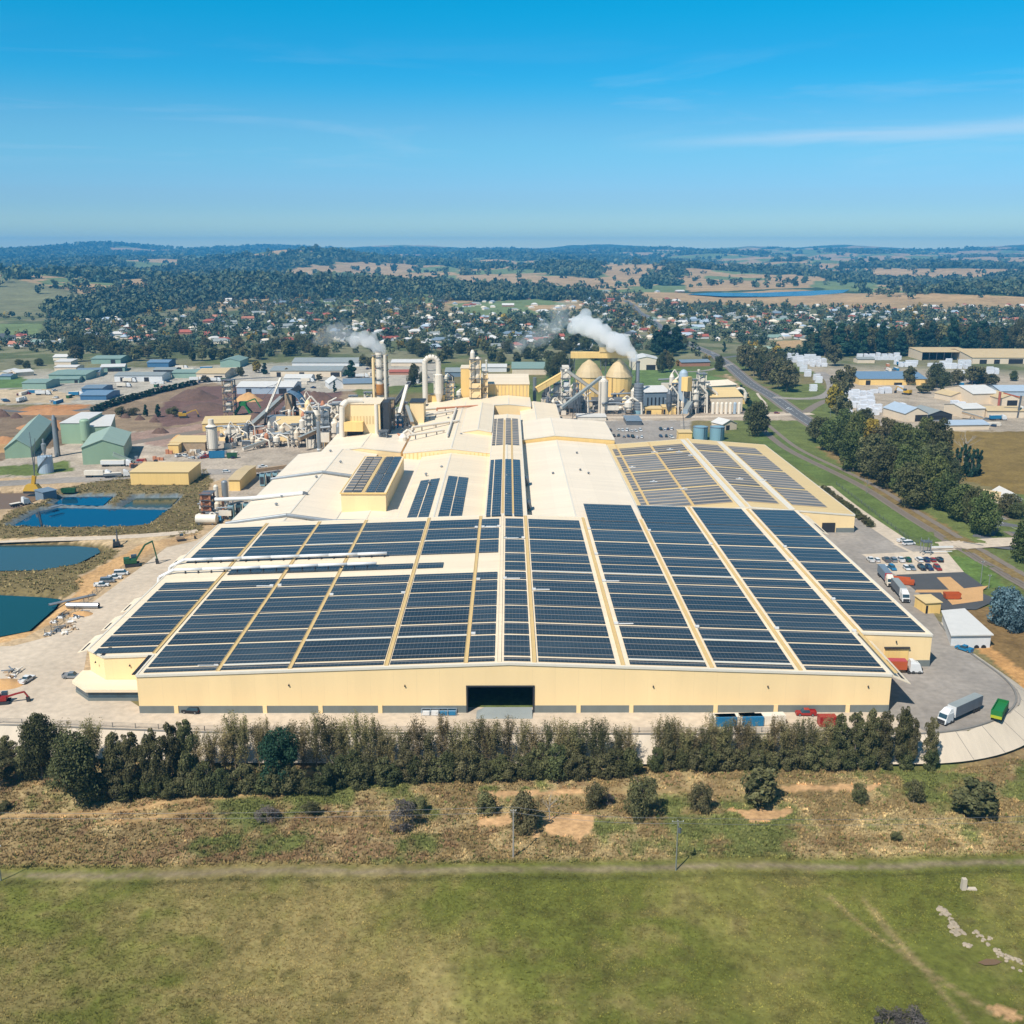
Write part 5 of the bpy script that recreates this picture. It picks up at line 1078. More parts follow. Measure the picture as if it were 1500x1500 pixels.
# looped ducts and cyclones
def loop_ducts(label, px0, px1, yb, yt, D, r, mats='offwhite'):
    a, c = at(px0, yb, D), at(px1, yb, D); zt = at(px0, yt, D)[2]; t = thing('cyclone_dryer', label, 'ductwork', (a[0], D, 0)); w = c[0]-a[0]
    arc = [(a[0]+w/2-w/2*math.cos(u), D, zt-w/2+w/2*math.sin(u)) for u in np.linspace(0, math.pi, 9)]
    b = MB(); b.tube([(a[0], D, 0)]+arc+[(c[0], D, zt*.45)], r, 12); b.build('loop_duct', mats, t)
    b = MB(); b.lathe((c[0], D, 0), [(.6, zt*.2), (r*1.5, zt*.42), (r*1.5, zt*.72), (r*.8, zt*.74)], 14); b.build('cyclone', mats, t)
    b = MB(); b.box(a[0]-2, c[0]+4, D+3, D+9, 0, zt*.38); b.build('plinth', 'yellow_wall', t)
    b = MB()
    for x in (a[0]-r, c[0]+r): b.box(x-.2, x+.2, D+2, D+2.4, 0, zt*.8)
    for z in (.4, .6, .78): b.box(a[0]-r, c[0]+r, D+2, D+2.4, zt*z, zt*z+.4)
    b.build('support_frame', 'grey_steel', t)
    return t, zt
loop_ducts('pair of cream ducts looping over in an arch beside the ribbed hall', 623, 643, 582, 523, 730, 1.9)
loop_ducts('white pipe arch at the end of the yellow-roofed mill hall', 1074, 1091, 596, 569, 800, 1.0)
t, a, w, h = frame('cream twin-cyclone tower on the ribbed hall', 689, 704, 597, 526, 9, 'cream_wall', floors=5, clad=((.1, .5, .05, .95, 'cream_wall'),), z0=8)
for k, dx in enumerate((.25, .75)):
    b = MB(); b.lathe((a[0]+w*dx, a[1]+3, 8), [(.5, h*.45), (w*.24, h*.62), (w*.24, h*(1.0 if k else 1.12)), (w*.1, h*(1.04 if k else 1.18))], 12); b.build('cyclone', 'offwhite', t)
t = thing('process_block', 'yellow block with vents standing at the foot of the cyclone tower', 'process block', (-20, 735, 8)); a, c = at(675, 565, 745), at(701, 565, 745); b = MB(); b.box(a[0], c[0], 746, 765, 6, at(690, 540, 745)[2]); b.build('wall', 'yellow_wall', t); b = MB(); b.box(a[0]-.3, c[0]+.3, 745.7, 765.3, at(690, 540, 745)[2], at(690, 540, 745)[2]+.5); b.build('roof', 'cream_roof', t)
t = thing('headhouse', 'tall ribbed yellow headhouse closing the spine', 'headhouse', (0, 749, 0)); a, c = at(704, 580, 745), at(775, 580, 745); z0, z1 = 6, at(740, 563, 745)[2]; zt = at(740, 549, 790)[2]
b = MB(); b.hexa([(a[0], 745, 0), (c[0], 745, 0), (c[0], 792, 0), (a[0], 792, 0)], [(a[0], 745, z1), (c[0], 745, z1), (c[0], 792, zt), (a[0], 792, zt)]); b.build('wall', 'yellow_wall', t)
b = MB(); b.hexa([(a[0]-.4, 744.5, z1), (c[0]+.4, 744.5, z1), (c[0]+.4, 792.5, zt), (a[0]-.4, 792.5, zt)], [(a[0]-.4, 744.5, z1+.5), (c[0]+.4, 744.5, z1+.5), (c[0]+.4, 792.5, zt+.5), (a[0]-.4, 792.5, zt+.5)]); b.build('roof', 'cream_roof', t)
b = MB()
for x in np.arange(a[0]+10, c[0]-.5, 2.6): b.box(x-.3, x+.3, 744.7, 745, 9, z1-.5)
b.build('rib', 'yellow_roof', t)
hall('cream connecting roof in front of the ribbed headhouse', at(680, 590, 700)[0], at(778, 590, 700)[0], 702, 744, 13.5, 15, 0, roof='cream_roof')
hall('wide cream roof behind the ribbed hall under the looped ducts', at(600, 600, 690)[0], -10.5, 702.5, 744, 11, 13.5, -30, roof='cream_roof')
t = thing('filter_house', 'cream filter house with a dark side wall beside the steep conveyors', 'filter house', G(600, 640)); a, c = at(601, 617, 640), at(621, 617, 640); z1 = at(610, 590, 640)[2]
b = MB(); b.box(a[0], c[0], 640, 656, 0, z1); b.build('wall', 'cream_wall', t); b = MB(); b.box(a[0]-.4, c[0]+.4, 639.6, 656.4, z1, z1+.5); b.build('roof', 'dark_steel', t); b = MB(); b.box(a[0]+3, a[0]+5, 639.8, 640, 4, 9); b.build('door', 'yellow_roof', t)
for k, (x0, x1, yb, yt, z0, m) in enumerate(((449, 459, 652, 604, 0, 'offwhite'), (474, 483, 655, 598, 0, 'galv'), (488, 497, 650, 592, 0, 'offwhite'), (571, 578, 655, 584, 0, 'timber'), (591, 597, 640, 590, 0, 'offwhite'), (638, 650, 596, 552, 8, 'offwhite'), (654, 664, 596, 560, 8, 'cream_wall'), (708, 714, 596, 545, 8, 'cream_wall'), (840, 847, 605, 562, 0, 'galv'), (985, 991, 604, 562, 0, 'galv'), (1013, 1019, 606, 556, 0, 'offwhite'), (536, 546, 640, 575, 0, 'offwhite'), (514, 524, 640, 580, 0, 'offwhite'), (428, 436, 655, 622, 0, 'offwhite'))):
    frame(f'{ordi(k+1)} slim steel service tower among the process plant', x0, x1, yb, yt, 5, m, floors=5, clad=((.1, .4, .1, .8, 'offwhite'), (.55, .9, .2, .9, m)) if k % 2 else ((.3, .95, .1, .6, 'offwhite'),), z0=z0)
for k, (x0, y0, x1, y1, r) in enumerate(((604, 628, 672, 618, .8), (612, 612, 664, 604, .7), (640, 600, 700, 596, .6), (598, 640, 650, 632, .6), (655, 640, 668, 600, .7))):
    p, q = G(x0, y0, 14.8), G(x1, y1, 14.8); t = thing('roof_duct', f'{ordi(k+1)} cream duct lying on the ribbed hall roof', 'pipe', p); b = MB(); b.tube([(p[0], p[1], 14), (p[0], p[1], 15.6), (q[0], q[1], 15.6), (q[0], q[1], 14)], r, 10); b.build('pipe', 'offwhite' if k != 2 else 'rust', t); b = MB()
    for u in (.2, .5, .8): b.box(p[0]+(q[0]-p[0])*u-.3, p[0]+(q[0]-p[0])*u+.3, p[1]+(q[1]-p[1])*u-.3, p[1]+(q[1]-p[1])*u+.3, 13, 15.2)
    b.build('support', 'grey_steel', t)
# western yard vessels
t, c, r, h = vessel('silo', 'white round silo with a cap beside the chipper shed', 'silo', 312, 661, 614, 8, 'offwhite', [(1, .1), (1, .78), (.5, .84), (.5, 1)], [('skirt', 'tan_wall', [(.9, 0), (.9, .1)]), ('walkway_ring', 'grey_steel', [(1.1, .74), (1.1, .77)])]); ladder(t, c, r, h*.76)
vessel('silo', 'pale green round silo between the green sheds', 'silo', 127, 650, 614, 7, 'sage_wall', [(.45, 0), (1, .16), (1, .94), (.7, 1)])
t, c, r, h = vessel('chimney', 'tall grey chimney with a dark seam beside the pale green works', 'chimney', 84.5, 668, 608, 3.6, 'galv', [(1.15, 0), (1, .5), (.85, .9), (.4, 1)]); b = MB(); b.box(c[0]+r*.75, c[0]+r*1.25, c[1]-r*.6, c[1]-r*.1, 0, h*.95); b.build('side_ladder', 'dark_steel', t)
t, c, r, h = vessel('water_tank', 'pale blue round tank with a spiral stair', 'tank', 68, 692, 667, 10.5, 'bluewhite_tank', [(1, 0), (1, .95), (.3, 1)])
b = MB()
for k in range(16): u0 = -2.9+k*.13; b.beam((c[0]+r*1.05*math.cos(u0), c[1]+r*1.05*math.sin(u0), h*k/16), (c[0]+r*1.05*math.cos(u0+.13), c[1]+r*1.05*math.sin(u0+.13), h*(k+1)/16), .8, .5)
b.build('spiral_stair', 'grey_steel', t); railing(t, c, r, h*.95)
vessel('cyclone', 'small grey cyclone poking up behind the pale blue tank', 'cyclone', 66, 672, 643, 3.5, 'galv', [(.3, .2), (1, .5), (1, .75), (.4, .8), (.4, 1)])
t = thing('mast', 'slim lattice mast beside the pale blue tank', 'mast', G(50, 690)); c = G(50, 690); b = MB(); b.cyl(c, (c[0], c[1], at(50, 633, c[1])[2]), .35, .15, 8); b.build('post', 'grey_steel', t); b = MB()
for z in range(4, 22, 5): b.beam((c[0]-1, c[1], z), (c[0]+1, c[1], z), .15)
b.build('crossbar', 'grey_steel', t)
vessel('silo', 'squat ribbed grey tank under the curved drum', 'tank', 406, 622, 608, 14, 'galv', [(1, 0), (1, .92), (.1, 1)])
vessel('silo', 'small white silo beside the wooden conveyor', 'silo', 444, 645, 611, 4.5, 'offwhite', [(1, 0), (1, .85), (.4, .92), (.4, 1)])
vessel('cyclone', 'cream cyclone with a dark mouth beside the tower', 'cyclone', 465, 650, 600, 6, 'offwhite', [(.45, 0), (.5, .45), (1, .62), (1.1, .86), (.6, 1)], [('mouth', 'dark', [(.65, .965), (.6, 1.004)])])
t, c, r, h = vessel('chimney', 'galvanised stack standing through the western roof edge', 'chimney', 468.5, 672, 618, 2.8, 'galv', [(1, 0), (1, 1)], [('collar', 'white', [(1.3, .24), (1.3, .28)])])
t = thing('curved_drum', 'big blue-grey curved hood at the top of the wooden conveyor', 'hood', at(438, 606, 740)); b = MB(); vs = []; fs = []
a, c = at(424, 606, 740), at(450, 606, 740); rr = (c[0]-a[0])*.62
for i, u in enumerate(np.linspace(0, math.pi*.55, 10)):
    for y in (735, 752): vs.append((a[0]+rr*math.sin(u)*1.35, y, a[2]-6+(at(430, 574, 740)[2]-a[2])*math.cos(u)+6))
for i in range(9): fs.append((2*i, 2*i+1, 2*i+3, 2*i+2))
b.add(vs, fs); o = b.build('hood', 'blue_roof', t); md = o.modifiers.new('thick', 'SOLIDIFY'); md.thickness = .6
b = MB(); b.box(a[0]-2, a[0]+3, 736, 751, 0, at(430, 576, 740)[2]); b.box(a[0]+3, c[0], 746, 751, 0, a[2]); b.build('frame', 'timber', t)
b = MB(); b.beam(at(413, 583, 745), at(440, 566, 748), 3.5, 3.5); b.build('head_drive', 'dark_steel', t)
t = thing('crane_mast', 'pale stayed boom rising over the wooden conveyor', 'boom', G(388, 626)); b = MB(); b.beam(at(390, 604, 700), at(411, 554, 735), 1.3); b.build('boom', 'offwhite', t); b = MB(); b.beam(at(411, 556, 735), at(384, 585, 700), .2); b.beam(at(408, 562, 730), at(380, 570, 720), .2); b.beam(at(390, 604, 700), (*G(388, 622)[:2], 0), 1.2); b.build('stay', 'grey_steel', t)
# green log loader
t = thing('log_loader', 'green four-legged log loader on the bark yard', 'loader', G(357, 610)); c = G(357, 610); w = 7.5; b = MB()
for sx in (-1, 1):
    for sy in (-1, 1): b.beam((c[0]+sx*w, c[1]+sy*4, 0), (c[0]+sx*1.2, c[1]+sy*1, 9), 1.1)
b.build('leg', 'green_paint', t); b = MB(); b.box(c[0]-2.4, c[0]+2.4, c[1]-2, c[1]+2, 8, 11); b.build('cab', 'green_paint', t); b = MB(); b.beam((c[0]+1, c[1], 10), (c[0]+9, c[1], 13), .9); b.beam((c[0]+9, c[1], 13), (c[0]+13, c[1], 6), .7); b.build('boom', 'green_paint', t)
# rusty filter tower by the pond bank
t, a, w, h = frame('rusty filter tower at the head of the lined pond', 297, 309, 757, 724, 7, 'rust', floors=4, clad=((.05, .55, .1, .7, 'rust'), (.62, .98, .0, .8, 'rust')))
vessel('silo', 'small white silo behind the rusty filter tower', 'silo', 318, 742, 710, 3.5, 'offwhite'); vessel('silo', 'ringed grey silo behind the rusty filter tower', 'silo', 331, 740, 704, 4.6, 'galv', [(1, 0), (1, .95), (.6, 1)])
vessel('vessel', 'white upright drum at the foot of the filter tower', 'drum', 293, 766, 752, 3, 'offwhite'); vessel('vessel', 'dark rusty column beside the ringed grey silo', 'column', 328, 758, 728, 2, 'rust', [(1, 0), (1, 1)])
t = thing('vessel', 'white lying drum in front of the filter tower', 'drum', G(303, 768)); c = G(303, 768); b = MB(); b.cyl((c[0]-4.5, c[1], 2.4), (c[0]+4.5, c[1], 2.4), 2.2, 2.2, 16); b.build('shell', 'offwhite', t); b = MB()
for s in (-3, 3): b.box(c[0]+s-.4, c[0]+s+.4, c[1]-1.6, c[1]+1.6, 0, 1.2)
b.build('saddle', 'grey_steel', t)
t = thing('cover', 'bright blue tarpaulin cover beside the filter tower', 'cover', G(319, 764)); c = G(319, 764); b = MB(); b.hexa([(c[0]-2.2, c[1]-1.6, 0), (c[0]+2.2, c[1]-1.6, 0), (c[0]+2.2, c[1]+1.6, 0), (c[0]-2.2, c[1]+1.6, 0)], [(c[0]-1.4, c[1]-.9, 2.8), (c[0]+1.6, c[1]-.7, 2.2), (c[0]+1.5, c[1]+.9, 2.4), (c[0]-1.5, c[1]+.9, 3)]); b.build('sheet', 'blue_paint', t); b = MB(); b.box(c[0]-2.4, c[0]+2.4, c[1]-1.8, c[1]+1.8, 0, .3); b.build('skid', 'dark_steel', t)
# assorted ductwork and machines in the two process areas
random.seed(11)
def machine(px, py, label, k, cat='machine', s=1.0, mats=None):
    c = G(px, py); t = thing('process_machine', label, cat, c); m = mats or random.choice((('offwhite', 'grey_steel'), ('galv', 'offwhite'), ('offwhite', 'dark_steel'), ('cream_wall', 'grey_steel'), ('grey_steel', 'rust')))
    h = (3+random.random()*5)*s; w = (3+random.random()*4)*s; b = MB(); b.box(c[0]-w/2, c[0]+w/2, c[1], c[1]+4*s, 0, h*.6); b.build('body', m[0], t)
    b = MB(); b.lathe((c[0]-w*.2, c[1]+2, h*.6), [(1.2*s, 0), (1.4*s, h*.4), (.5*s, h*.7)], 10); b.build('hopper', m[1], t)
    b = MB(); b.tube([(c[0]+w*.3, c[1]+1, h*.5), (c[0]+w*.3, c[1]+1, h*1.2), (c[0]+w*.3+random.uniform(-6, 6), c[1]+5, h*1.5)], .5*s, 8); b.build('duct', m[1] if k % 2 else 'offwhite', t)
    b = MB(); b.beam((c[0]-w/2, c[1]-.4, h*.6+1), (c[0]+w/2, c[1]-.4, h*.6+1), .12); b.beam((c[0]-w/2, c[1]-.3, 0), (c[0]-w/2, c[1]-.3, h*.6+1), .12); b.beam((c[0]+w/2, c[1]-.3, 0), (c[0]+w/2, c[1]-.3, h*.6+1), .12); b.build('handrail', 'dark_steel', t)
def mach(px, py, label, k, s):
    if k % 3 == 0: return machine(px, py, label, k, s=s)
    c = G(px, py); t = thing('process_machine', label, 'machine', c); m = random.choice(('offwhite', 'galv', 'cream_wall', 'grey_steel', 'tan_wall', 'rust' if k % 5 == 0 else 'offwhite')); h = (5+random.random()*9)*s; r = (1.2+random.random()*1.4)*s
    if k % 3 == 1:
        b = MB(); b.lathe((c[0], c[1]+r, 0), [(r*.3, h*.12), (r, h*.35), (r, h*.85), (r*.4, h)], 12); b.build('drum', m, t); b = MB()
        for dx in (-.8, .8): b.box(c[0]+dx*r-.15, c[0]+dx*r+.15, c[1]-.1, c[1]+.2, 0, h*.5)
        b.box(c[0]-r*1.3, c[0]+r*1.3, c[1]-.3, c[1]+2*r, h*.5, h*.5+.2); b.build('stand', 'grey_steel', t); b = MB(); b.tube([(c[0], c[1]+r, h), (c[0]+r, c[1]+r, h*1.15), (c[0]+r*3.2, c[1]+r, h*.8), (c[0]+r*3.4, c[1]+r, 0)], r*.28, 8); b.build('duct', 'offwhite', t)
    else:
        w = random.uniform(5, 11)*s; b = MB(); b.box(c[0]-w/2, c[0]+w/2, c[1], c[1]+3*s, h*.25, h*.55); b.build('housing', m, t); b = MB()
        for u in (-.45, -.15, .15, .45): b.box(c[0]+u*w-.2, c[0]+u*w+.2, c[1], c[1]+.4, 0, h*.25)
        b.build('stand', 'dark_steel', t); b = MB(); b.tube([(c[0]-w*.7, c[1]+1, h*.7), (c[0]+w*.6, c[1]+1, h*.75)], .6*s, 8); b.build('pipe', 'galv', t); b = MB(); b.beam((c[0]-w/2, c[1]-.3, h*.55+1), (c[0]+w/2, c[1]-.3, h*.55+1), .12); b.build('handrail', 'grey_steel', t)
ZON = [('in the yard west of the cream tower', [(446, 505, 608, 660)], 46, 1.35), ('between the stair tower and the ribbed hall', [(570, 600, 618, 672)], 22, 1.1), ('at the foot of the silos', [(798, 868, 590, 609), (892, 930, 596, 608)], 38, 1.15),
       ('along the grey mill building', [(978, 1040, 578, 608)], 34, 1.4), ('under the thin pale conveyor', [(326, 440, 636, 660)], 36, .9), ('behind the ribbed headhouse', [(640, 720, 560, 590)], 12, 1.1), ('beside the filter tower', [(296, 338, 738, 768)], 10, .6), ('before the lilac shed', [(400, 452, 600, 622)], 12, .9)]
for zl, bx, n_, s in ZON:
    pts = []; tr = 0
    while len(pts) < n_ and tr < 3000:
        tr += 1; q = random.choice(bx); px, py = random.uniform(q[0], q[1]), random.uniform(q[2], q[3])
        if all(math.hypot(px-a, (py-c)*1.6) > 4.5 for a, c in pts) and not (-118 < G(px, py)[0] < 62 and G(px, py)[1] < 640 and px > 500 and px < 560): pts.append((px, py))
    for k, (px, py) in enumerate(sorted(pts)): mach(px, py, f'{ordi(k+1)} process machine from the west, {zl}', k, s)
random.seed(19)
gallery('blue-grey slanting duct beside the yellow bin', G(1004, 603, 5), at(1026, 566, 800), 3.2, 3.2, 'bluewhite_tank', 1, 'slanting_duct', 'duct'); gallery('second pale slanting duct behind the yellow bin', G(984, 597, 4), at(1003, 572, 800), 2.0, 2.0, 'offwhite', 1, 'slanting_duct', 'duct')
for k in range(7): vessel('bin', f'{ordi(k+1)} upright bin from the west along the yellow-roofed mill hall', 'bin', 1044+k*6.4, 606, 589, 2.4, 'bluewhite_tank' if k == 5 else 'offwhite', [(1, 0), (1, .9), (.3, 1)], n=10)
for px, yt, lab in ((1021, 541, 'slim white flue pipe behind the mill, the taller one'), (1029, 545, 'slim grey flue pipe behind the mill, the shorter one'), (713, 527, 'thin flue behind the headhouse roof'), (637, 548, 'short flue beside the looped ducts')):
    vessel('flue_pipe', lab, 'flue', px, 600 if px > 900 else 585, yt, 1.4, 'offwhite' if px != 1029 else 'galv', [(1, 0), (1, .95), (1.4, .96), (1.4, 1)])
for px, lab in ((783, 'galvanised duct column on the east flank of the headhouse'), (553, 'cream duct column on the east flank of the cream tower')):
    vessel('duct_column', lab, 'duct', px, 592 if px > 700 else 664, 553 if px > 700 else 592, 2.6, 'galv' if px > 700 else 'offwhite', [(1, 0), (1, 1)])
# white outbuilding roof clutter: small whirlybird vents
for (x0, x1, y0, y1, zf_, root, n_) in ((-112, -76, 415, 555, zfa, ha, 6), (-44, -12, 470, 540, lambda x: 11.0, hc, 3), (-54, -14, 550, 685, lambda x: 13.4, hd, 6)):
    for k in range(n_):
        x, y = random.uniform(x0, x1), random.uniform(y0, y1); z = zf_(x); b = MB(); b.cyl((x, y, z), (x, y, z+.8), .4, .4, 8); b.lathe((x, y, z+.8), [(.7, 0), (.8, .4), (.2, .8)], 8); b.build('roof_vent', 'galv', root)
# maroon chimney of the mill
vessel('chimney', 'short maroon chimney standing in the sawmill', 'chimney', 1462.5, 597, 574, 1.8, 'red_roof', [(1, 0), (1, 1)])
t = thing('crane', 'yellow lattice crane arm in the mill sorting yard', 'crane', G(1490, 612)); c = G(1490, 612); b = MB(); b.beam((c[0], c[1], 0), (c[0]+1, c[1], 16), 1.0); b.build('mast', 'grey_steel', t); b = MB(); b.beam((c[0], c[1], 15), (c[0]-12, c[1], 18), .8); b.build('arm', 'orange', t)
# bark, sawdust and soil piles
def pile(name, label, px, py, wpx, h, mat, dep=.7):
    c = G(px, py); w = float(proj(*c)[2])*wpx/FPX; nx, ny = 34, 18; X, Y = np.meshgrid(np.linspace(-1, 1, nx), np.linspace(-1, 1, ny)); Rr = np.hypot(X, Y)
    Z = h*np.clip(1-Rr**1.4, -.05, 1)*(.65+.7*fnoise(X*w/2+px*3, Y*w*dep/2+py, w*.16, 2))
    i = np.arange((ny-1)*nx).reshape(ny-1, nx)[:, :-1].ravel()
    o = npmesh(name, np.stack([X*w/2, Y*w*dep/2, Z], -1).reshape(-1, 3), np.stack([i, i+1, i+nx+1, i+nx], -1), mat, smooth=True); o.location = c; tag(o, label, 'pile')
    return o
pile('bark_pile', 'broad dark red-brown bark heap behind the conifer hedge', 285, 584, 72, 8, 'bark'); pile('bark_pile', 'flat purple-brown bark heap behind the lattice tower', 300, 598, 70, 5, 'bark'); pile('bark_pile', 'dark bark heap between the lilac shed and the tower', 465, 585, 52, 7, 'bark'); pile('bark_pile', 'lower bark heap at the foot of the wooden conveyor', 372, 612, 40, 4, 'bark')
pile('sawdust_pile', 'orange sawdust heap before the lilac shed', 364, 587, 42, 7, 'sawdust'); pile('sawdust_pile', 'small pale sawdust heap by the chipper shed', 262, 645, 24, 4, 'sawdust'); pile('bark_pile', 'brown bark mound beside the pale green works', 235, 634, 26, 4, 'bark')
pile('soil_mound', 'long earth bank above the quarry floor', 75, 606, 110, 4, 'soil', .25); pile('soil_mound', 'grey-brown overburden heap behind the striped chimney', 70, 626, 90, 6, 'soil', .6); pile('soil_mound', 'red soil heap at the west edge of the quarry', 8, 648, 50, 4, 'soil', .5)
pile('bark_pile', 'dark log heap along the pink haul road, first from the hedge', 184, 612, 16, 3.4, 'bark'); pile('bark_pile', 'dark log heap along the pink haul road, second from the hedge', 205, 615, 16, 3.4, 'bark'); pile('bark_pile', 'dark log heap along the pink haul road, third from the hedge', 226, 618, 16, 3.0, 'bark'); pile('bark_pile', 'dark stockpile below the earth bank, the larger one', 4, 610, 22, 5, 'bark'); pile('bark_pile', 'dark stockpile below the earth bank, the smaller one', 24, 612, 18, 4, 'bark')
pile('sand_pile', 'loose sand heap at the west end of the front yard', 5, 1003, 60, 1.6, 'sawdust'); pile('sand_pile', 'sand heap between the teal pond and the yard', 118, 900, 36, 1.2, 'sawdust')
# white wrapped timber packs in the sawmill
def pack(px, py, k, zone, L=6.2, W=2.6, n=None):
    c = GT(px, py); n = n or random.choice((3, 4, 4, 5)); b = MB()
    for j in range(n):
        dx = random.uniform(-.12, .12); b.box(-L/2+dx, L/2+dx, -W/2, W/2, .15+j*1.15, .15+j*1.15+1.08)
    o = b.build('timber_pack', 'white_wrap'); o.location = c; o.rotation_euler = (0, 0, random.choice((0, 0, 0, math.pi/2))+random.uniform(-.05, .05)+.12)
    tag(o, f'white wrapped timber packs {zone}', 'timber pack', f'wrapped timber {zone}')
random.seed(5)
def packs(poly, zone, dx, dy, thin=.1):
    xs_ = [p[0] for p in poly]; ys_ = [p[1] for p in poly]; y = min(ys_)
    while y < max(ys_):
        x = min(xs_)+random.uniform(0, dx*.4)
        while x < max(xs_):
            if inpoly(np.array([x]), np.array([y]), poly)[0] and random.random() > thin: pack(x, y, 0, zone)
            x += dx
        y += dy
packs([(1145, 524), (1192, 522), (1213, 535), (1205, 539), (1172, 538)], 'in the corner pen by the tree belt', 8.6, 3.0, .06)
packs([(1168, 538), (1176, 540), (1189, 553), (1186, 556), (1176, 548)], 'lining the winding mill lane', 7, 3.4, .05); pack(1199, 561, 0, 'lining the winding mill lane'); pack(1191, 573, 0, 'lining the winding mill lane'); pack(1196, 557, 0, 'lining the winding mill lane')
packs([(1250, 524), (1290, 521), (1323, 523), (1322, 530), (1275, 530)], 'before the rear pines', 9, 3.2, .08)
packs([(1240, 580), (1276, 577), (1280, 590), (1288, 606), (1290, 612), (1262, 610), (1254, 598), (1246, 592)], 'in the big heap by the gate', 10.5, 3.4, .05); packs([(1239, 596), (1247, 596), (1246, 612), (1241, 614)], 'in the big heap by the gate', 8, 4, .1)
packs([(1277, 574), (1320, 569), (1325, 574), (1280, 580)], 'along the blue-roofed shed', 10, 3.6, .15); packs([(1310, 534), (1345, 531), (1345, 537), (1312, 540)], 'by the dark rear bay', 9, 3.2, .1); packs([(1360, 534), (1418, 530), (1420, 540), (1362, 542)], 'below the open-fronted shed', 9, 3.4, .12); packs([(1313, 600), (1332, 596), (1322, 604), (1314, 606)], 'beside the ice-blue shed', 9, 3.4, .1); packs([(1396, 596), (1412, 594), (1414, 604), (1400, 604)], 'in the sorting yard', 10, 3.4, .2); packs([(1430, 542), (1462, 540), (1462, 552), (1432, 552)], 'at the far mill hall', 9, 4, .2)
# ------------------------------------------------------------------ vehicles
def wheel_mb(x, y, r, w):
    b = MB(); b.cyl((x, y-w/2, r), (x, y+w/2, r), r, r, 14); return b
def hub_mb(x, y, r, w):
    b = MB(); b.cyl((x, y-w/2-.01, r), (x, y+w/2+.01, r), r*.5, r*.5, 10); return b
def car_proto(kind, paint):
    """kind: hatch, suv, ute, van. Nose towards +X, wheels on z=0."""
    t = thing('car', 'x', {'ute': 'ute', 'van': 'van'}.get(kind, 'car')); L, Wd = {'hatch': (4.3, 1.75), 'suv': (4.8, 1.9), 'ute': (5.3, 1.9), 'van': (5.2, 1.95)}[kind]
    hb, hr = {'hatch': (.86, 1.46), 'suv': (1.02, 1.75), 'ute': (1.02, 1.78), 'van': (1.15, 2.0)}[kind]; l, w = L/2, Wd/2; b = MB()
    b.hexa([(-l, -w, .32), (l, -w, .32), (l, w, .32), (-l, w, .32)], [(-l+.05, -w+.03, hb-.05), (l-.12, -w+.06, hb-.12), (l-.12, w-.06, hb-.12), (-l+.05, w-.03, hb-.05)])
    x0, x1 = {'hatch': (-l+.1, l-1.1), 'suv': (-l+.08, l-1.3), 'ute': (-.95, l-1.35), 'van': (-l+.05, l-.7)}[kind]
    b.hexa([(x0+.1, -w+.12, hr-.06), (x1-.75, -w+.2, hr-.06), (x1-.75, w-.2, hr-.06), (x0+.1, w-.2, hr-.06)], [(x0+.25, -w+.25, hr), (x1-.85, -w+.28, hr), (x1-.85, w-.28, hr), (x0+.25, w-.28, hr)])
    if kind == 'ute':
        for s in (-1, 1): b.box(-l+.05, -1.0, s*w-.06*(s > 0)-.0*(s < 0), s*w+.06*(s < 0), hb-.1, hb+.32)
        b.box(-l, -l+.06, -w, w, hb-.1, hb+.32)
    b.build('body', paint, t, world=False)
    b = MB(); b.hexa([(x0, -w+.06, hb-.1), (x1, -w+.08, hb-.12), (x1, w-.08, hb-.12), (x0, w-.06, hb-.1)], [(x0+.2, -w+.2, hr-.05), (x1-.75, -w+.22, hr-.05), (x1-.75, w-.22, hr-.05), (x0+.2, w-.2, hr-.05)]); b.build('window', 'glass', t, world=False)
    r = .33 if kind == 'hatch' else .38
    for sx in (-l*.62, l*.64):
        for sy in (-w+.1, w-.1): o = wheel_mb(sx, sy, r, .22).build('wheel', 'black_rubber', t, world=False); hub_mb(sx, sy, r, .22).build('rim', 'silver', o, world=False)
    for sy in (-1, 1): b = MB(); b.box(l-.16, l-.08, sy*w*.7-.18, sy*w*.7+.18, hb-.32, hb-.16); b.build('headlight', 'silver', t, world=False); b = MB(); b.box(-l-.005, -l+.06, sy*w*.75-.15, sy*w*.75+.15, hb-.32, hb-.12); b.build('tail_light', 'red', t, world=False)
    return t
PROTO = {}
def car(kind, paint, px, py, rz, label, group=None, z=.06, pos=None):
    k = (kind, paint); p = pos or G(px, py); loc = (p[0], p[1], z)
    if k not in PROTO:
        o = car_proto(kind, paint); PROTO[k] = o; o.location = loc; o.rotation_euler = (0, 0, rz); o['label'] = label
        if group: o['group'] = group
        return o
    return dup(PROTO[k], loc, rz, label, group)
CN = {'white': 'white', 'silver': 'silver', 'black_paint': 'black', 'navy': 'dark blue', 'red': 'red', 'grey_steel': 'grey', 'dkgreen_paint': 'dark green', 'blue_paint': 'bright blue'}
GP = 'cars in the gate car park'
random.seed(21); PI = math.pi
row1 = [(1275, 'white', 'ute'), (1284, 'white', 'hatch'), (1298, 'grey_steel', 'ute'), (1308, 'silver', 'suv'), (1319, 'white', 'ute'), (1329, 'dkgreen_paint', 'suv'), (1346, 'white', 'suv'), (1356, 'navy', 'suv'), (1365.5, 'red', 'hatch'), (1375.5, 'black_paint', 'suv')]
row2 = [(1297, 'white', 'hatch'), (1307, 'blue_paint', 'suv'), (1328, 'white', 'hatch'), (1336, 'silver', 'hatch'), (1350, 'black_paint', 'suv'), (1361, 'navy', 'suv'), (1373, 'red', 'suv')]
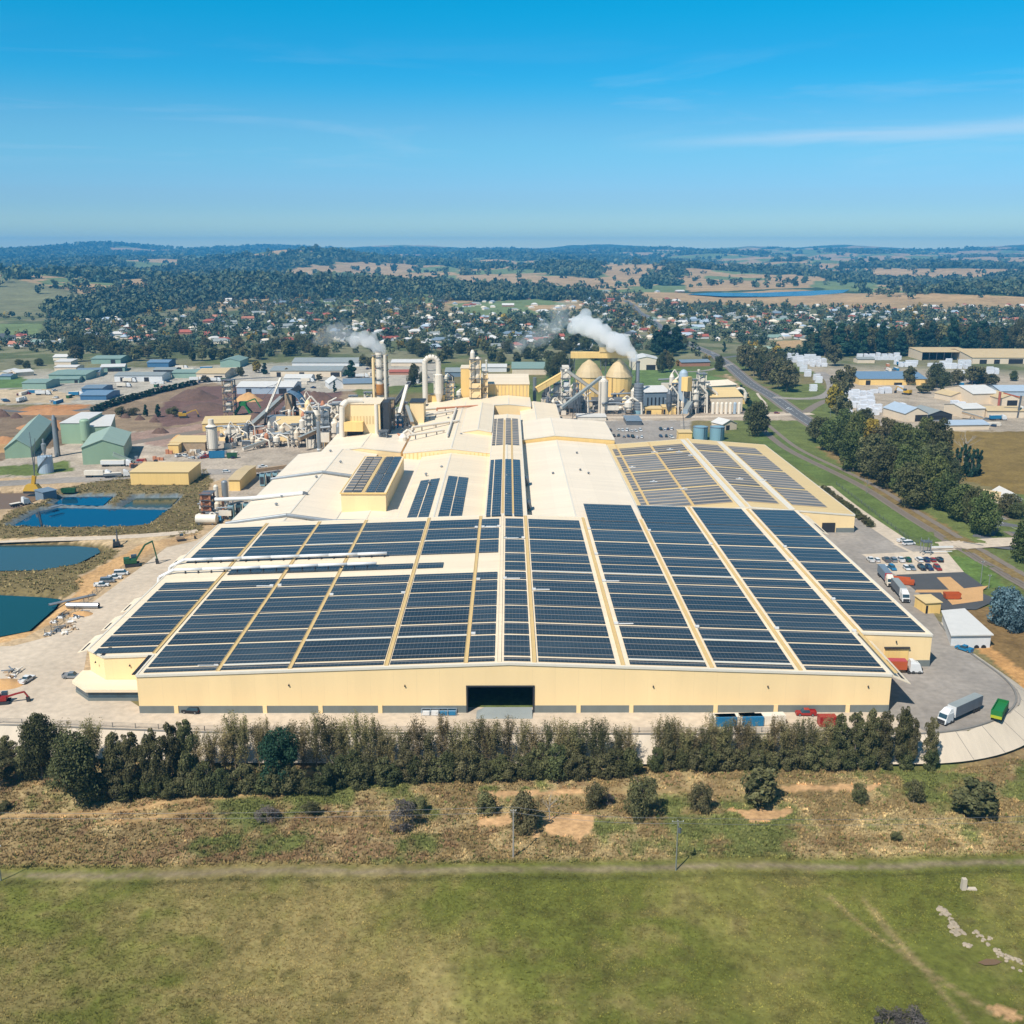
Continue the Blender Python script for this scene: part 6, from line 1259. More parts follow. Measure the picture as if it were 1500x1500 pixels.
for rr, rowy, rn in ((row1, 822, 'far'), (row2, 834, 'near')):
    for k, (px, col, kind) in enumerate(rr):
        car(kind, col, px, rowy, PI/2 if rn == 'far' else -PI/2, f'{CN[col]} {"ute" if kind == "ute" else "car"} {"in the car-park row along the entry road" if rn == "far" else "in the car-park row by the orange bins"}, {ordi(k+1)} from the warehouse', GP)
car('ute', 'white', 1323, 794, .15, 'white ute parked on the service path, the one nearer the hedge'); car('van', 'white', 1331, 798, .2, 'white van parked on the service path, the one nearer the entry road')
random.seed(4)
GP2 = 'cars in the rear parking area'; n2_ = 0
for (x0, x1, yb, n_) in ((870, 906, 631, 4), (892, 906, 639, 3), (912, 938, 632, 5), (914, 940, 641, 5), (968, 984, 630, 4), (968, 992, 641, 4), (834, 842, 616, 2)):
    for k in range(n_):
        n2_ += 1; px = x0+(x1-x0)*k/max(1, n_-1); col = random.choice(('navy', 'white', 'black_paint', 'silver', 'white', 'navy')); car('hatch' if n2_ % 3 else 'suv', col, px, yb+random.uniform(-1, 1), random.choice((PI/2, -PI/2))+random.uniform(-.3, .3), f'{CN[col]} car parked behind the spine hall, {ordi(n2_)} counted from the grey shelter', GP2)
car('ute', 'white', 40, 998, 1.35, 'white ute alone on the sandy west yard'); car('ute', 'silver', 106, 993, .05, 'silver ute parked beside the office corner')
car('suv', 'black_paint', 280, 1044, 3.0, 'dark four-wheel drive in front of the precast wall'); car('ute', 'red', 1180, 1047.5, 3.1, 'red ute parked at the east end of the front wall')
car('ute', 'blue_paint', 1412, 953, 2.2, 'pale blue flatbed ute by the loading building'); car('ute', 'white', 385, 685, .4, 'white ute on the upper yard beside the planks'); car('hatch', 'white', 332, 692, .1, 'white car on the pale yard road by the small yellow shed'); car('hatch', 'white', 1156, 600, -.9, 'white car driving on the main road junction'); car('hatch', 'white', 1044, 518, -.9, 'white car far up the main road'); car('hatch', 'red', 1138, 606, .1, 'red car waiting at the service road gate')
for k, (px, py) in enumerate(((178, 842), (168, 848), (158, 853), (149, 859))): car(('van', 'ute', 'van', 'ute')[k], 'white' if k != 2 else 'silver', px, py, .15, f'{("white", "white", "silver", "white")[k]} {("van", "ute", "van", "ute")[k]} in the line along the pond fence, {ordi(k+1)} from the green excavator')
random.seed(9)
for k in range(9):
    px, py = random.uniform(262, 345), random.uniform(664, 674); col = random.choice(('white', 'red', 'silver', 'navy', 'white')); car(random.choice(('ute', 'hatch', 'suv')), col, px, py, random.uniform(0, 3), f'{CN[col]} vehicle among the bins before the chipper shed, {ordi(k+1)} of the cluster', 'vehicles before the chipper shed')
def truck(label, px, py, rz, cab='white', body='grey_curtain', Lb=12., hb=2.9, front=None, kind='semi_trailer', roof=None, nose=1.0, z=.06):
    """prime mover with a long trailer; nose towards +X, origin below the middle."""
    p = G(px, py); t = thing(kind, label, 'truck', (p[0], p[1], z), rz); L = Lb+4.6; x0 = -L/2; w = 1.25
    b = MB(); b.box(x0, x0+Lb, -w, w, 1.25, 1.25+hb); b.build('trailer_body', body, t, world=False)
    b = MB(); b.box(x0+.02, x0+Lb-.02, -w+.02, w-.02, 1.25+hb, 1.25+hb+.06); b.build('trailer_roof', roof or 'offwhite', t, world=False)
    if front: b = MB(); b.box(x0+Lb, x0+Lb+.08, -w+.02, w-.02, 1.25, 1.25+hb); b.build('headboard', front, t, world=False)
    b = MB(); b.box(x0, x0+Lb+2.5, -.5, .5, .85, 1.25); b.build('chassis', 'dark_steel', t, world=False)
    xc = x0+Lb+.9; b = MB(); b.hexa([(xc, -w, .6), (L/2, -w, .6), (L/2, w, .6), (xc, w, .6)], [(xc+.1, -w, 3.1), (L/2-1.0, -w, 3.1), (L/2-1.0, w, 3.1), (xc+.1, w, 3.1)]); b.hexa([(xc+.1, -w+.1, 3.1), (L/2-1.2, -w+.1, 3.1), (L/2-1.2, w-.1, 3.1), (xc+.1, w-.1, 3.1)], [(xc+.1, -w+.3, 4.0), (xc+1.1, -w+.3, 4.0), (xc+1.1, w-.3, 4.0), (xc+.1, w-.3, 4.0)]); o = b.build('cab', cab, t, world=False)
    b = MB(); b.hexa([(L/2-.55, -w+.12, 1.9), (L/2-.45, -w+.12, 1.9), (L/2-.45, w-.12, 1.9), (L/2-.55, w-.12, 1.9)], [(L/2-.95, -w+.12, 2.95), (L/2-.85, -w+.12, 2.95), (L/2-.85, w-.12, 2.95), (L/2-.95, w-.12, 2.95)]); b.build('windscreen', 'glass', o, world=False)
    b = MB(); b.box(L/2-.02, L/2+.06, -w+.2, w-.2, .7, 1.6); b.build('grille', 'dark_steel', o, world=False)
    for x in (x0+1.1, x0+2.3, x0+3.5, xc-.2, xc+1.0, L/2-.9):
        for s in (-w+.16, w-.16): wheel_mb(x, s, .5, .32).build('wheel', 'black_rubber', t, world=False)
    return t
truck('white-cabbed truck with a long grey curtain trailer turning on the yard', 1405, 1050, PI+.62, 'white', 'grey_curtain', 12.5, 2.9, 'white', roof='grey_roof')
truck('white truck with an orange load backed under the east awning', 1321, 985, -.05, 'white', 'orange', 6.5, 2.6, roof='pink_red')
lr = math.atan2(G(1330, 888)[1]-G(1304, 856)[1], G(1330, 888)[0]-G(1304, 856)[0])
truck('red and blue-grey truck at the loading side by the orange bins', 1297, 851, lr, 'offwhite', 'slate_roof', 11, 2.8, 'pink_red', roof='slate_roof')
truck('white box truck, the one by the pump house on the loading side', 1318, 873, lr, 'white', 'grey_curtain', 11.5, 2.8, 'white', roof='grey_roof')
truck('white tanker parked before the big pale green shed', 172, 683, .05, 'white', 'white', 13, 2.2); truck('white flatbed truck beside the pond crane', 30, 741, .9, 'white', 'grey_steel', 5, .5)
truck('white truck crossing the concrete apron', 145, 699, .05, 'white', 'offwhite', 10, 2.4); truck('grey truck and trailer at the upper yard edge', 172, 699, .3, 'white', 'galv', 9, 1.2)
truck('white truck unloading near the mill hall', 1405, 548, .2, 'white', 'offwhite', 8, 2.4)
def skip(label, px, py, rz, mat, L=6., name='skip_bin', h=1.7, cat='bin'):
    p = G(px, py); t = thing(name, label, cat, (p[0], p[1], .06), rz); l = L/2; w = 1.2; b = MB()
    b.hexa([(-l+.5, -w+.1, .25), (l-.3, -w+.1, .25), (l-.3, w-.1, .25), (-l+.5, w-.1, .25)], [(-l+.5, -w+.1, .3), (l-.3, -w+.1, .3), (l-.3, w-.1, .3), (-l+.5, w-.1, .3)])
    for s in (-1, 1): b.hexa([(-l+.4, s*(w-.1)-.05, .25), (l-.2, s*(w-.1)-.05, .25), (l-.2, s*(w-.1)+.05, .25), (-l+.4, s*(w-.1)+.05, .25)], [(-l, s*w-.05, h), (l, s*w-.05, h), (l, s*w+.05, h), (-l, s*w+.05, h)])
    for s in (-1, 1): b.hexa([(s*(l-.3)-.05, -w+.1, .25), (s*(l-.3)+.05, -w+.1, .25), (s*(l-.3)+.05, w-.1, .25), (s*(l-.3)-.05, w-.1, .25)], [(s*l-.05, -w, h), (s*l+.05, -w, h), (s*l+.05, w, h), (s*l-.05, w, h)])
    b.build('bin_shell', mat, t, world=False); b = MB()
    for k in range(5): x = -l+.6+k*(L-1.2)/4; b.box(x-.07, x+.07, -w-.06, -w+.02, .4, h-.05)
    b.build('rib', mat, t, world=False); b = MB(); b.box(-l+.5, l-.5, -w+.2, w-.2, .35, h*.6); b.build('load', 'timber', t, world=False)
    return t
skip('long orange skip bin beside the parked trucks', 1316, 852, -.35, 'orange', 8); skip('orange skip bin behind the long one', 1325, 856, -.3, 'orange', 6.5); skip('orange skip bin at the edge of the sand patch', 1394, 877, .0, 'orange', 5.5, h=2.2)
skip('bright blue open bin on the upper yard', 318, 671, .2, 'blue_paint', 9, h=4.); skip('green open bin beside the bright blue one', 340, 671, .2, 'dkgreen_paint', 6, h=3.); skip('green bin on the lined pond bank', 101, 722, .1, 'dkgreen_paint', 7, h=2.4)
p = G(1463, 1050); t = thing('tipper_trailer', 'green tipper trailer with a yellow-green tailboard on the yard', 'trailer', (p[0], p[1], .06), .95); l, w, h = 4.2, 1.3, 3.3; b = MB()
for s in (-1, 1): b.box(-l, l, s*w-.08, s*w+.08, 1.2, h)
b.box(l-.1, l+.06, -w, w, 1.2, h); b.box(-l, l, -w, w, 1.1, 1.3); b.box(-l-.06, -l+.1, -w, w, 1.9, h); b.build('tub', 'green_paint', t, world=False)
b = MB(); b.box(-l-.1, -l-.06, -w-.05, w+.05, 1.1, 1.9); b.build('tailboard', 'lime', t, world=False); 
for k in range(7):
    for s in (-1, 1): x = -l+.4+k*(2*l-.8)/6; b = MB(); b.box(x-.09, x+.09, s*(w+.12)-.04, s*(w+.12)+.04, 1.2, h); b.build('rib', 'dkgreen_paint', t, world=False)
b = MB(); b.box(-l+.2, l-.2, -w+.12, w-.12, 1.3, 2.7); b.build('load', 'green_paint', t, world=False)
for x in (-3, -1.8, -.6, 2.6):
    for s in (-w+.15, w-.15): wheel_mb(x, s, .5, .32).build('wheel', 'black_rubber', t, world=False)
b = MB(); b.box(-l, l+1.2, -.45, .45, .8, 1.1); b.build('chassis', 'dark_steel', t, world=False)
def excavator(label, px, py, rz, paint, s=1., up=1.):
    p = G(px, py); t = thing('excavator', label, 'excavator', (p[0], p[1], .05), rz)
    for y in (-1.3, 1.3): b = MB(); b.hexa([(-1.9*s, (y-.35)*s, 0), (1.9*s, (y-.35)*s, 0), (1.9*s, (y+.35)*s, 0), (-1.9*s, (y+.35)*s, 0)], [(-2.2*s, (y-.35)*s, .9*s), (2.2*s, (y-.35)*s, .9*s), (2.2*s, (y+.35)*s, .9*s), (-2.2*s, (y+.35)*s, .9*s)]); b.build('track', 'dark_steel', t, world=False)
    b = MB(); b.box(-2.4*s, 1.4*s, -1.4*s, 1.4*s, 1.1*s, 2.2*s); b.box(-2.4*s, -.6*s, -1.3*s, 1.3*s, 2.2*s, 2.7*s); b.build('upper_body', paint, t, world=False)
    b = MB(); b.box(-.2*s, 1.5*s, .4*s, 1.4*s, 2.2*s, 3.3*s); b.build('cab', 'glass', t, world=False)
    b = MB(); b.beam((1.2*s, -.3*s, 2*s), (4.2*s, -.3*s, 5.6*s*up), .5*s); b.beam((4.2*s, -.3*s, 5.6*s*up), (6.4*s, -.3*s, 6.4*s*up), .45*s); b.build('boom', paint, t, world=False)
    b = MB(); b.beam((6.4*s, -.3*s, 6.6*s*up), (7.4*s, -.3*s, 1.5*s), .4*s); o = b.build('stick', paint, t, world=False)
    b = MB(); b.hexa([(6.9*s, -.8*s, .1), (7.9*s, -.8*s, .1), (7.9*s, .2*s, .1), (6.9*s, .2*s, .1)], [(6.8*s, -.8*s, 1.6*s), (7.7*s, -.8*s, 1.4*s), (7.7*s, .2*s, 1.4*s), (6.8*s, .2*s, 1.6*s)]); b.build('bucket', 'dark_steel', o, world=False)
    return t
excavator('green excavator with a raised arm by the ponds', 194, 829, .35, 'dkgreen_paint', 1.25, 1.15); excavator('small dark excavator with an orange base on the sand track', 171, 801, 1.9, 'dark_steel', .9); excavator('red machine at the west edge of the front yard', 4, 1030, .2, 'red', .9, .5); excavator('small brown loader on the bare ground by the roof edge', 265, 792, .5, 'timber', .8, .45); excavator('yellow loader at the bark yard edge', 269, 612, .3, 'yellow_paint', 1.4, .6); excavator('yellow loader among the sawmill packs', 1328, 578, 2.2, 'yellow_paint', 1.5, .6)
p = G(50, 722); t = thing('mobile_crane', 'yellow crawler crane by the lined pond', 'crane', p); b = MB(); b.box(p[0]-4.5, p[0]+4.5, p[1]-2, p[1]+2, .1, 1.2); b.build('track', 'dark_steel', t); b = MB(); b.hexa([(p[0]-4.8, p[1]-2, 1.3), (p[0]+4, p[1]-2, 1.3), (p[0]+4, p[1]+2, 1.3), (p[0]-4.8, p[1]+2, 1.3)], [(p[0]-3, p[1]-1.6, 4.5), (p[0]+2, p[1]-1.6, 4.5), (p[0]+2, p[1]+1.6, 4.5), (p[0]-3, p[1]+1.6, 4.5)]); b.build('upper_body', 'yellow_paint', t); b = MB(); b.beam((p[0], p[1], 4), at(50, 697, p[1]), 1.7); b.build('boom', 'yellow_paint', t); b = MB(); b.cyl(at(50, 697, p[1]), at(51, 642, p[1]), .25, .12, 6); b.build('jib', 'grey_steel', t)
def container(label, px, py, rz, mat, L=6.06, group=None, end=None, h=2.6):
    p = G(px, py); t = thing('shipping_container', label, 'container', (p[0], p[1], .05), rz, group); b = MB(); b.box(-L/2, L/2, -1.22, 1.22, .1, h); b.build('box', mat, t, world=False); b = MB()
    for k in range(int(L/.6)): x = -L/2+.3+k*.6; b.box(x-.12, x+.12, -1.27, -1.22, .25, h-.15)
    b.build('corrugation', mat, t, world=False); b = MB(); b.box(-L/2+.1, L/2-.1, -1.1, 1.1, h, h+.05); b.build('top', end or 'offwhite', t, world=False); return t
container('blue-ended white container on the front yard, the one nearer the main door', 1073, 1061, .05, 'offwhite', 12); container('bright blue container between the white ones on the front yard', 1062, 1062, .05, 'blue_paint', 5.5, end='blue_paint'); container('white container on the front yard beside the red bin', 1115, 1060, .05, 'offwhite', 12); container('second bright blue container on the front yard', 1101, 1061.5, .05, 'blue_paint', 5.5, end='blue_paint'); container('red waste container in front of the trees', 1211, 1062, .02, 'red', 4.5, end='red')
b = MB(); p = G(1326, 985)
p = G(643, 1047); t = thing('pipe_rack', 'long blue and white stillage rack beside the big dark door', 'rack', (p[0], p[1], .05)); b = MB()
for x in np.arange(-4.6, 4.7, 2.3):
    for y in (-.8, .8): b.box(x-.06, x+.06, y-.06, y+.06, 0, 1.5)
for y in (-.8, .8): b.box(-4.66, 4.66, y-.05, y+.05, 1.4, 1.5)
b.build('frame', 'bluewhite_tank', t, world=False)
for k, x in enumerate((-3.4, -1.1, 1.2, 3.5)): b = MB(); b.box(x-.9, x+.9, -.7, .7, .1, .9+.1*(k % 2)); b.build('crate', 'blue_paint' if k > 1 else 'white', t, world=False)
random.seed(29); EK = 0
EST = [(5, 60, 572, 590), (60, 115, 570, 592), (170, 250, 560, 568), (255, 340, 557, 566), (400, 500, 554, 572), (250, 330, 540, 548), (1440, 1500, 596, 626), (1395, 1440, 560, 586), (520, 640, 540, 566), (1290, 1330, 535, 548)]
for q in EST:
    for k in range(7):
        EK += 1; px, py = random.uniform(q[0], q[1]), random.uniform(q[2], q[3]); zl = 'in the industrial estate' if px < 640 else 'in the sawmill'
        if EK % 4 == 0: truck(f'{ordi(EK)} parked vehicle {zl} from the west, a truck', px, py, random.choice((0, .1, 1.5)), 'white', random.choice(('offwhite', 'grey_curtain', 'blue_paint', 'white')), 8, 2.5)
        elif EK % 4 == 1: container(f'{ordi(EK)} parked object {zl} from the west, a container', px, py, random.choice((0, .1, 1.5)), random.choice(('rust', 'blue_paint', 'offwhite', 'dkgreen_paint', 'white')), 12 if EK % 3 else 6.06, end='offwhite')
        else: col = random.choice(('white', 'white', 'silver', 'navy', 'red')); car(random.choice(('ute', 'van', 'suv')), col, px, py, random.uniform(0, 3), f'{CN[col]} vehicle {zl}, {ordi(EK)} parked thing from the west')
# pipes, planks and scrap on the west yard
def bundle(label, px, py, rz, n, L, r, mat, name='pipe_length', group=None):
    for k in range(n):
        p = G(px, py); y = k*r*2.3; b = MB(); b.cyl((-L/2, y, r), (L/2, y, r), r, r, 14, cap=False); b.cyl((-L/2+.05, y, r), (L/2-.05, y, r), r*.82, r*.82, 14, m=1); o = b.build(name, [mat, 'dark']); o.location = (p[0], p[1], .05); o.rotation_euler = (0, 0, rz)
        tag(o, label if n == 1 else f'{label}, {ordi(k+1)} from the water', 'pipe', group)
bundle('big grey pipe lying on the west yard', 122, 891, -.03, 1, 11, 1.0, 'silver'); bundle('thin grey pipe laid beside the pond fence', 107, 880, .75, 3, 16, .25, 'galv', group='thin pipes by the pond fence'); bundle('thin pipe by the upper yard planks', 395, 694, .8, 3, 14, .35, 'grey_steel', group='pipes at the upper yard')
random.seed(31)
SCR = [(88, 905), (96, 900), (104, 912), (92, 920), (100, 918), (112, 905), (78, 912), (85, 925), (108, 922), (70, 930), (120, 899), (12, 985), (18, 992), (8, 1002), (25, 985), (95, 928)]
for k, (px, py) in enumerate(SCR):
    p = G(px, py); m = random.choice(('grey_steel', 'offwhite', 'timber', 'galv')); t = thing('scrap_heap', f'{ordi(k+1)} scrap heap of beams and sheets on the west yard, from the big pipe', 'scrap', p); b = MB()
    for j in range(4): a_ = random.uniform(0, 3.1); L = random.uniform(1.5, 4); x, y = random.uniform(-1, 1), random.uniform(-1, 1); z = .2+j*.25; b.beam((p[0]+x-L/2*math.cos(a_), p[1]+y-L/2*math.sin(a_), z), (p[0]+x+L/2*math.cos(a_), p[1]+y+L/2*math.sin(a_), z+random.uniform(-.1, .2)), .35, .25)
    b.build('beams', m, t); b = MB(); b.hexa([(p[0]-1, p[1]-.8, .05), (p[0]+1.2, p[1]-.7, .05), (p[0]+1.1, p[1]+.8, .05), (p[0]-1, p[1]+.7, .05)], [(p[0]-.8, p[1]-.6, .6), (p[0]+.9, p[1]-.5, .5), (p[0]+.8, p[1]+.6, .7), (p[0]-.8, p[1]+.5, .6)]); b.build('sheet', random.choice(('white', 'grey_steel', 'timber')), t)
t = thing('plank_stack', 'long brown plank stack on the upper yard beside the western roof', 'timber stack', G(392, 690)); p = G(392, 690); b = MB()
for k in range(3): b.beam((p[0]-7, p[1]-4, .4+k*.6), (p[0]+9, p[1]+8, .4+k*.6), 2.2-.3*k, .5)
b.build('planks', 'timber', t); b = MB()
for s in (-4, 5): b.box(p[0]+s-.2, p[0]+s+.2, p[1]+s*.75-1.4, p[1]+s*.75+1.4, .05, .15)
b.build('bearer', 'dark_steel', t)
random.seed(17)
for k in range(26):                          # pallets, crates and drums before the chipper shed and on the apron
    px, py = ((random.uniform(250, 350), random.uniform(663, 668)) if k < 12 else (random.uniform(196, 250), random.uniform(674, 686))); p = G(px, py); m = random.choice(('rust', 'timber', 'offwhite', 'dark_steel', 'red', 'galv'))
    t = thing('crate_pile', f'{ordi(k+1)} crate pile from the white silo along the concrete apron', 'crates', p, group='crate piles on the apron'); b = MB()
    for j in range(random.choice((2, 3))): x = (j-1)*2.1; b.box(p[0]+x-.9, p[0]+x+.9, p[1]-.8, p[1]+.8, .05, random.uniform(1.2, 2.8))
    b.build('crate', m, t); b = MB(); b.box(p[0]-2.8, p[0]+1.6, p[1]-1, p[1]+1, .02, .12); b.build('pallet', 'timber', t)
# pond details: aerator boom, floating pump pontoons and fences
t = thing('pontoon', 'dark pontoon boom across the lined blue pond', 'pontoon', G(40, 760)); a, c = G(56, 750, -1.6), G(61, 770, -1.6); b = MB(); b.beam(a, c, .9, .5); b.build('float', 'dark_steel', t); b = MB(); b.beam((a[0], a[1], -1), (c[0], c[1], -1), .12); b.build('rail', 'grey_steel', t)
t = thing('jetty', 'grey jetty on the inlet of the lined pond', 'jetty', G(83, 744)); a, c = G(72, 745), G(92, 740); b = MB(); b.beam((a[0], a[1], .3), (c[0], c[1], .3), 2, .3); b.build('deck', 'galv', t); b = MB(); b.beam((a[0], a[1], 1.2), (c[0], c[1], 1.2), .12); b.build('rail', 'grey_steel', t)
def fence(label, px, h, z=None, gap=4., mat='grey_steel', name='fence', mesh=True):
    P = [GT(*q) for q in px]; t = thing(name, label, 'fence', P[0]); b = MB(); rl = MB()
    for a, c in zip(P, P[1:]):
        L = math.dist(a[:2], c[:2]); n = max(1, int(L/gap))
        for k in range(n+1): u = k/n; x, y = a[0]+(c[0]-a[0])*u, a[1]+(c[1]-a[1])*u; zz = hz(x, y); b.box(x-.07, x+.07, y-.07, y+.07, zz-.1, zz+h)
        for k in range(n):
            u, v = k/n, (k+1)/n; p1 = (a[0]+(c[0]-a[0])*u, a[1]+(c[1]-a[1])*u); p2 = (a[0]+(c[0]-a[0])*v, a[1]+(c[1]-a[1])*v); z1, z2 = hz(*p1), hz(*p2)
            for f in (.25, .5, .75, 1.): rl.beam((*p1, z1+h*f), (*p2, z2+h*f), .05)
    b.build('post', mat, t); rl.build('wire', 'wire', t); return t
fence('wire fence between the ponds and the west yard', [(66, 930), (110, 896), (160, 852), (200, 818)], 1.8); fence('wire fence along the kerb behind the windbreak', [(0, 1061), (300, 1073), (900, 1075), (1367, 1075)], 1.4, gap=6); fence('fence around the rear parking area', [(835, 610), (1000, 608), (1003, 650)], 2.0, gap=6); fence('fence along the green verge by the service path', [(1225, 710), (1330, 790), (1345, 796)], 1.6, gap=5)
# power poles, wires, lamp posts
def pole(label, px, yb, yt, arm=2.4, mat='pole_wood', r=.16, trans=False, name='power_pole', cat='power pole'):
    c = GT(px, yb); zt = at(px, yt, c[1])[2]; t = thing(name, label, cat, c); b = MB(); b.cyl((c[0], c[1], c[2]-.3), (c[0], c[1], zt), r, r*.7, 10); b.build('shaft', mat, t)
    if arm:
        b = MB(); b.box(c[0]-.07, c[0]+.07, c[1]-arm/2, c[1]+arm/2, zt-.6, zt-.45); b.box(c[0]-arm/2, c[0]+arm/2, c[1]-.06, c[1]+.06, zt-.35, zt-.2); b.build('crossarm', mat, t)
        for s in (-1, 0, 1): b = MB(); b.cyl((c[0]+s*arm*.45, c[1], zt-.2), (c[0]+s*arm*.45, c[1], zt+.05), .07, .05, 8); b.build('insulator', 'white', t)
    if trans: b = MB(); b.cyl((c[0]+.4, c[1]-.3, zt-2.6), (c[0]+.4, c[1]-.3, zt-1.6), .33, .33, 12); b.build('transformer', 'grey_steel', t)
    return (c[0], c[1], zt)
def span(label, p, q, sag=1.2, offs=((-1.05, 0), (1.05, 0))):
    t = thing('power_line', label, 'power line', p)
    for dx, dz in offs:
        pts = [(p[0]+(q[0]-p[0])*u+0, p[1]+(q[1]-p[1])*u+dx, p[2]+(q[2]-p[2])*u+dz-sag*4*u*(1-u)) for u in np.linspace(0, 1, 13)]; b = MB(); b.tube(pts, .035, 4); b.build('wire', 'wire', t)
p0 = pole('tall pole at the west edge of the meadow', 1.5, 1290, 1238, 2.0); p1 = pole('slim wooden pole standing before the big green bush', 752, 1256, 1186, 1.2, r=.2, mat='dead_wood'); p2 = pole('pole with a small transformer beside the grey track', 990, 1275, 1202, 2.4, trans=True)
pW = G(-260, 1190, 2.5); pE = G(1700, 1190, 2.5); span('thin wires from the slim pole to the west', pW, p1); span('thin wires from the slim pole to the transformer pole', p1, p2, .8); span('thin wires from the transformer pole to the east', p2, pE)
for px, yb, yt, lab in ((1269, 723, 703, 'power pole between the railway and the green verge'), (1436, 857, 822, 'tall lamp post behind the blue-grey tree'), (1448, 862, 842, 'shorter lamp post behind the blue-grey tree'), (1337, 700, 672, 'power pole in front of the tree belt'), (1107, 633, 606, 'power pole beside the dark rear conifer'), (1254, 608, 590, 'power pole at the sawmill gate'), (1216, 612, 598, 'power pole by the road junction'), (1362, 808, 797, 'low gate post beside the entry road')):
    pole(lab, px, yb, yt, 2.0 if 'lamp' not in lab else 1.2, 'galv' if 'lamp' in lab else 'pole_wood', .15, name='lamp_post' if 'lamp' in lab else 'power_pole', cat='lamp post' if 'lamp' in lab else 'post')
t = thing('gate_tower', 'grey steel gate frame at the entry road', 'gate', G(1355, 812)); c = G(1355, 812); b = MB()
for dx in (-1.5, 1.5):
    for dy in (-1.5, 1.5): b.box(c[0]+dx-.12, c[0]+dx+.12, c[1]+dy-.12, c[1]+dy+.12, 0, 6.5)
b.build('frame', 'galv', t); b = MB(); b.box(c[0]-1.8, c[0]+1.8, c[1]-1.8, c[1]+1.8, 5.2, 5.6); b.build('platform', 'grey_steel', t); b = MB(); b.beam((c[0], c[1], 1.1), (c[0]+11, c[1]+.5, 1.1), .25); b.build('boom_gate', 'white', t)
t = thing('barrier', 'white concrete barrier along the entry road', 'barrier', G(1375, 804)); a, c = G(1364, 803.5), G(1396, 803); b = MB(); b.beam((a[0], a[1], .5), (c[0], c[1], .5), .5, .9); b.build('wall', 'white', t); b = MB(); b.beam((a[0], a[1], .15), (c[0], c[1], .15), .9, .25); b.build('footing', 'concrete', t)
# meadow marker and rubble
p = GT(1411, 1303); t = thing('concrete_marker', 'pale concrete pillar standing in the meadow', 'pillar', p); zt = at(1411, 1287, p[1])[2]; b = MB(); b.hexa([(p[0]-.5, p[1]-.5, p[2]-.2), (p[0]+.5, p[1]-.5, p[2]-.2), (p[0]+.5, p[1]+.5, p[2]-.2), (p[0]-.5, p[1]+.5, p[2]-.2)], [(p[0]-.42, p[1]-.42, zt), (p[0]+.42, p[1]-.42, zt), (p[0]+.42, p[1]+.42, zt), (p[0]-.42, p[1]+.42, zt)]); b.build('shaft', 'concrete', t); b = MB(); b.box(p[0]+.6, p[0]+2.6, p[1]-.4, p[1]+.5, p[2]-.1, p[2]+.2); b.build('footing', 'concrete', t)
def rockmesh(seed, r=1.):
    bm = bmesh.new(); bmesh.ops.create_icosphere(bm, subdivisions=2, radius=r); rs = np.random.default_rng(seed)
    for v in bm.verts: v.co *= 1+rs.uniform(-.22, .22); v.co.z *= .62
    me = bpy.data.meshes.new('boulder'); bm.to_mesh(me); bm.free(); me.materials.append(MATS['rock']); return me
RM = [rockmesh(i) for i in range(4)]; random.seed(8)
SP = [(1378, 1331), (1384, 1334), (1388, 1339), (1380, 1338), (1392, 1345), (1396, 1351), (1400, 1356), (1404, 1362), (1398, 1364), (1408, 1366), (1402, 1368), (1393, 1356), (1413, 1383), (1420, 1384), (1428, 1364), (1434, 1370), (1440, 1376), (1450, 1374), (1460, 1390), (1464, 1396), (1470, 1398), (1478, 1402), (1486, 1404), (1492, 1406), (1474, 1408), (1484, 1418), (1494, 1422), (1497, 1412), (1462, 1402), (1446, 1384)]; SP += [(q[0]+dx, q[1]+dy) for q in SP[:24] for dx, dy in ((2.5, 1.2), (-2, 2.2))]
for k, (px, py) in enumerate(SP):
    o = bpy.data.objects.new('boulder', RM[k % 4]); COL.objects.link(o); p = GT(px+random.uniform(-1, 1), py); s = random.uniform(.22, .5)*(1.25 if k < 6 else 1); o.location = (p[0], p[1], p[2]+.1*s); o.scale = (s*random.uniform(.9, 1.5), s, s); o.rotation_euler = (random.uniform(-.3, .3), 0, random.uniform(0, 6)); tag(o, 'pale rubble boulder in the meadow below the concrete pillar', 'rock', 'pale rubble in the meadow')
b = MB(); P = [GT(*q) for q in ((1432, 1411), (1445, 1405), (1460, 1406), (1468, 1410), (1458, 1415), (1442, 1416))]; zz = np.mean([q[2] for q in P])+.18; b.add([(q[0], q[1], zz) for q in P], [tuple(range(6))]); o = b.build('puddle_water', 'water_mud')
if o.data.polygons[0].normal.z < 0: o.data.flip_normals()
struct(o)
# drain headwall at the east ditch
for px, py, lab in ((1466, 905, 'rusty drain crate under the blue-grey tree'),):
    pass
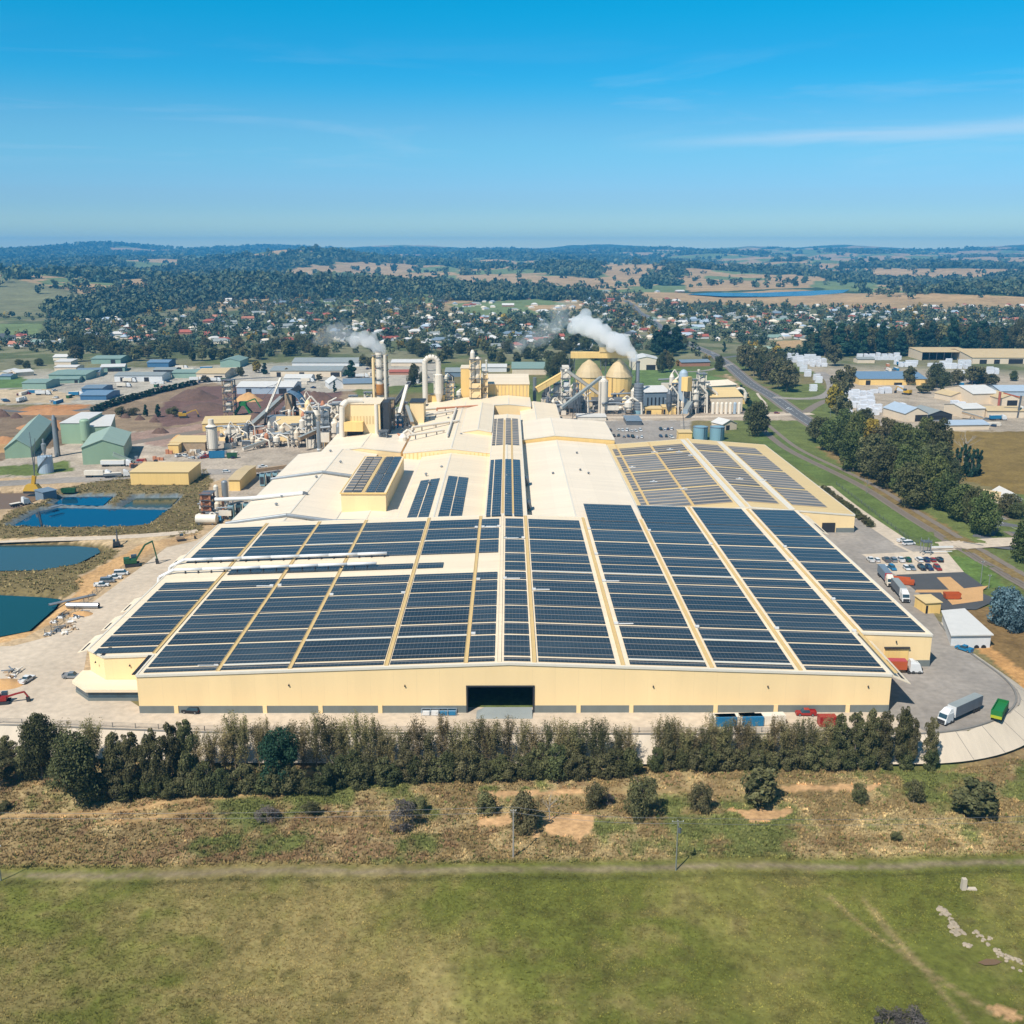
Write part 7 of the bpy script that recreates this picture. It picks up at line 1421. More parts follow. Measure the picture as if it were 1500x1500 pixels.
# ------------------------------------------------------------------ trees
def crown_mesh(name, mat, seed, h, r, z0, lobes, quads, size, shape='round', droop=0., gap=.0):
    """leaf clumps: small quads spread over many lobes filling an envelope of height h, radius r from z0 up."""
    g = np.random.default_rng(seed); c = []; lr = []
    for i in range(lobes):
        u = (i+.5)/lobes; z = z0+(h-z0)*(.06+.9*u)
        t = (z-z0)/(h-z0)
        env = {'round': math.sqrt(max(.04, 1-(2*t-.9)**2/1.35)), 'cone': (1-t)*.98+.06, 'column': (1-.75*abs(2*t-.85)**2.2) if t < .98 else .3, 'oval': math.sqrt(max(.05, 1-(2*t-1)**2)), 'flame': (1-t)**.7*min(1, .45+t*2.2)+.05, 'spread': math.sqrt(max(.05, 1-(1.6*t-.75)**2))}[shape]*r
        a = g.uniform(0, 6.283)+i*2.4; d = env*g.uniform(.25, .82)
        c.append((d*math.cos(a), d*math.sin(a), z)); lr.append(max(.28*r, env*.5)*g.uniform(.6, 1.15)*(1-gap))
    c = np.array(c); lr = np.array(lr); k = g.choice(lobes, quads, p=lr**2/np.sum(lr**2))
    n = g.normal(size=(quads, 3)); n[:, 2] = n[:, 2]*.9+.25; n /= np.linalg.norm(n, axis=1)[:, None]
    rad = lr[k]*(g.uniform(.35, 1, quads)**.4); p = c[k]+n*rad[:, None]*np.array([1, 1, .85]); p[:, 2] = np.maximum(p[:, 2], z0*.55+.1)
    nn = n+g.normal(scale=.55, size=n.shape); nn[:, 2] += .15; nn /= np.linalg.norm(nn, axis=1)[:, None]
    t1 = np.cross(nn, g.normal(size=n.shape)); t1 /= np.linalg.norm(t1, axis=1)[:, None]+1e-9; t2 = np.cross(nn, t1)
    s = size*g.uniform(.55, 1.35, quads)[:, None]; e = g.uniform(.55, 1., quads)[:, None]
    v = np.stack([p-t1*s-t2*s*e*.3, p+t2*s*e*-1, p+t1*s+t2*s*e*.3, p+t2*s*e], 1).reshape(-1, 3); f = np.arange(quads*4).reshape(-1, 4)
    o = npmesh(name, v, f, mat); me = o.data; bpy.data.objects.remove(o); return me
def trunk_mesh(h, r, seed, mat='trunk', lean=.4, limbs=5, spread=2., bare=False):
    g = random.Random(seed); b = MB(); pts = [(0, 0, -.4)]
    for k in range(1, 5): pts.append((g.uniform(-lean, lean)*k/4, g.uniform(-lean, lean)*k/4, h*k/4))
    for k in range(4): b.cyl(pts[k], pts[k+1], r*(1-.2*k), r*(.8-.2*k), 7)
    for k in range(limbs):
        u = g.uniform(.35, .9); i = min(3, int(u*4)); z = h*u; a = g.uniform(0, 6.28); L = spread*g.uniform(.5, 1)
        q = (pts[i][0]+math.cos(a)*L, pts[i][1]+math.sin(a)*L, z+L*g.uniform(.5, 1.1)); b.cyl((pts[i][0], pts[i][1], z-.1), q, r*.42, r*.16, 5)
        if bare:
            for j in range(3): a2 = a+g.uniform(-.9, .9); l2 = L*g.uniform(.4, .7); b.cyl(q, (q[0]+math.cos(a2)*l2, q[1]+math.sin(a2)*l2, q[2]+l2*g.uniform(.5, 1.2)), r*.16, r*.05, 4)
    o = b.build('trunk', mat); me = o.data; bpy.data.objects.remove(o); return me
def feather_mesh(name, mat, seed, h, r, quads, size, nb=30):
    """open, upswept crown: leaves strewn along many rising branches."""
    g = np.random.default_rng(seed); z0 = g.uniform(.4, h*.6, nb); a = g.uniform(0, 6.283, nb); rr = r*g.uniform(.25, 1, nb); z1 = z0+(h-z0)*g.uniform(.35, 1, nb); z1[:3] = h*g.uniform(.93, 1, 3); rr[:3] *= .4
    k = g.integers(0, nb, quads); t = g.uniform(.15, 1, quads)**.8; d = rr[k]*t**.75; p = np.stack([np.cos(a[k])*d, np.sin(a[k])*d, z0[k]+(z1-z0)[k]*t**1.25], 1)+g.normal(scale=(.34, .34, .42), size=(quads, 3)); p[:, 2] = np.maximum(p[:, 2], .6)
    nn = g.normal(size=(quads, 3)); nn[:, 2] += .5; nn /= np.linalg.norm(nn, axis=1)[:, None]; t1 = np.cross(nn, g.normal(size=nn.shape)); t1 /= np.linalg.norm(t1, axis=1)[:, None]; t2 = np.cross(nn, t1)
    s = size*g.uniform(.5, 1.4, quads)[:, None]; v = np.stack([p-t1*s, p-t2*s*.6, p+t1*s, p+t2*s*.6], 1).reshape(-1, 3); o = npmesh(name, v, np.arange(quads*4).reshape(-1, 4), mat); me = o.data; bpy.data.objects.remove(o); return me
KIND = {}
def kind(k, mat, h, r, z0, lobes, quads, size, shape, n=4, trunk=.25, gap=0., tmat='trunk', limbs=5, spread=None):
    KIND[k] = [(crown_mesh('crown', mat, 100*len(KIND)+i, h, r, z0, lobes, quads, size, shape, gap=gap), trunk_mesh(h*.8, trunk, i+50, tmat, limbs=limbs, spread=spread or r*.7), h) for i in range(n)]
KIND['feather'] = [(feather_mesh('crown', ('leaf_brown', 'leaf_brown', 'leaf_olive')[i % 3], 900+i, 15, 3.1, 4600, .17), trunk_mesh(13, .16, i+70, limbs=14, spread=1.8), 15) for i in range(7)]
kind('under', 'leaf_dark', 6.5, 3.4, .2, 34, 4200, .21, 'round', 5, .15, .15)
kind('underolive', 'leaf_olive', 6.5, 3.4, .2, 34, 4200, .2, 'round', 3, .15, .2); KIND['under'] = KIND['under'][:3]+KIND['underolive']
kind('bigdark', 'leaf_dark', 15, 6.2, 1.0, 70, 14000, .26, 'round', 2, .4)
kind('olive', 'leaf_olive', 13, 4.4, 1.0, 48, 7000, .24, 'oval', 4, .25, .2)
kind('pinewide', 'leaf_pine', 12, 5, .6, 54, 9000, .24, 'oval', 2, .3, .1)
kind('scrub', 'leaf_olive', 5, 3.0, .1, 34, 4800, .15, 'round', 3, .14, .2)
kind('deadscrub', 'leaf_grey', 5, 3.0, .1, 26, 2600, .12, 'round', 2, .14, .3)
kind('belt', 'leaf_green', 17, 8.0, 1.2, 60, 7000, .45, 'round', 5, .4, .1)
kind('beltdark', 'leaf_dark', 18, 8.0, 1.2, 60, 7000, .45, 'round', 4, .4, .1)
kind('pine', 'leaf_pine', 20, 6, 1.0, 34, 2600, .7, 'flame', 4, .4)
kind('cypress', 'leaf_pine', 9, 2.4, .2, 16, 700, .5, 'flame', 3, .2)
kind('gum', 'leaf_olive', 17, 7, 2.5, 30, 2200, .7, 'round', 4, .35, .12)
kind('gold', 'leaf_gold', 10, 4.4, 1.0, 22, 1300, .6, 'oval', 2, .25)
kind('bluegum', 'leaf_blue', 12, 6.5, .3, 40, 5200, .45, 'round', 1, .3)
kind('townish', 'leaf_dark', 12, 5.2, 1.0, 20, 800, .8, 'round', 4, .25)
for k, mats in (('beltolive', 'leaf_olive'),):
    kind(k, mats, 15, 6.8, 1.2, 46, 5600, .44, 'round', 3, .35, .1)
random.seed(77)
def tree(k, px, py, label, yt=None, wpx=None, h=None, group=None, name='tree', cat='tree', parts=True, pos=None, jit=.08):
    c = pos or GT(px, py); cm, tm, h0 = random.choice(KIND[k])
    hh = h or (at(px, yt, c[1])[2]-c[2] if yt else h0); s = hh/h0*random.uniform(1-jit, 1+jit)
    sw = s if not wpx else (float(proj(*c)[2])*wpx/FPX)/(2*max(1e-3, np.abs(np.array(cm.vertices[0].co[:2])).max()*0+KR[k]))
    t = thing(name, label, cat, c, random.uniform(0, 6.28), group); t.scale = (sw, sw, s)
    for me, nm in ((cm, 'crown'), (tm, 'trunk')):
        o = bpy.data.objects.new(nm, me); COL.objects.link(o); o.parent = t
    return t
KR = dict(feather=2.9, under=3.9, bigdark=6.6, olive=4.8, pinewide=5.2, scrub=3.3, deadscrub=3.2, belt=8.6, beltdark=8.6, pine=5.6, cypress=2.3, gum=7.3, gold=4.6, bluegum=7, townish=5.5, beltolive=7.2)
# the windbreak below the yard
WB = 'trees of the windbreak below the yard'
tree('olive', 12, 1128, 'grey-green thin tree at the west end of the windbreak', 1078, 40, group=WB); tree('bigdark', 62, 1140, 'tall dark-topped tree rising above the west end of the windbreak', 1046, 58, group=WB); tree('bigdark', 115, 1178, 'broad dark green tree bulging out of the windbreak', 1070, 78, group=WB)
tree('feather', 92, 1120, 'brown feathery top behind the broad dark green tree', 1050, 36, group=WB); tree('feather', 138, 1122, 'second brown feathery top behind the broad dark green tree', 1056, 38, group=WB)
OL = [('olive', 38, 1140, 1092, 44), ('olive', 172, 1164, 1075, 46), ('olive', 196, 1166, 1066, 44), ('olive', 226, 1166, 1072, 44), ('olive', 252, 1162, 1066, 44), ('olive', 276, 1158, 1058, 42), ('olive', 0, 1152, 1100, 50)]
for i, (k, px, py, yt, w_) in enumerate(sorted(OL, key=lambda q: q[1])): tree(k, px, py, f'{ordi(i+1)} dense olive tree from the west end of the windbreak', yt, w_, group=WB)
tree('pinewide', 410, 1156, 'dark blue-green cypress in the middle of the windbreak', 1070, 60, group=WB)
n_ = 0; x = 290.
while x < 925:
    n_ += 1; py = 1130-6*(x-290)/630; tree('feather', x, py, f'slender feathery brown-olive tree, {ordi(n_)} east of the dense olives', 1046+random.uniform(-5, 22)+(18 if x > 890 else 0), random.uniform(24, 36), group=WB); x += random.uniform(10, 21)
n_ = 0; x = 150.
while x < 930:
    n_ += 1; tree('under', x, 1172-32*(x-150)/780+random.uniform(-4, 3) if x < 480 else 1150-14*(x-480)/450+random.uniform(-4, 3), f'low dark bush under the windbreak, {ordi(n_)} from its west end', None, random.uniform(34, 50), h=random.uniform(4.6, 8.6), group='bushes under the windbreak', name='bush', cat='bush'); x += random.uniform(13, 21)
n_ = 0; x = 966.
while x < 1215:
    n_ += 1; tree('feather', x, 1118, f'feathery brown-olive tree east of the windbreak gap, {ordi(n_)} from the gap', 1050+random.uniform(-4, 20), random.uniform(24, 34), group=WB); x += random.uniform(10, 16)
n_ = 0; x = 960.
while x < 1230:
    n_ += 1; tree('under', x, 1128-6*(x-960)/270+random.uniform(-3, 3), f'low dark bush east of the windbreak gap, {ordi(n_)} from the gap', None, random.uniform(28, 42), h=random.uniform(4.4, 7.6), group='bushes under the windbreak', name='bush', cat='bush'); x += random.uniform(16, 22)
for i, (px, yt, w_) in enumerate(((1226, 1046, 36), (1250, 1043, 34), (1272, 1042, 34), (1292, 1046, 32), (1318, 1040, 32), (1332, 1056, 24), (1360, 1050, 24))): tree('olive', px, 1122, f'{ordi(i+1)} of the tall dark end trees of the windbreak, counted towards the truck', yt, w_, group=WB)
for i, (px, w_) in enumerate(((1212, 40), (1240, 38), (1268, 36), (1296, 34), (1326, 30), (1362, 30))): tree('under', px, 1123, f'{ordi(i+1)} low bush under the tall end trees, counted towards the truck', None, w_, h=5.5, group='bushes under the windbreak', name='bush', cat='bush')
# scrub on the rough strip
for k, px, py, yt, w_, lab in (('deadscrub', 592, 1216, 1172, 52, 'leafless purple-grey bush on the rough grass'), ('scrub', 612, 1192, 1168, 34, 'small dark bush behind the leafless grey one'), ('scrub', 712, 1190, 1160, 38, 'dark bush on the slope before the sand patch'), ('scrub', 768, 1216, 1164, 54, 'big round green bush backing the slim pole'), ('scrub', 872, 1184, 1148, 40, 'olive bush above the large sand patch'), ('deadscrub', 890, 1178, 1160, 26, 'brown twiggy bush beside the olive one'), ('scrub', 940, 1197, 1143, 58, 'large spreading olive bush east of the sand patch'), ('scrub', 1026, 1188, 1152, 40, 'thin olive bush near the second sand patch'), ('gum', 1112, 1180, 1130, 62, 'dark gum bush above the second sand patch'), ('scrub', 1258, 1176, 1150, 26, 'small round bush on the eastern slope'), ('scrub', 1338, 1176, 1143, 34, 'dark bush below the last windbreak trees'), ('gum', 1424, 1194, 1146, 66, 'broad dark bush at the east end of the slope'), ('scrub', 1453, 1184, 1170, 20, 'little bush beside the broad dark one'), ('scrub', 455, 1194, 1176, 32, 'small dark bush on the western slope'), ('deadscrub', 392, 1202, 1182, 44, 'flat grey-brown bush on the western slope'), ('deadscrub', 1336, 1502, 1482, 64, 'grey-green scrub at the bottom edge of the meadow'), ('deadscrub', 1300, 1500, 1480, 50, 'brown-grey scrub beside the bottom-edge scrub'), ('scrub', 1312, 1232, 1218, 22, 'tiny dark bush in the brown grass'), ('scrub', 4, 1188, 1176, 30, 'dark bush at the west edge of the slope')):
    tree(k, px, py, lab, yt, w_, name='bush', cat='bush')
DT = trunk_mesh(5, .12, 3, 'dead_wood', .3, 12, 1.8, True)
def dead(px, py, yt, lab, s=1.):
    c = GT(px, py); o = bpy.data.objects.new('dead_tree', DT); COL.objects.link(o); o.location = c; k = (at(px, yt, c[1])[2]-c[2])/6.; o.scale = (k, k, k); tag(o, lab, 'dead tree')
dead(805, 1202, 1163, 'bleached leafless sapling beside the round green bush'); dead(1412, 678, 630, 'bare dead tree above the plantation block')
# belt along the railway
BT = 'trees of the belt beside the railway'
B1 = [(1200, 648, 612, 40, 'beltdark'), (1216, 660, 614, 40, 'belt'), (1232, 668, 616, 42, 'belt'), (1250, 672, 606, 36, 'belt'), (1250, 690, 632, 52, 'belt'), (1275, 700, 640, 54, 'beltolive'), (1275, 660, 612, 40, 'gold'), (1297, 664, 612, 44, 'beltolive'), (1300, 715, 650, 56, 'beltdark'), (1320, 722, 654, 50, 'belt'), (1318, 680, 622, 50, 'belt'), (1345, 688, 626, 52, 'belt'), (1368, 690, 620, 50, 'beltdark'), (1345, 720, 655, 60, 'beltdark'), (1372, 705, 648, 58, 'beltdark'), (1332, 744, 684, 56, 'beltdark'), (1362, 735, 670, 56, 'belt'), (1385, 748, 697, 50, 'belt'), (1408, 762, 708, 52, 'belt'), (1440, 783, 724, 52, 'belt'), (1425, 768, 712, 36, 'beltdark'), (1500, 824, 765, 44, 'belt'), (1475, 755, 724, 34, 'beltolive'), (1488, 760, 735, 30, 'beltdark'), (1265, 634, 600, 30, 'beltdark'), (1355, 660, 615, 36, 'belt'), (1238, 640, 600, 34, 'belt'), (1390, 718, 675, 40, 'beltdark')]
for i, (px, py, yt, w_, k) in enumerate(sorted(B1, key=lambda q: q[0])): tree(k, px, py, f'{dict(belt="green", beltdark="dark green", beltolive="olive", gold="yellow-green")[k]} tree of the railway belt, {ordi(i+1)} counted from the road junction', yt, w_, group=BT)
for i, (px, py, yt, w_) in enumerate(((1392, 696, 662, 12), (1398, 698, 658, 12), (1404, 699, 655, 12), (1410, 699, 650, 13), (1416, 699, 652, 13), (1422, 699, 656, 13), (1428, 698, 658, 13), (1434, 697, 662, 11))): tree('cypress', px, py, f'{ordi(i+1)} slim tree of the dark plantation block in the dry paddock', yt, w_, group='plantation block in the dry paddock', name='pine_tree')
tree('bluegum', 1472, 918, 'blue-grey round tree behind the loading building', 866, 54); tree('bluegum', 1488, 926, 'smaller blue-grey tree leaning out of the frame edge', 892, 34)
tree('beltdark', 1110, 639, 'dense dark tree beside the green verge behind the grey solar roof', 589, 38); tree('belt', 1100, 622, 'dark tree tucked behind the dense one', 596, 24)
# road belt
RB = [(1092, 543, 508, 30), (1104, 551, 512, 30), (1116, 557, 518, 30), (1128, 563, 524, 30), (1140, 570, 530, 32), (1152, 574, 534, 34), (1098, 536, 506, 26), (1122, 546, 514, 28), (1136, 552, 520, 28), (1146, 558, 526, 30), (1157, 566, 534, 26), (1112, 540, 508, 26), (1088, 532, 506, 22), (1130, 540, 515, 24), (1142, 532, 513, 20), (1053, 543, 521, 18)]
for i, (px, py, yt, w_) in enumerate(sorted(RB, key=lambda q: q[0])): tree('gum' if i % 3 else 'beltdark', px, py, f'gum tree of the belt across the main road, {ordi(i+1)} from the town side', yt, w_, group='gum belt across the main road')
for i in range(10): tree('cypress', 1086+i*2.6, 574+i*4.5, f'low dark hedge tree along the main road, {ordi(i+1)} from the junction', 563+i*4.7, 12, group='hedge along the main road', name='hedge_tree')
# pine belt behind the sawmill
PB = []; random.seed(41); x = 1186.
while x < 1520: PB.append((x, 521+random.uniform(-6, 2)-4*(x > 1330), random.uniform(466, 486)+(6 if x < 1210 else 0), random.uniform(22, 34))); x += random.uniform(5.5, 8.5)
for i, (px, py, yt, w_) in enumerate(PB): tree(('pine', 'beltdark', 'pine', 'gum')[i % 4], px, py, f'dark tree of the pine belt behind the sawmill, {ordi(i+1)} from the road', yt, w_, group='pine belt behind the sawmill', name='pine_tree')
for i, (px, py, yt, w_, k) in enumerate(((1222, 536, 506, 26, 'gum'), (1228, 594, 540, 30, 'gum'), (1240, 574, 538, 28, 'gum'), (1222, 606, 562, 26, 'gold'), (1234, 614, 576, 28, 'gum'), (1244, 560, 544, 26, 'beltdark'), (1331, 564, 536, 20, 'gum'), (1372, 568, 531, 30, 'beltdark'), (1384, 574, 546, 22, 'beltdark'), (1362, 572, 552, 18, 'beltdark'), (1402, 565, 540, 22, 'gum'), (1424, 563, 537, 28, 'gum'), (1436, 562, 538, 24, 'gum'), (1452, 565, 548, 24, 'gum'), (1484, 558, 544, 14, 'belt'), (1352, 576, 562, 22, 'gum'))): tree(k, px, py, f'{ordi(i+1)} yard tree of the sawmill, counted from the winding lane eastwards', yt, w_, group='trees inside the sawmill')
for i in range(9): tree('cypress', 1140+i*5, 521, f'dark hedge tree behind the corner pen, {ordi(i+1)} from the road', 511, 10, group='hedge behind the corner pen', name='hedge_tree')
# conifer hedge of the bark yard and odd trees at the works
for i in range(46):
    u = i/45; px = 136+150*u; py = 607-44*u**.8; tree('cypress', px, py+random.uniform(-.5, .5), f'conifer of the long hedge by the bark yard, {ordi(i+1)} from the quarry', py-11+4*u, 11-1.5*u, group='conifer hedge by the bark yard', name='pine_tree')
for i, (px, py, yt, w_, k) in enumerate(((214, 610, 592, 9, 'pine'), (232, 611, 591, 11, 'pine'), (196, 608, 598, 22, 'scrub'), (178, 610, 596, 18, 'gum'), (256, 610, 596, 14, 'gum'), (250, 606, 598, 18, 'scrub'))): tree(k, px, py, f'{ordi(i+1)} lone tree below the bark heap, counted from the hedge foot', yt, w_, group='lone trees below the bark heap')
for i, (px, py, yt, w_, k) in enumerate(((515, 553, 526, 22, 'pine'), (606, 567, 534, 20, 'beltdark'), (620, 562, 545, 14, 'beltdark'), (820, 553, 518, 30, 'beltdark'), (806, 553, 524, 18, 'beltdark'), (834, 552, 526, 16, 'beltdark'), (975, 545, 512, 16, 'gum'), (968, 546, 518, 14, 'beltdark'), (982, 545, 518, 16, 'gum'), (993, 536, 528, 8, 'gold'), (542, 540, 524, 16, 'gum'), (532, 536, 520, 14, 'gum'), (376, 546, 530, 16, 'gold'), (388, 548, 532, 14, 'cypress'), (490, 575, 556, 7, 'cypress'), (420, 551, 540, 8, 'gold'), (436, 546, 538, 10, 'gum'), (58, 536, 526, 14, 'beltdark'), (40, 540, 528, 12, 'beltdark'), (28, 534, 526, 14, 'beltdark'), (962, 520, 482, 26, 'pine'), (974, 522, 476, 30, 'pine'), (990, 518, 478, 28, 'pine'), (1000, 512, 490, 18, 'beltdark'), (1060, 516, 500, 8, 'cypress'), (352, 551, 538, 14, 'beltdark'), (468, 558, 548, 12, 'gum'), (300, 560, 552, 16, 'gum'))): tree(k, px, py, f'{ordi(i+1)} single tree standing among the works and estate sheds', yt, w_, group='single trees at the foot of the town')
for i in range(16):
    u = i/15; px = 1207+68*u+random.uniform(-1, 1); py = 720+52*u; tree('under', px, py, f'low hedge bush beside the service path, {ordi(i+1)} from the grey solar roof', None, 15, h=3.2, group='hedge beside the service path', name='hedge_bush', cat='bush')
# trees close behind the estate: individual while they still read as trees
random.seed(52); n_ = 0
for x0, x1, y0, y1, num in ((100, 330, 512, 530, 22), (330, 480, 510, 530, 16), (600, 900, 512, 536, 24)):
    for k in range(num):
        px = x0+(x1-x0)*(k+.5)/num+random.uniform(-4, 4); py = random.uniform(y0, y1); n_ += 1; tree(random.choice(('townish', 'gum', 'beltdark')), px, py, f'round dark tree between the estate and the town, {ordi(n_)} counted from the west', py-random.uniform(15, 25), random.uniform(16, 24), group='trees between the estate and the town', name='shade_tree')
# ---- grass: tussocks of the meadow and the rough strip
def tussocks():
    g = np.random.default_rng(5); n = 120000; y = 236-98*g.random(n)**.85; x = g.uniform(-1, 1, n)*(y*.56+12); z = H(x, y); px, py, w = proj(x, y, z)
    rough = y > 187.5+.018*x+2.5; d1 = fnoise(x, y, 22, 31, 3); keep = np.where(rough, (d1 > .22) & (g.random(n) < .6), (d1+.25*g.random(n) > .5)) & (np.abs(y-187.5-.018*x) > 1.8)
    for P in SANDY: keep &= ~inpoly(px, py, P)
    for P in ([(0, 1198), (120, 1192), (200, 1183), (280, 1172), (420, 1160)], [(150, 1207), (230, 1198), (300, 1186)], [(760, 1163), (900, 1160), (1100, 1160), (1290, 1156)]): keep &= pdist(x, y, W2(P, -5), False) > 1.3*g.random(n)+.3
    keep &= (z < -2.4) & ((pdist(x, y, PADEDGE, False) > 8.5) | (y < 225))
    x, y, z, rough, d1 = (v[keep] for v in (x, y, z, rough, d1)); k = len(x); q = 7
    a = g.uniform(0, 6.28, (k, q)); tilt = g.uniform(.15, .75, (k, q)); hgt = np.where(rough, g.uniform(.22, .62, k), g.uniform(.09, .26, k))[:, None]*g.uniform(.6, 1.2, (k, q)); rad = np.where(rough, g.uniform(.2, .55, k), g.uniform(.14, .36, k))[:, None]
    bx = x[:, None]+np.cos(a)*rad*.5; by = y[:, None]+np.sin(a)*rad*.5; wd = rad*.34; px_, py_ = -np.sin(a), np.cos(a)
    v0 = np.stack([bx-px_*wd, by-py_*wd, z[:, None].repeat(q, 1)-.05], -1); v1 = np.stack([bx+px_*wd, by+py_*wd, z[:, None].repeat(q, 1)-.05], -1); v2 = np.stack([bx+np.cos(a)*tilt*hgt, by+np.sin(a)*tilt*hgt, z[:, None]+hgt], -1)
    V = np.stack([v0, v1, v2], 2).reshape(-1, 3)
    cs = ground_cols(x, y, z)*1.45*np.where((g.random(k) < .3)[:, None], np.array([1.25, 1.15, 1.05]), np.array([.95, .95, .92])); cs = np.where(((g.random(k) < .12) & rough)[:, None], np.array(A(112, 122, 64))*1.3, cs)
    C = (cs*g.uniform(.7, 1.2, (k, 1)))[:, None, :].repeat(q*3, 1).reshape(-1, 3)
    o = npmesh('grass', V, np.arange(len(V)).reshape(-1, 3), 'tuft', C); tag(o, 'tussocky dry and green grass of the meadow and the rough strip', 'grass', kind='stuff')
    # reedy grass on the pond banks
    n = 26000; i = 0; x = g.uniform(-420, -115, n); y = g.uniform(285, 560, n); z = H(x, y); px, py, w = proj(x, y, z); ok = np.zeros(n, bool)
    for col, en, P in REG:
        if col in ((138, 122, 84), (140, 124, 84)): ok |= inpoly(px, py, P)
    for P, wz in WATER.values(): ok &= pdist(x, y, P) > 2.8; ok &= ~inpoly(x, y, P)
    ok &= ~inpoly(px, py, REG[4][2]); x, y, z = x[ok], y[ok], z[ok]; k = len(x); q = 8
    a = g.uniform(0, 6.28, (k, q)); h = g.uniform(.35, .95, (k, 1))*g.uniform(.6, 1.2, (k, q)); rad = g.uniform(.4, .9, (k, 1)); bx = x[:, None]+np.cos(a)*rad*.6; by = y[:, None]+np.sin(a)*rad*.6; wd = rad*.4; px_, py_ = -np.sin(a), np.cos(a); zz = z[:, None].repeat(q, 1)-.1
    V = np.stack([np.stack([bx-px_*wd, by-py_*wd, zz], -1), np.stack([bx+px_*wd, by+py_*wd, zz], -1), np.stack([bx+np.cos(a)*.4*h, by+np.sin(a)*.4*h, zz+h], -1)], 2).reshape(-1, 3)
    cs = np.where(g.random((k, 1)) < .6, np.array(A(168, 150, 104)), np.array(A(126, 122, 76)))*1.3*g.uniform(.7, 1.15, (k, 1)); o = npmesh('grass', V, np.arange(len(V)).reshape(-1, 3), 'tuft', cs[:, None, :].repeat(q*3, 1).reshape(-1, 3)); tag(o, 'brown reedy grass covering the pond banks', 'grass', kind='stuff')
tussocks()
# ------------------------------------------------------------------ the town
HS = {}
def house_mesh(wall, roof, w, d, hip, wing):
    b = MB(); h, rr = 3.1, 2.2+w*.05
    b.add([(-w/2, -d/2, 0), (w/2, -d/2, 0), (w/2, d/2, 0), (-w/2, d/2, 0), (-w/2, -d/2, h), (w/2, -d/2, h), (w/2, d/2, h), (-w/2, d/2, h)], [(0, 1, 5, 4), (1, 2, 6, 5), (2, 3, 7, 6), (3, 0, 4, 7)], 0)
    e = .6; k = d/2 if hip else -.0; x = w/2+e; y = d/2+e
    b.add([(-x, -y, h-.1), (x, -y, h-.1), (x, y, h-.1), (-x, y, h-.1), (-x+k, 0, h+rr), (x-k, 0, h+rr)], [(0, 1, 5, 4), (1, 2, 5), (2, 3, 4, 5), (3, 0, 4)], 1)
    if wing:
        b.add([(w*.1, -d/2-3.5, 0), (w*.45, -d/2-3.5, 0), (w*.45, -d/2, 0), (w*.1, -d/2, 0), (w*.1, -d/2-3.5, h), (w*.45, -d/2-3.5, h), (w*.45, -d/2, h), (w*.1, -d/2, h), (w*.275, -d/2-3.5, h+1.6)], [(0, 1, 5, 8, 4), (1, 2, 6, 5), (3, 0, 4, 7)], 0)
        b.add([(w*.1-.4, -d/2-4, h-.2), (w*.275, -d/2-4, h+1.75), (w*.275, 0, h+1.75), (w*.1-.4, 0, h-.2), (w*.45+.4, -d/2-4, h-.2), (w*.45+.4, 0, h-.2)], [(0, 1, 2, 3), (1, 4, 5, 2)], 1)
    for u in (-.35, -.12, .3): b.box(w*u-.7, w*u+.7, -d/2-.05, -d/2+.05, 1.0, 2.3, 2)
    b.box(-w*.02-.5, -w*.02+.5, -d/2-.05, -d/2+.05, 0, 2.1, 2)
    o = b.build('house', [wall, roof, 'glass']); me = o.data; bpy.data.objects.remove(o); return me
RN = {'red_roof': 'red-roofed', 'terra_roof': 'terracotta-roofed', 'dark_roof': 'charcoal-roofed', 'white_roof': 'white-roofed', 'grey_roof': 'grey-roofed', 'green_roof': 'green-roofed', 'slate_roof': 'blue-grey-roofed', 'ice_roof': 'pale-blue-roofed'}
random.seed(63); taken = []; cnt = {}
BOX = [(60, 330, 466, 506, 26, 'below the wooded hill near the estate'), (190, 300, 431, 446, 12, 'in the clearing up the wooded hill'), (330, 600, 440, 478, 36, 'on the slope of the wooded hill'), (330, 600, 478, 508, 26, 'behind the steam of the tall stack'), (600, 765, 466, 512, 30, 'behind the looped ducts and headhouse'), (640, 800, 438, 450, 8, 'along the green sports field'), (760, 925, 455, 506, 30, 'around the drifting steam plume'), (850, 1010, 425, 455, 22, 'along the upper road over the rise'), (925, 1060, 452, 498, 26, 'just across the main road'), (1060, 1190, 448, 500, 34, 'between the main road and the tan field'), (1190, 1340, 450, 494, 26, 'above the pine belt'), (1340, 1500, 448, 482, 22, 'above the sawmill pines by the tan hill'), (-10, 66, 494, 512, 6, 'by the western paddock')]
for x0, x1, y0, y1, num, zone in BOX:
    got = 0; tries = 0
    while got < num and tries < 900:
        tries += 1; px, py = random.uniform(x0, x1), random.uniform(y0, y1); c = GT(px, py)
        if any(math.hypot(c[0]-q[0], c[1]-q[1]) < 17 for q in taken): continue
        if c[1] > 3200: continue
        taken.append(c); got += 1
        roof = random.choices(list(RN), (14, 10, 12, 26, 22, 5, 8, 8))[0]; wall = random.choice(('cream_house', 'cream_house', 'white', 'brick_house')); w = random.choice((13, 16, 19, 24)); big = w >= 24
        key = (wall, roof, w, random.random() < .6, random.random() < .5)
        if key not in HS: HS[key] = house_mesh(wall, roof, w, 9.5 if not big else 12, key[3], key[4])
        o = bpy.data.objects.new('house', HS[key]); COL.objects.link(o); o.location = (c[0], c[1], c[2]-.15); o.rotation_euler = (0, 0, random.choice((0, PI/2, 0, PI))+random.uniform(-.25, .25)+.3)
        size = 'large' if big else ('small' if w == 13 else 'long'); kk = (size, roof, zone); cnt[kk] = cnt.get(kk, 0)+1
        tag(o, f'{ordi(cnt[kk])} {size} {RN[roof]} house {zone}', 'house', 'houses of the town')
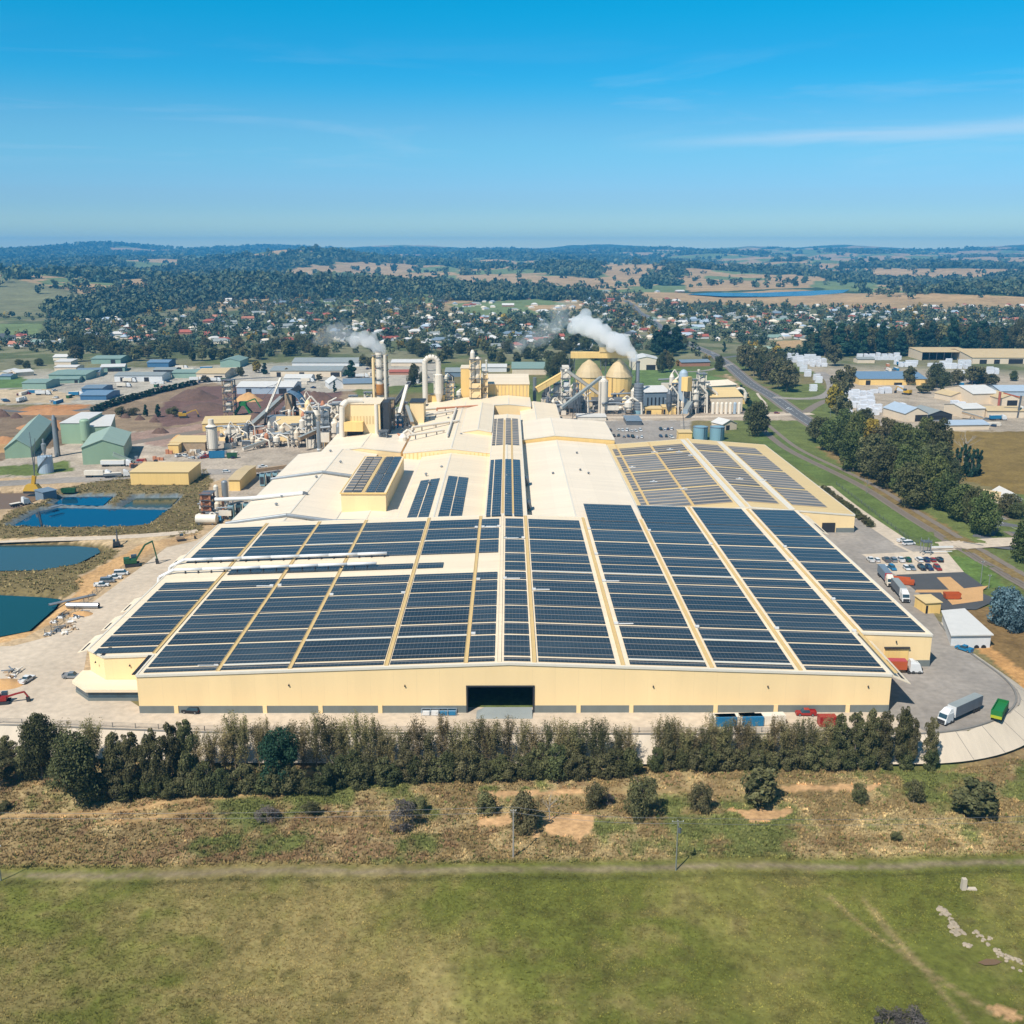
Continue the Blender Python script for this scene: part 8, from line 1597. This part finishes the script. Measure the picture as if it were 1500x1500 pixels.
# houses beyond the three hundred that show largest: one mass
HN = [(300, 620, 436, 505, 70), (600, 930, 436, 508, 120), (930, 1200, 448, 500, 80), (1180, 1480, 448, 492, 80), (100, 330, 462, 505, 20)]
V_ = {}
for x0, x1, y0, y1, num in HN:
    for _ in range(num):
        px, py = random.uniform(x0, x1), random.uniform(y0, y1); c = GT(px, py)
        if any(math.hypot(c[0]-q[0], c[1]-q[1]) < 12 for q in taken) or pdist(np.array([c[0]]), np.array([c[1]]), [GT(*p)[:2] for p in MAIN[:6]], False)[0] < 12: continue
        taken.append(c); roof = random.choice(('white_roof', 'white_roof', 'grey_roof', 'red_roof', 'terra_roof', 'ice_roof', 'cream_house')); b = V_.setdefault(roof, MB()); w, d, r_, a = random.uniform(4, 8), random.uniform(3, 5), random.uniform(1.4, 2.4), random.uniform(0, 3.1)
        P = [(c[0]+math.cos(a)*u*w-math.sin(a)*v*d, c[1]+math.sin(a)*u*w+math.cos(a)*v*d) for u, v in ((-1, -1), (1, -1), (1, 1), (-1, 1), (-.5, 0), (.5, 0))]; z = c[2]
        b.add([(*P[i], z-.2) for i in range(4)]+[(*P[i], z+2.8) for i in range(4)]+[(*P[4], z+2.8+r_), (*P[5], z+2.8+r_)], [(0, 1, 5, 4), (1, 2, 6, 5), (2, 3, 7, 6), (3, 0, 4, 7)], 0); n0 = len(b.v)-10; b.f += [tuple(n0+i for i in q) for q in ((4, 5, 9, 8), (5, 6, 9), (6, 7, 8, 9), (7, 4, 8))]; b.m += [1]*4
MBN = MB(); mats_ = ['cream_house']
for roof, b in V_.items():
    mats_.append(roof); o0 = len(MBN.v); MBN.v += b.v; MBN.f += [tuple(i+o0 for i in f) for f in b.f]; MBN.m += [0 if m == 0 else len(mats_)-1 for m in b.m]
tag(MBN.build('town_houses', mats_), 'mass of small houses scattered through the trees of the town', 'houses', kind='stuff')
# ---- the rest of the trees: one far mass
def far_trees():
    g = np.random.default_rng(99); P = []; HR = []; CL = []
    def addp(x, y, h, r, c): P.append((x, y)); HR.append((h, r)); CL.append(c)
    pal = [((.060, .082, .044), .50), ((.092, .104, .050), .27), ((.042, .074, .054), .13), ((.20, .14, .02), .06), ((.10, .085, .05), .04)]
    cum = np.cumsum([p[1] for p in pal])
    # town trees
    n = 11000; D = np.sqrt(g.uniform(1030**2, 2750**2, n)); a = g.uniform(R(-33), R(33), n); x, y = D*np.sin(a), D*np.cos(a); z = H(x, y); px, py, w = proj(x, y, z)
    dens = fnoise(x, y, 240, 21, 3); keep = (dens > .45) | (g.random(n) < .45)
    hx = np.array([[q[0], q[1]] for q in taken]); gx = {(int(a_//12), int(b_//12)) for a_, b_ in np.concatenate([hx, hx+[0, -9]])}; keep &= np.array([(int(a_//12), int(b_//12)) not in gx for a_, b_ in zip(x, y)])
    for poly in ([(-80, 470), (66, 470), (66, 492), (-80, 494)], [(640, 443), (850, 436), (850, 462), (690, 462)], [(1122, 496), (1180, 496), (1176, 512), (1126, 514)], [(-400, 516), (60, 516), (330, 524), (640, 524), (640, 620), (-400, 640)], [(640, 515), (1000, 515), (1090, 560), (1090, 640), (640, 640)], [(1085, 560), (1190, 520), (1700, 515), (1700, 700), (1100, 640)], [(-80, 400), (80, 418), (150, 438), (105, 462), (-80, 468)], [(880, 425), (1700, 425), (1700, 457), (1210, 452), (960, 443)], [(600, 400), (910, 400), (910, 424), (640, 424)], [(1030, 520), (1060, 540), (1110, 575), (1150, 600), (1120, 600), (1050, 545)], [(1000, 505), (1085, 505), (1085, 530), (1040, 530)], [(500, 388), (585, 388), (585, 412), (520, 410)]):
        keep &= ~inpoly(px, py, poly)
    rd = pdist(x, y, [GT(*p)[:2] for p in MAIN[:9]], False); keep &= rd > 14
    for i in np.nonzero(keep)[0]:
        wooded = inpoly(px[i:i+1], py[i:i+1], [(100, 445), (330, 400), (540, 398), (700, 422), (560, 432), (330, 438), (100, 470)])[0]
        k = int(np.searchsorted(cum, g.random())); k = min(k, 4); k = 0 if wooded and k > 2 else k; r = g.uniform(2.6, 6.2); addp(x[i], y[i], r*g.uniform(1.7, 2.6), r, pal[k][0])
    # woods of the hills
    n = 70000; D = np.exp(g.uniform(np.log(1900), np.log(12500), n)); a = g.uniform(R(-34), R(34), n); x, y = D*np.sin(a), D*np.cos(a); z = H(x, y); px, py, w = proj(x, y, z)
    c = far_class(px, py, x, y); inw = inpoly(px, py, [(60, 455), (180, 435), (330, 400), (540, 396), (720, 422), (860, 428), (860, 436), (640, 434), (330, 440), (100, 478)])
    keep = np.where(D > 2500, (c == 0) | (g.random(n) < .025), inw | ((c == 0) & (D > 2300)))
    keep &= g.random(n) < np.clip(.5+D/6000, .35, 1); keep &= ~inpoly(px, py, [(985, 424), (1250, 419), (1260, 428), (1230, 440), (990, 441)])
    for i in np.nonzero(keep)[0]:
        r = (5.4+D[i]*.0014)*g.uniform(.7, 1.4); addp(x[i], y[i], min(r*g.uniform(1.5, 2.3), 24), r, pal[min(2, int(np.searchsorted(cum[:3], g.random()*cum[2])))][0])
    P = np.array(P); HR = np.array(HR); CL = np.array(CL); z = H(P[:, 0], P[:, 1]); D = np.hypot(P[:, 0], P[:, 1])
    out = []
    for lo, hi, q in ((0, 1500, 90), (1500, 2700, 46), (2700, 5000, 20), (5000, 1e9, 9)):
        m = (D >= lo) & (D < hi); k = int(m.sum())
        if not k: continue
        u = g.normal(size=(k, q, 3)); u /= np.linalg.norm(u, axis=2)[..., None]; lob = g.normal(scale=.38, size=(k, 1, 3)).repeat(q, 1)
        nl = 5; L = g.normal(scale=.42, size=(k, nl, 3)); idx = g.integers(0, nl, (k, q)); lob = np.take_along_axis(L, idx[..., None].repeat(3, 2), 1)
        pt = lob+u*g.uniform(.4, .62, (k, q, 1)); pt[..., 2] = np.maximum(pt[..., 2], -.95)
        r = HR[m, 1][:, None]; h = HR[m, 0][:, None]
        cx = P[m, 0][:, None]+pt[..., 0]*r; cy = P[m, 1][:, None]+pt[..., 1]*r; cz = z[m][:, None]+h*.5+pt[..., 2]*h*.5
        nn = u+g.normal(scale=.5, size=u.shape); nn /= np.linalg.norm(nn, axis=2)[..., None]; t1 = np.cross(nn, g.normal(size=u.shape)); t1 /= np.linalg.norm(t1, axis=2)[..., None]; t2 = np.cross(nn, t1)
        s = (r*{90: .26, 46: .34, 20: .5, 9: .75}[q])[..., None]*g.uniform(.7, 1.3, (k, q, 1)); C = np.stack([cx, cy, cz], -1)
        v = np.stack([C-t1*s, C-t2*s*.8, C+t1*s, C+t2*s*.8], 2).reshape(-1, 3); col = (CL[m][:, None, :]*g.uniform(.75, 1.3, (k, 1, 1))*g.uniform(.8, 1.25, (k, q, 1)))[:, :, None, :].repeat(4, 2).reshape(-1, 3); out.append((v, col))
    V = np.concatenate([o[0] for o in out]); CC = np.concatenate([o[1] for o in out])
    o = npmesh('woods', V, np.arange(len(V)).reshape(-1, 4), 'far_leaf', CC); tag(o, 'mass of trees filling the town and the wooded hills behind it', 'woods', kind='stuff')
far_trees()
# ------------------------------------------------------------------ steam and air
def volmat(name, col, dens, aniso=.2):
    m = bpy.data.materials.new(name); m.use_nodes = True; t = m.node_tree; t.nodes.clear(); MATS[name] = m
    v = N(t, 'ShaderNodeVolumePrincipled'); v.inputs['Color'].default_value = (*col, 1); v.inputs['Density'].default_value = dens; v.inputs['Anisotropy'].default_value = aniso
    o = N(t, 'ShaderNodeOutputMaterial'); t.links.new(v.outputs[0], o.inputs['Volume']); return m
volmat('steam', (.999, .999, .999), .15); volmat('thin_steam', (.995, .995, .995), .025); volmat('haze', (.09, .46, .90), 8.5e-5, .0)
def plume(label, pts, mat, seed, vox=1.6):
    g = random.Random(seed); bm = bmesh.new(); P = [Vector(p[:3]) for p in pts]; Rr = [p[3] for p in pts]; n = len(P)
    tot = sum((P[i+1]-P[i]).length for i in range(n-1)); s = 0
    for i in range(n-1):
        L = (P[i+1]-P[i]).length; u = 0
        while u < 1:
            r = Rr[i]+(Rr[i+1]-Rr[i])*u; c = P[i].lerp(P[i+1], u)
            for k in range(3):
                o = Vector((g.gauss(0, 1), g.gauss(0, 1), g.gauss(0, 1)))*r*.42; q = r*g.uniform(.42, .8)
                bmesh.ops.create_icosphere(bm, subdivisions=2, radius=q, matrix=Matrix.Translation(c+o))
            u += max(.03, r*.42/L)
    me = bpy.data.meshes.new('steam'); bm.to_mesh(me); bm.free(); o = bpy.data.objects.new('steam_plume', me); COL.objects.link(o); md = o.modifiers.new('m', 'REMESH'); md.mode = 'VOXEL'; md.voxel_size = vox
    dg = bpy.context.evaluated_depsgraph_get(); me2 = bpy.data.meshes.new_from_object(o.evaluated_get(dg)); o.modifiers.clear(); o.data = me2; me2.materials.clear(); me2.materials.append(MATS[mat])
    tag(o, label, 'steam', kind='stuff')
def pp(px, py, D, r): p = at(px, py, D); return (*p, r)
D1 = STEAM1[1]; D2 = STEAM2[1]
plume('dense white steam streaming off the thin chimney by the silos', [pp(932, 527, D1, 2), pp(926, 520, D1+8, 4), pp(912, 508, D1+24, 6.2), pp(893, 495, D1+44, 7.8), pp(872, 485, D1+60, 8.2), pp(850, 475, D1+76, 7.4), pp(838, 470, D1+84, 4.8)], 'steam', 1)
plume('upright drifting steam cloud at the tail of the dense plume', [pp(829, 447, D1+120, 4), pp(824, 458, D1+118, 7), pp(816, 472, D1+112, 9), pp(806, 486, D1+110, 8)], 'thin_steam', 2)
plume('faint steam wisp hanging over the town trees', [pp(806, 488, D1+60, 7), pp(788, 494, D1+62, 8), pp(768, 502, D1+64, 7), pp(757, 507, D1+64, 5)], 'thin_steam', 5)
plume('white steam blowing from the tall cream stack', [pp(562, 514, D2, 2), pp(556, 509, D2+3, 3.6), pp(545, 503, D2+6, 4.6), pp(530, 498, D2+10, 4.6), pp(514, 494, D2+14, 4)], 'steam', 3)
plume('thin bluish smoke trailing from the stack steam', [pp(512, 493, D2+15, 5), pp(500, 488, D2+20, 6), pp(484, 490, D2+26, 6), pp(468, 496, D2+30, 5)], 'thin_steam', 4)
b = MB(); b.box(-15400, 15400, -15400, 15400, -9, 240); o = b.build('haze', 'haze'); struct(o, 'stuff')
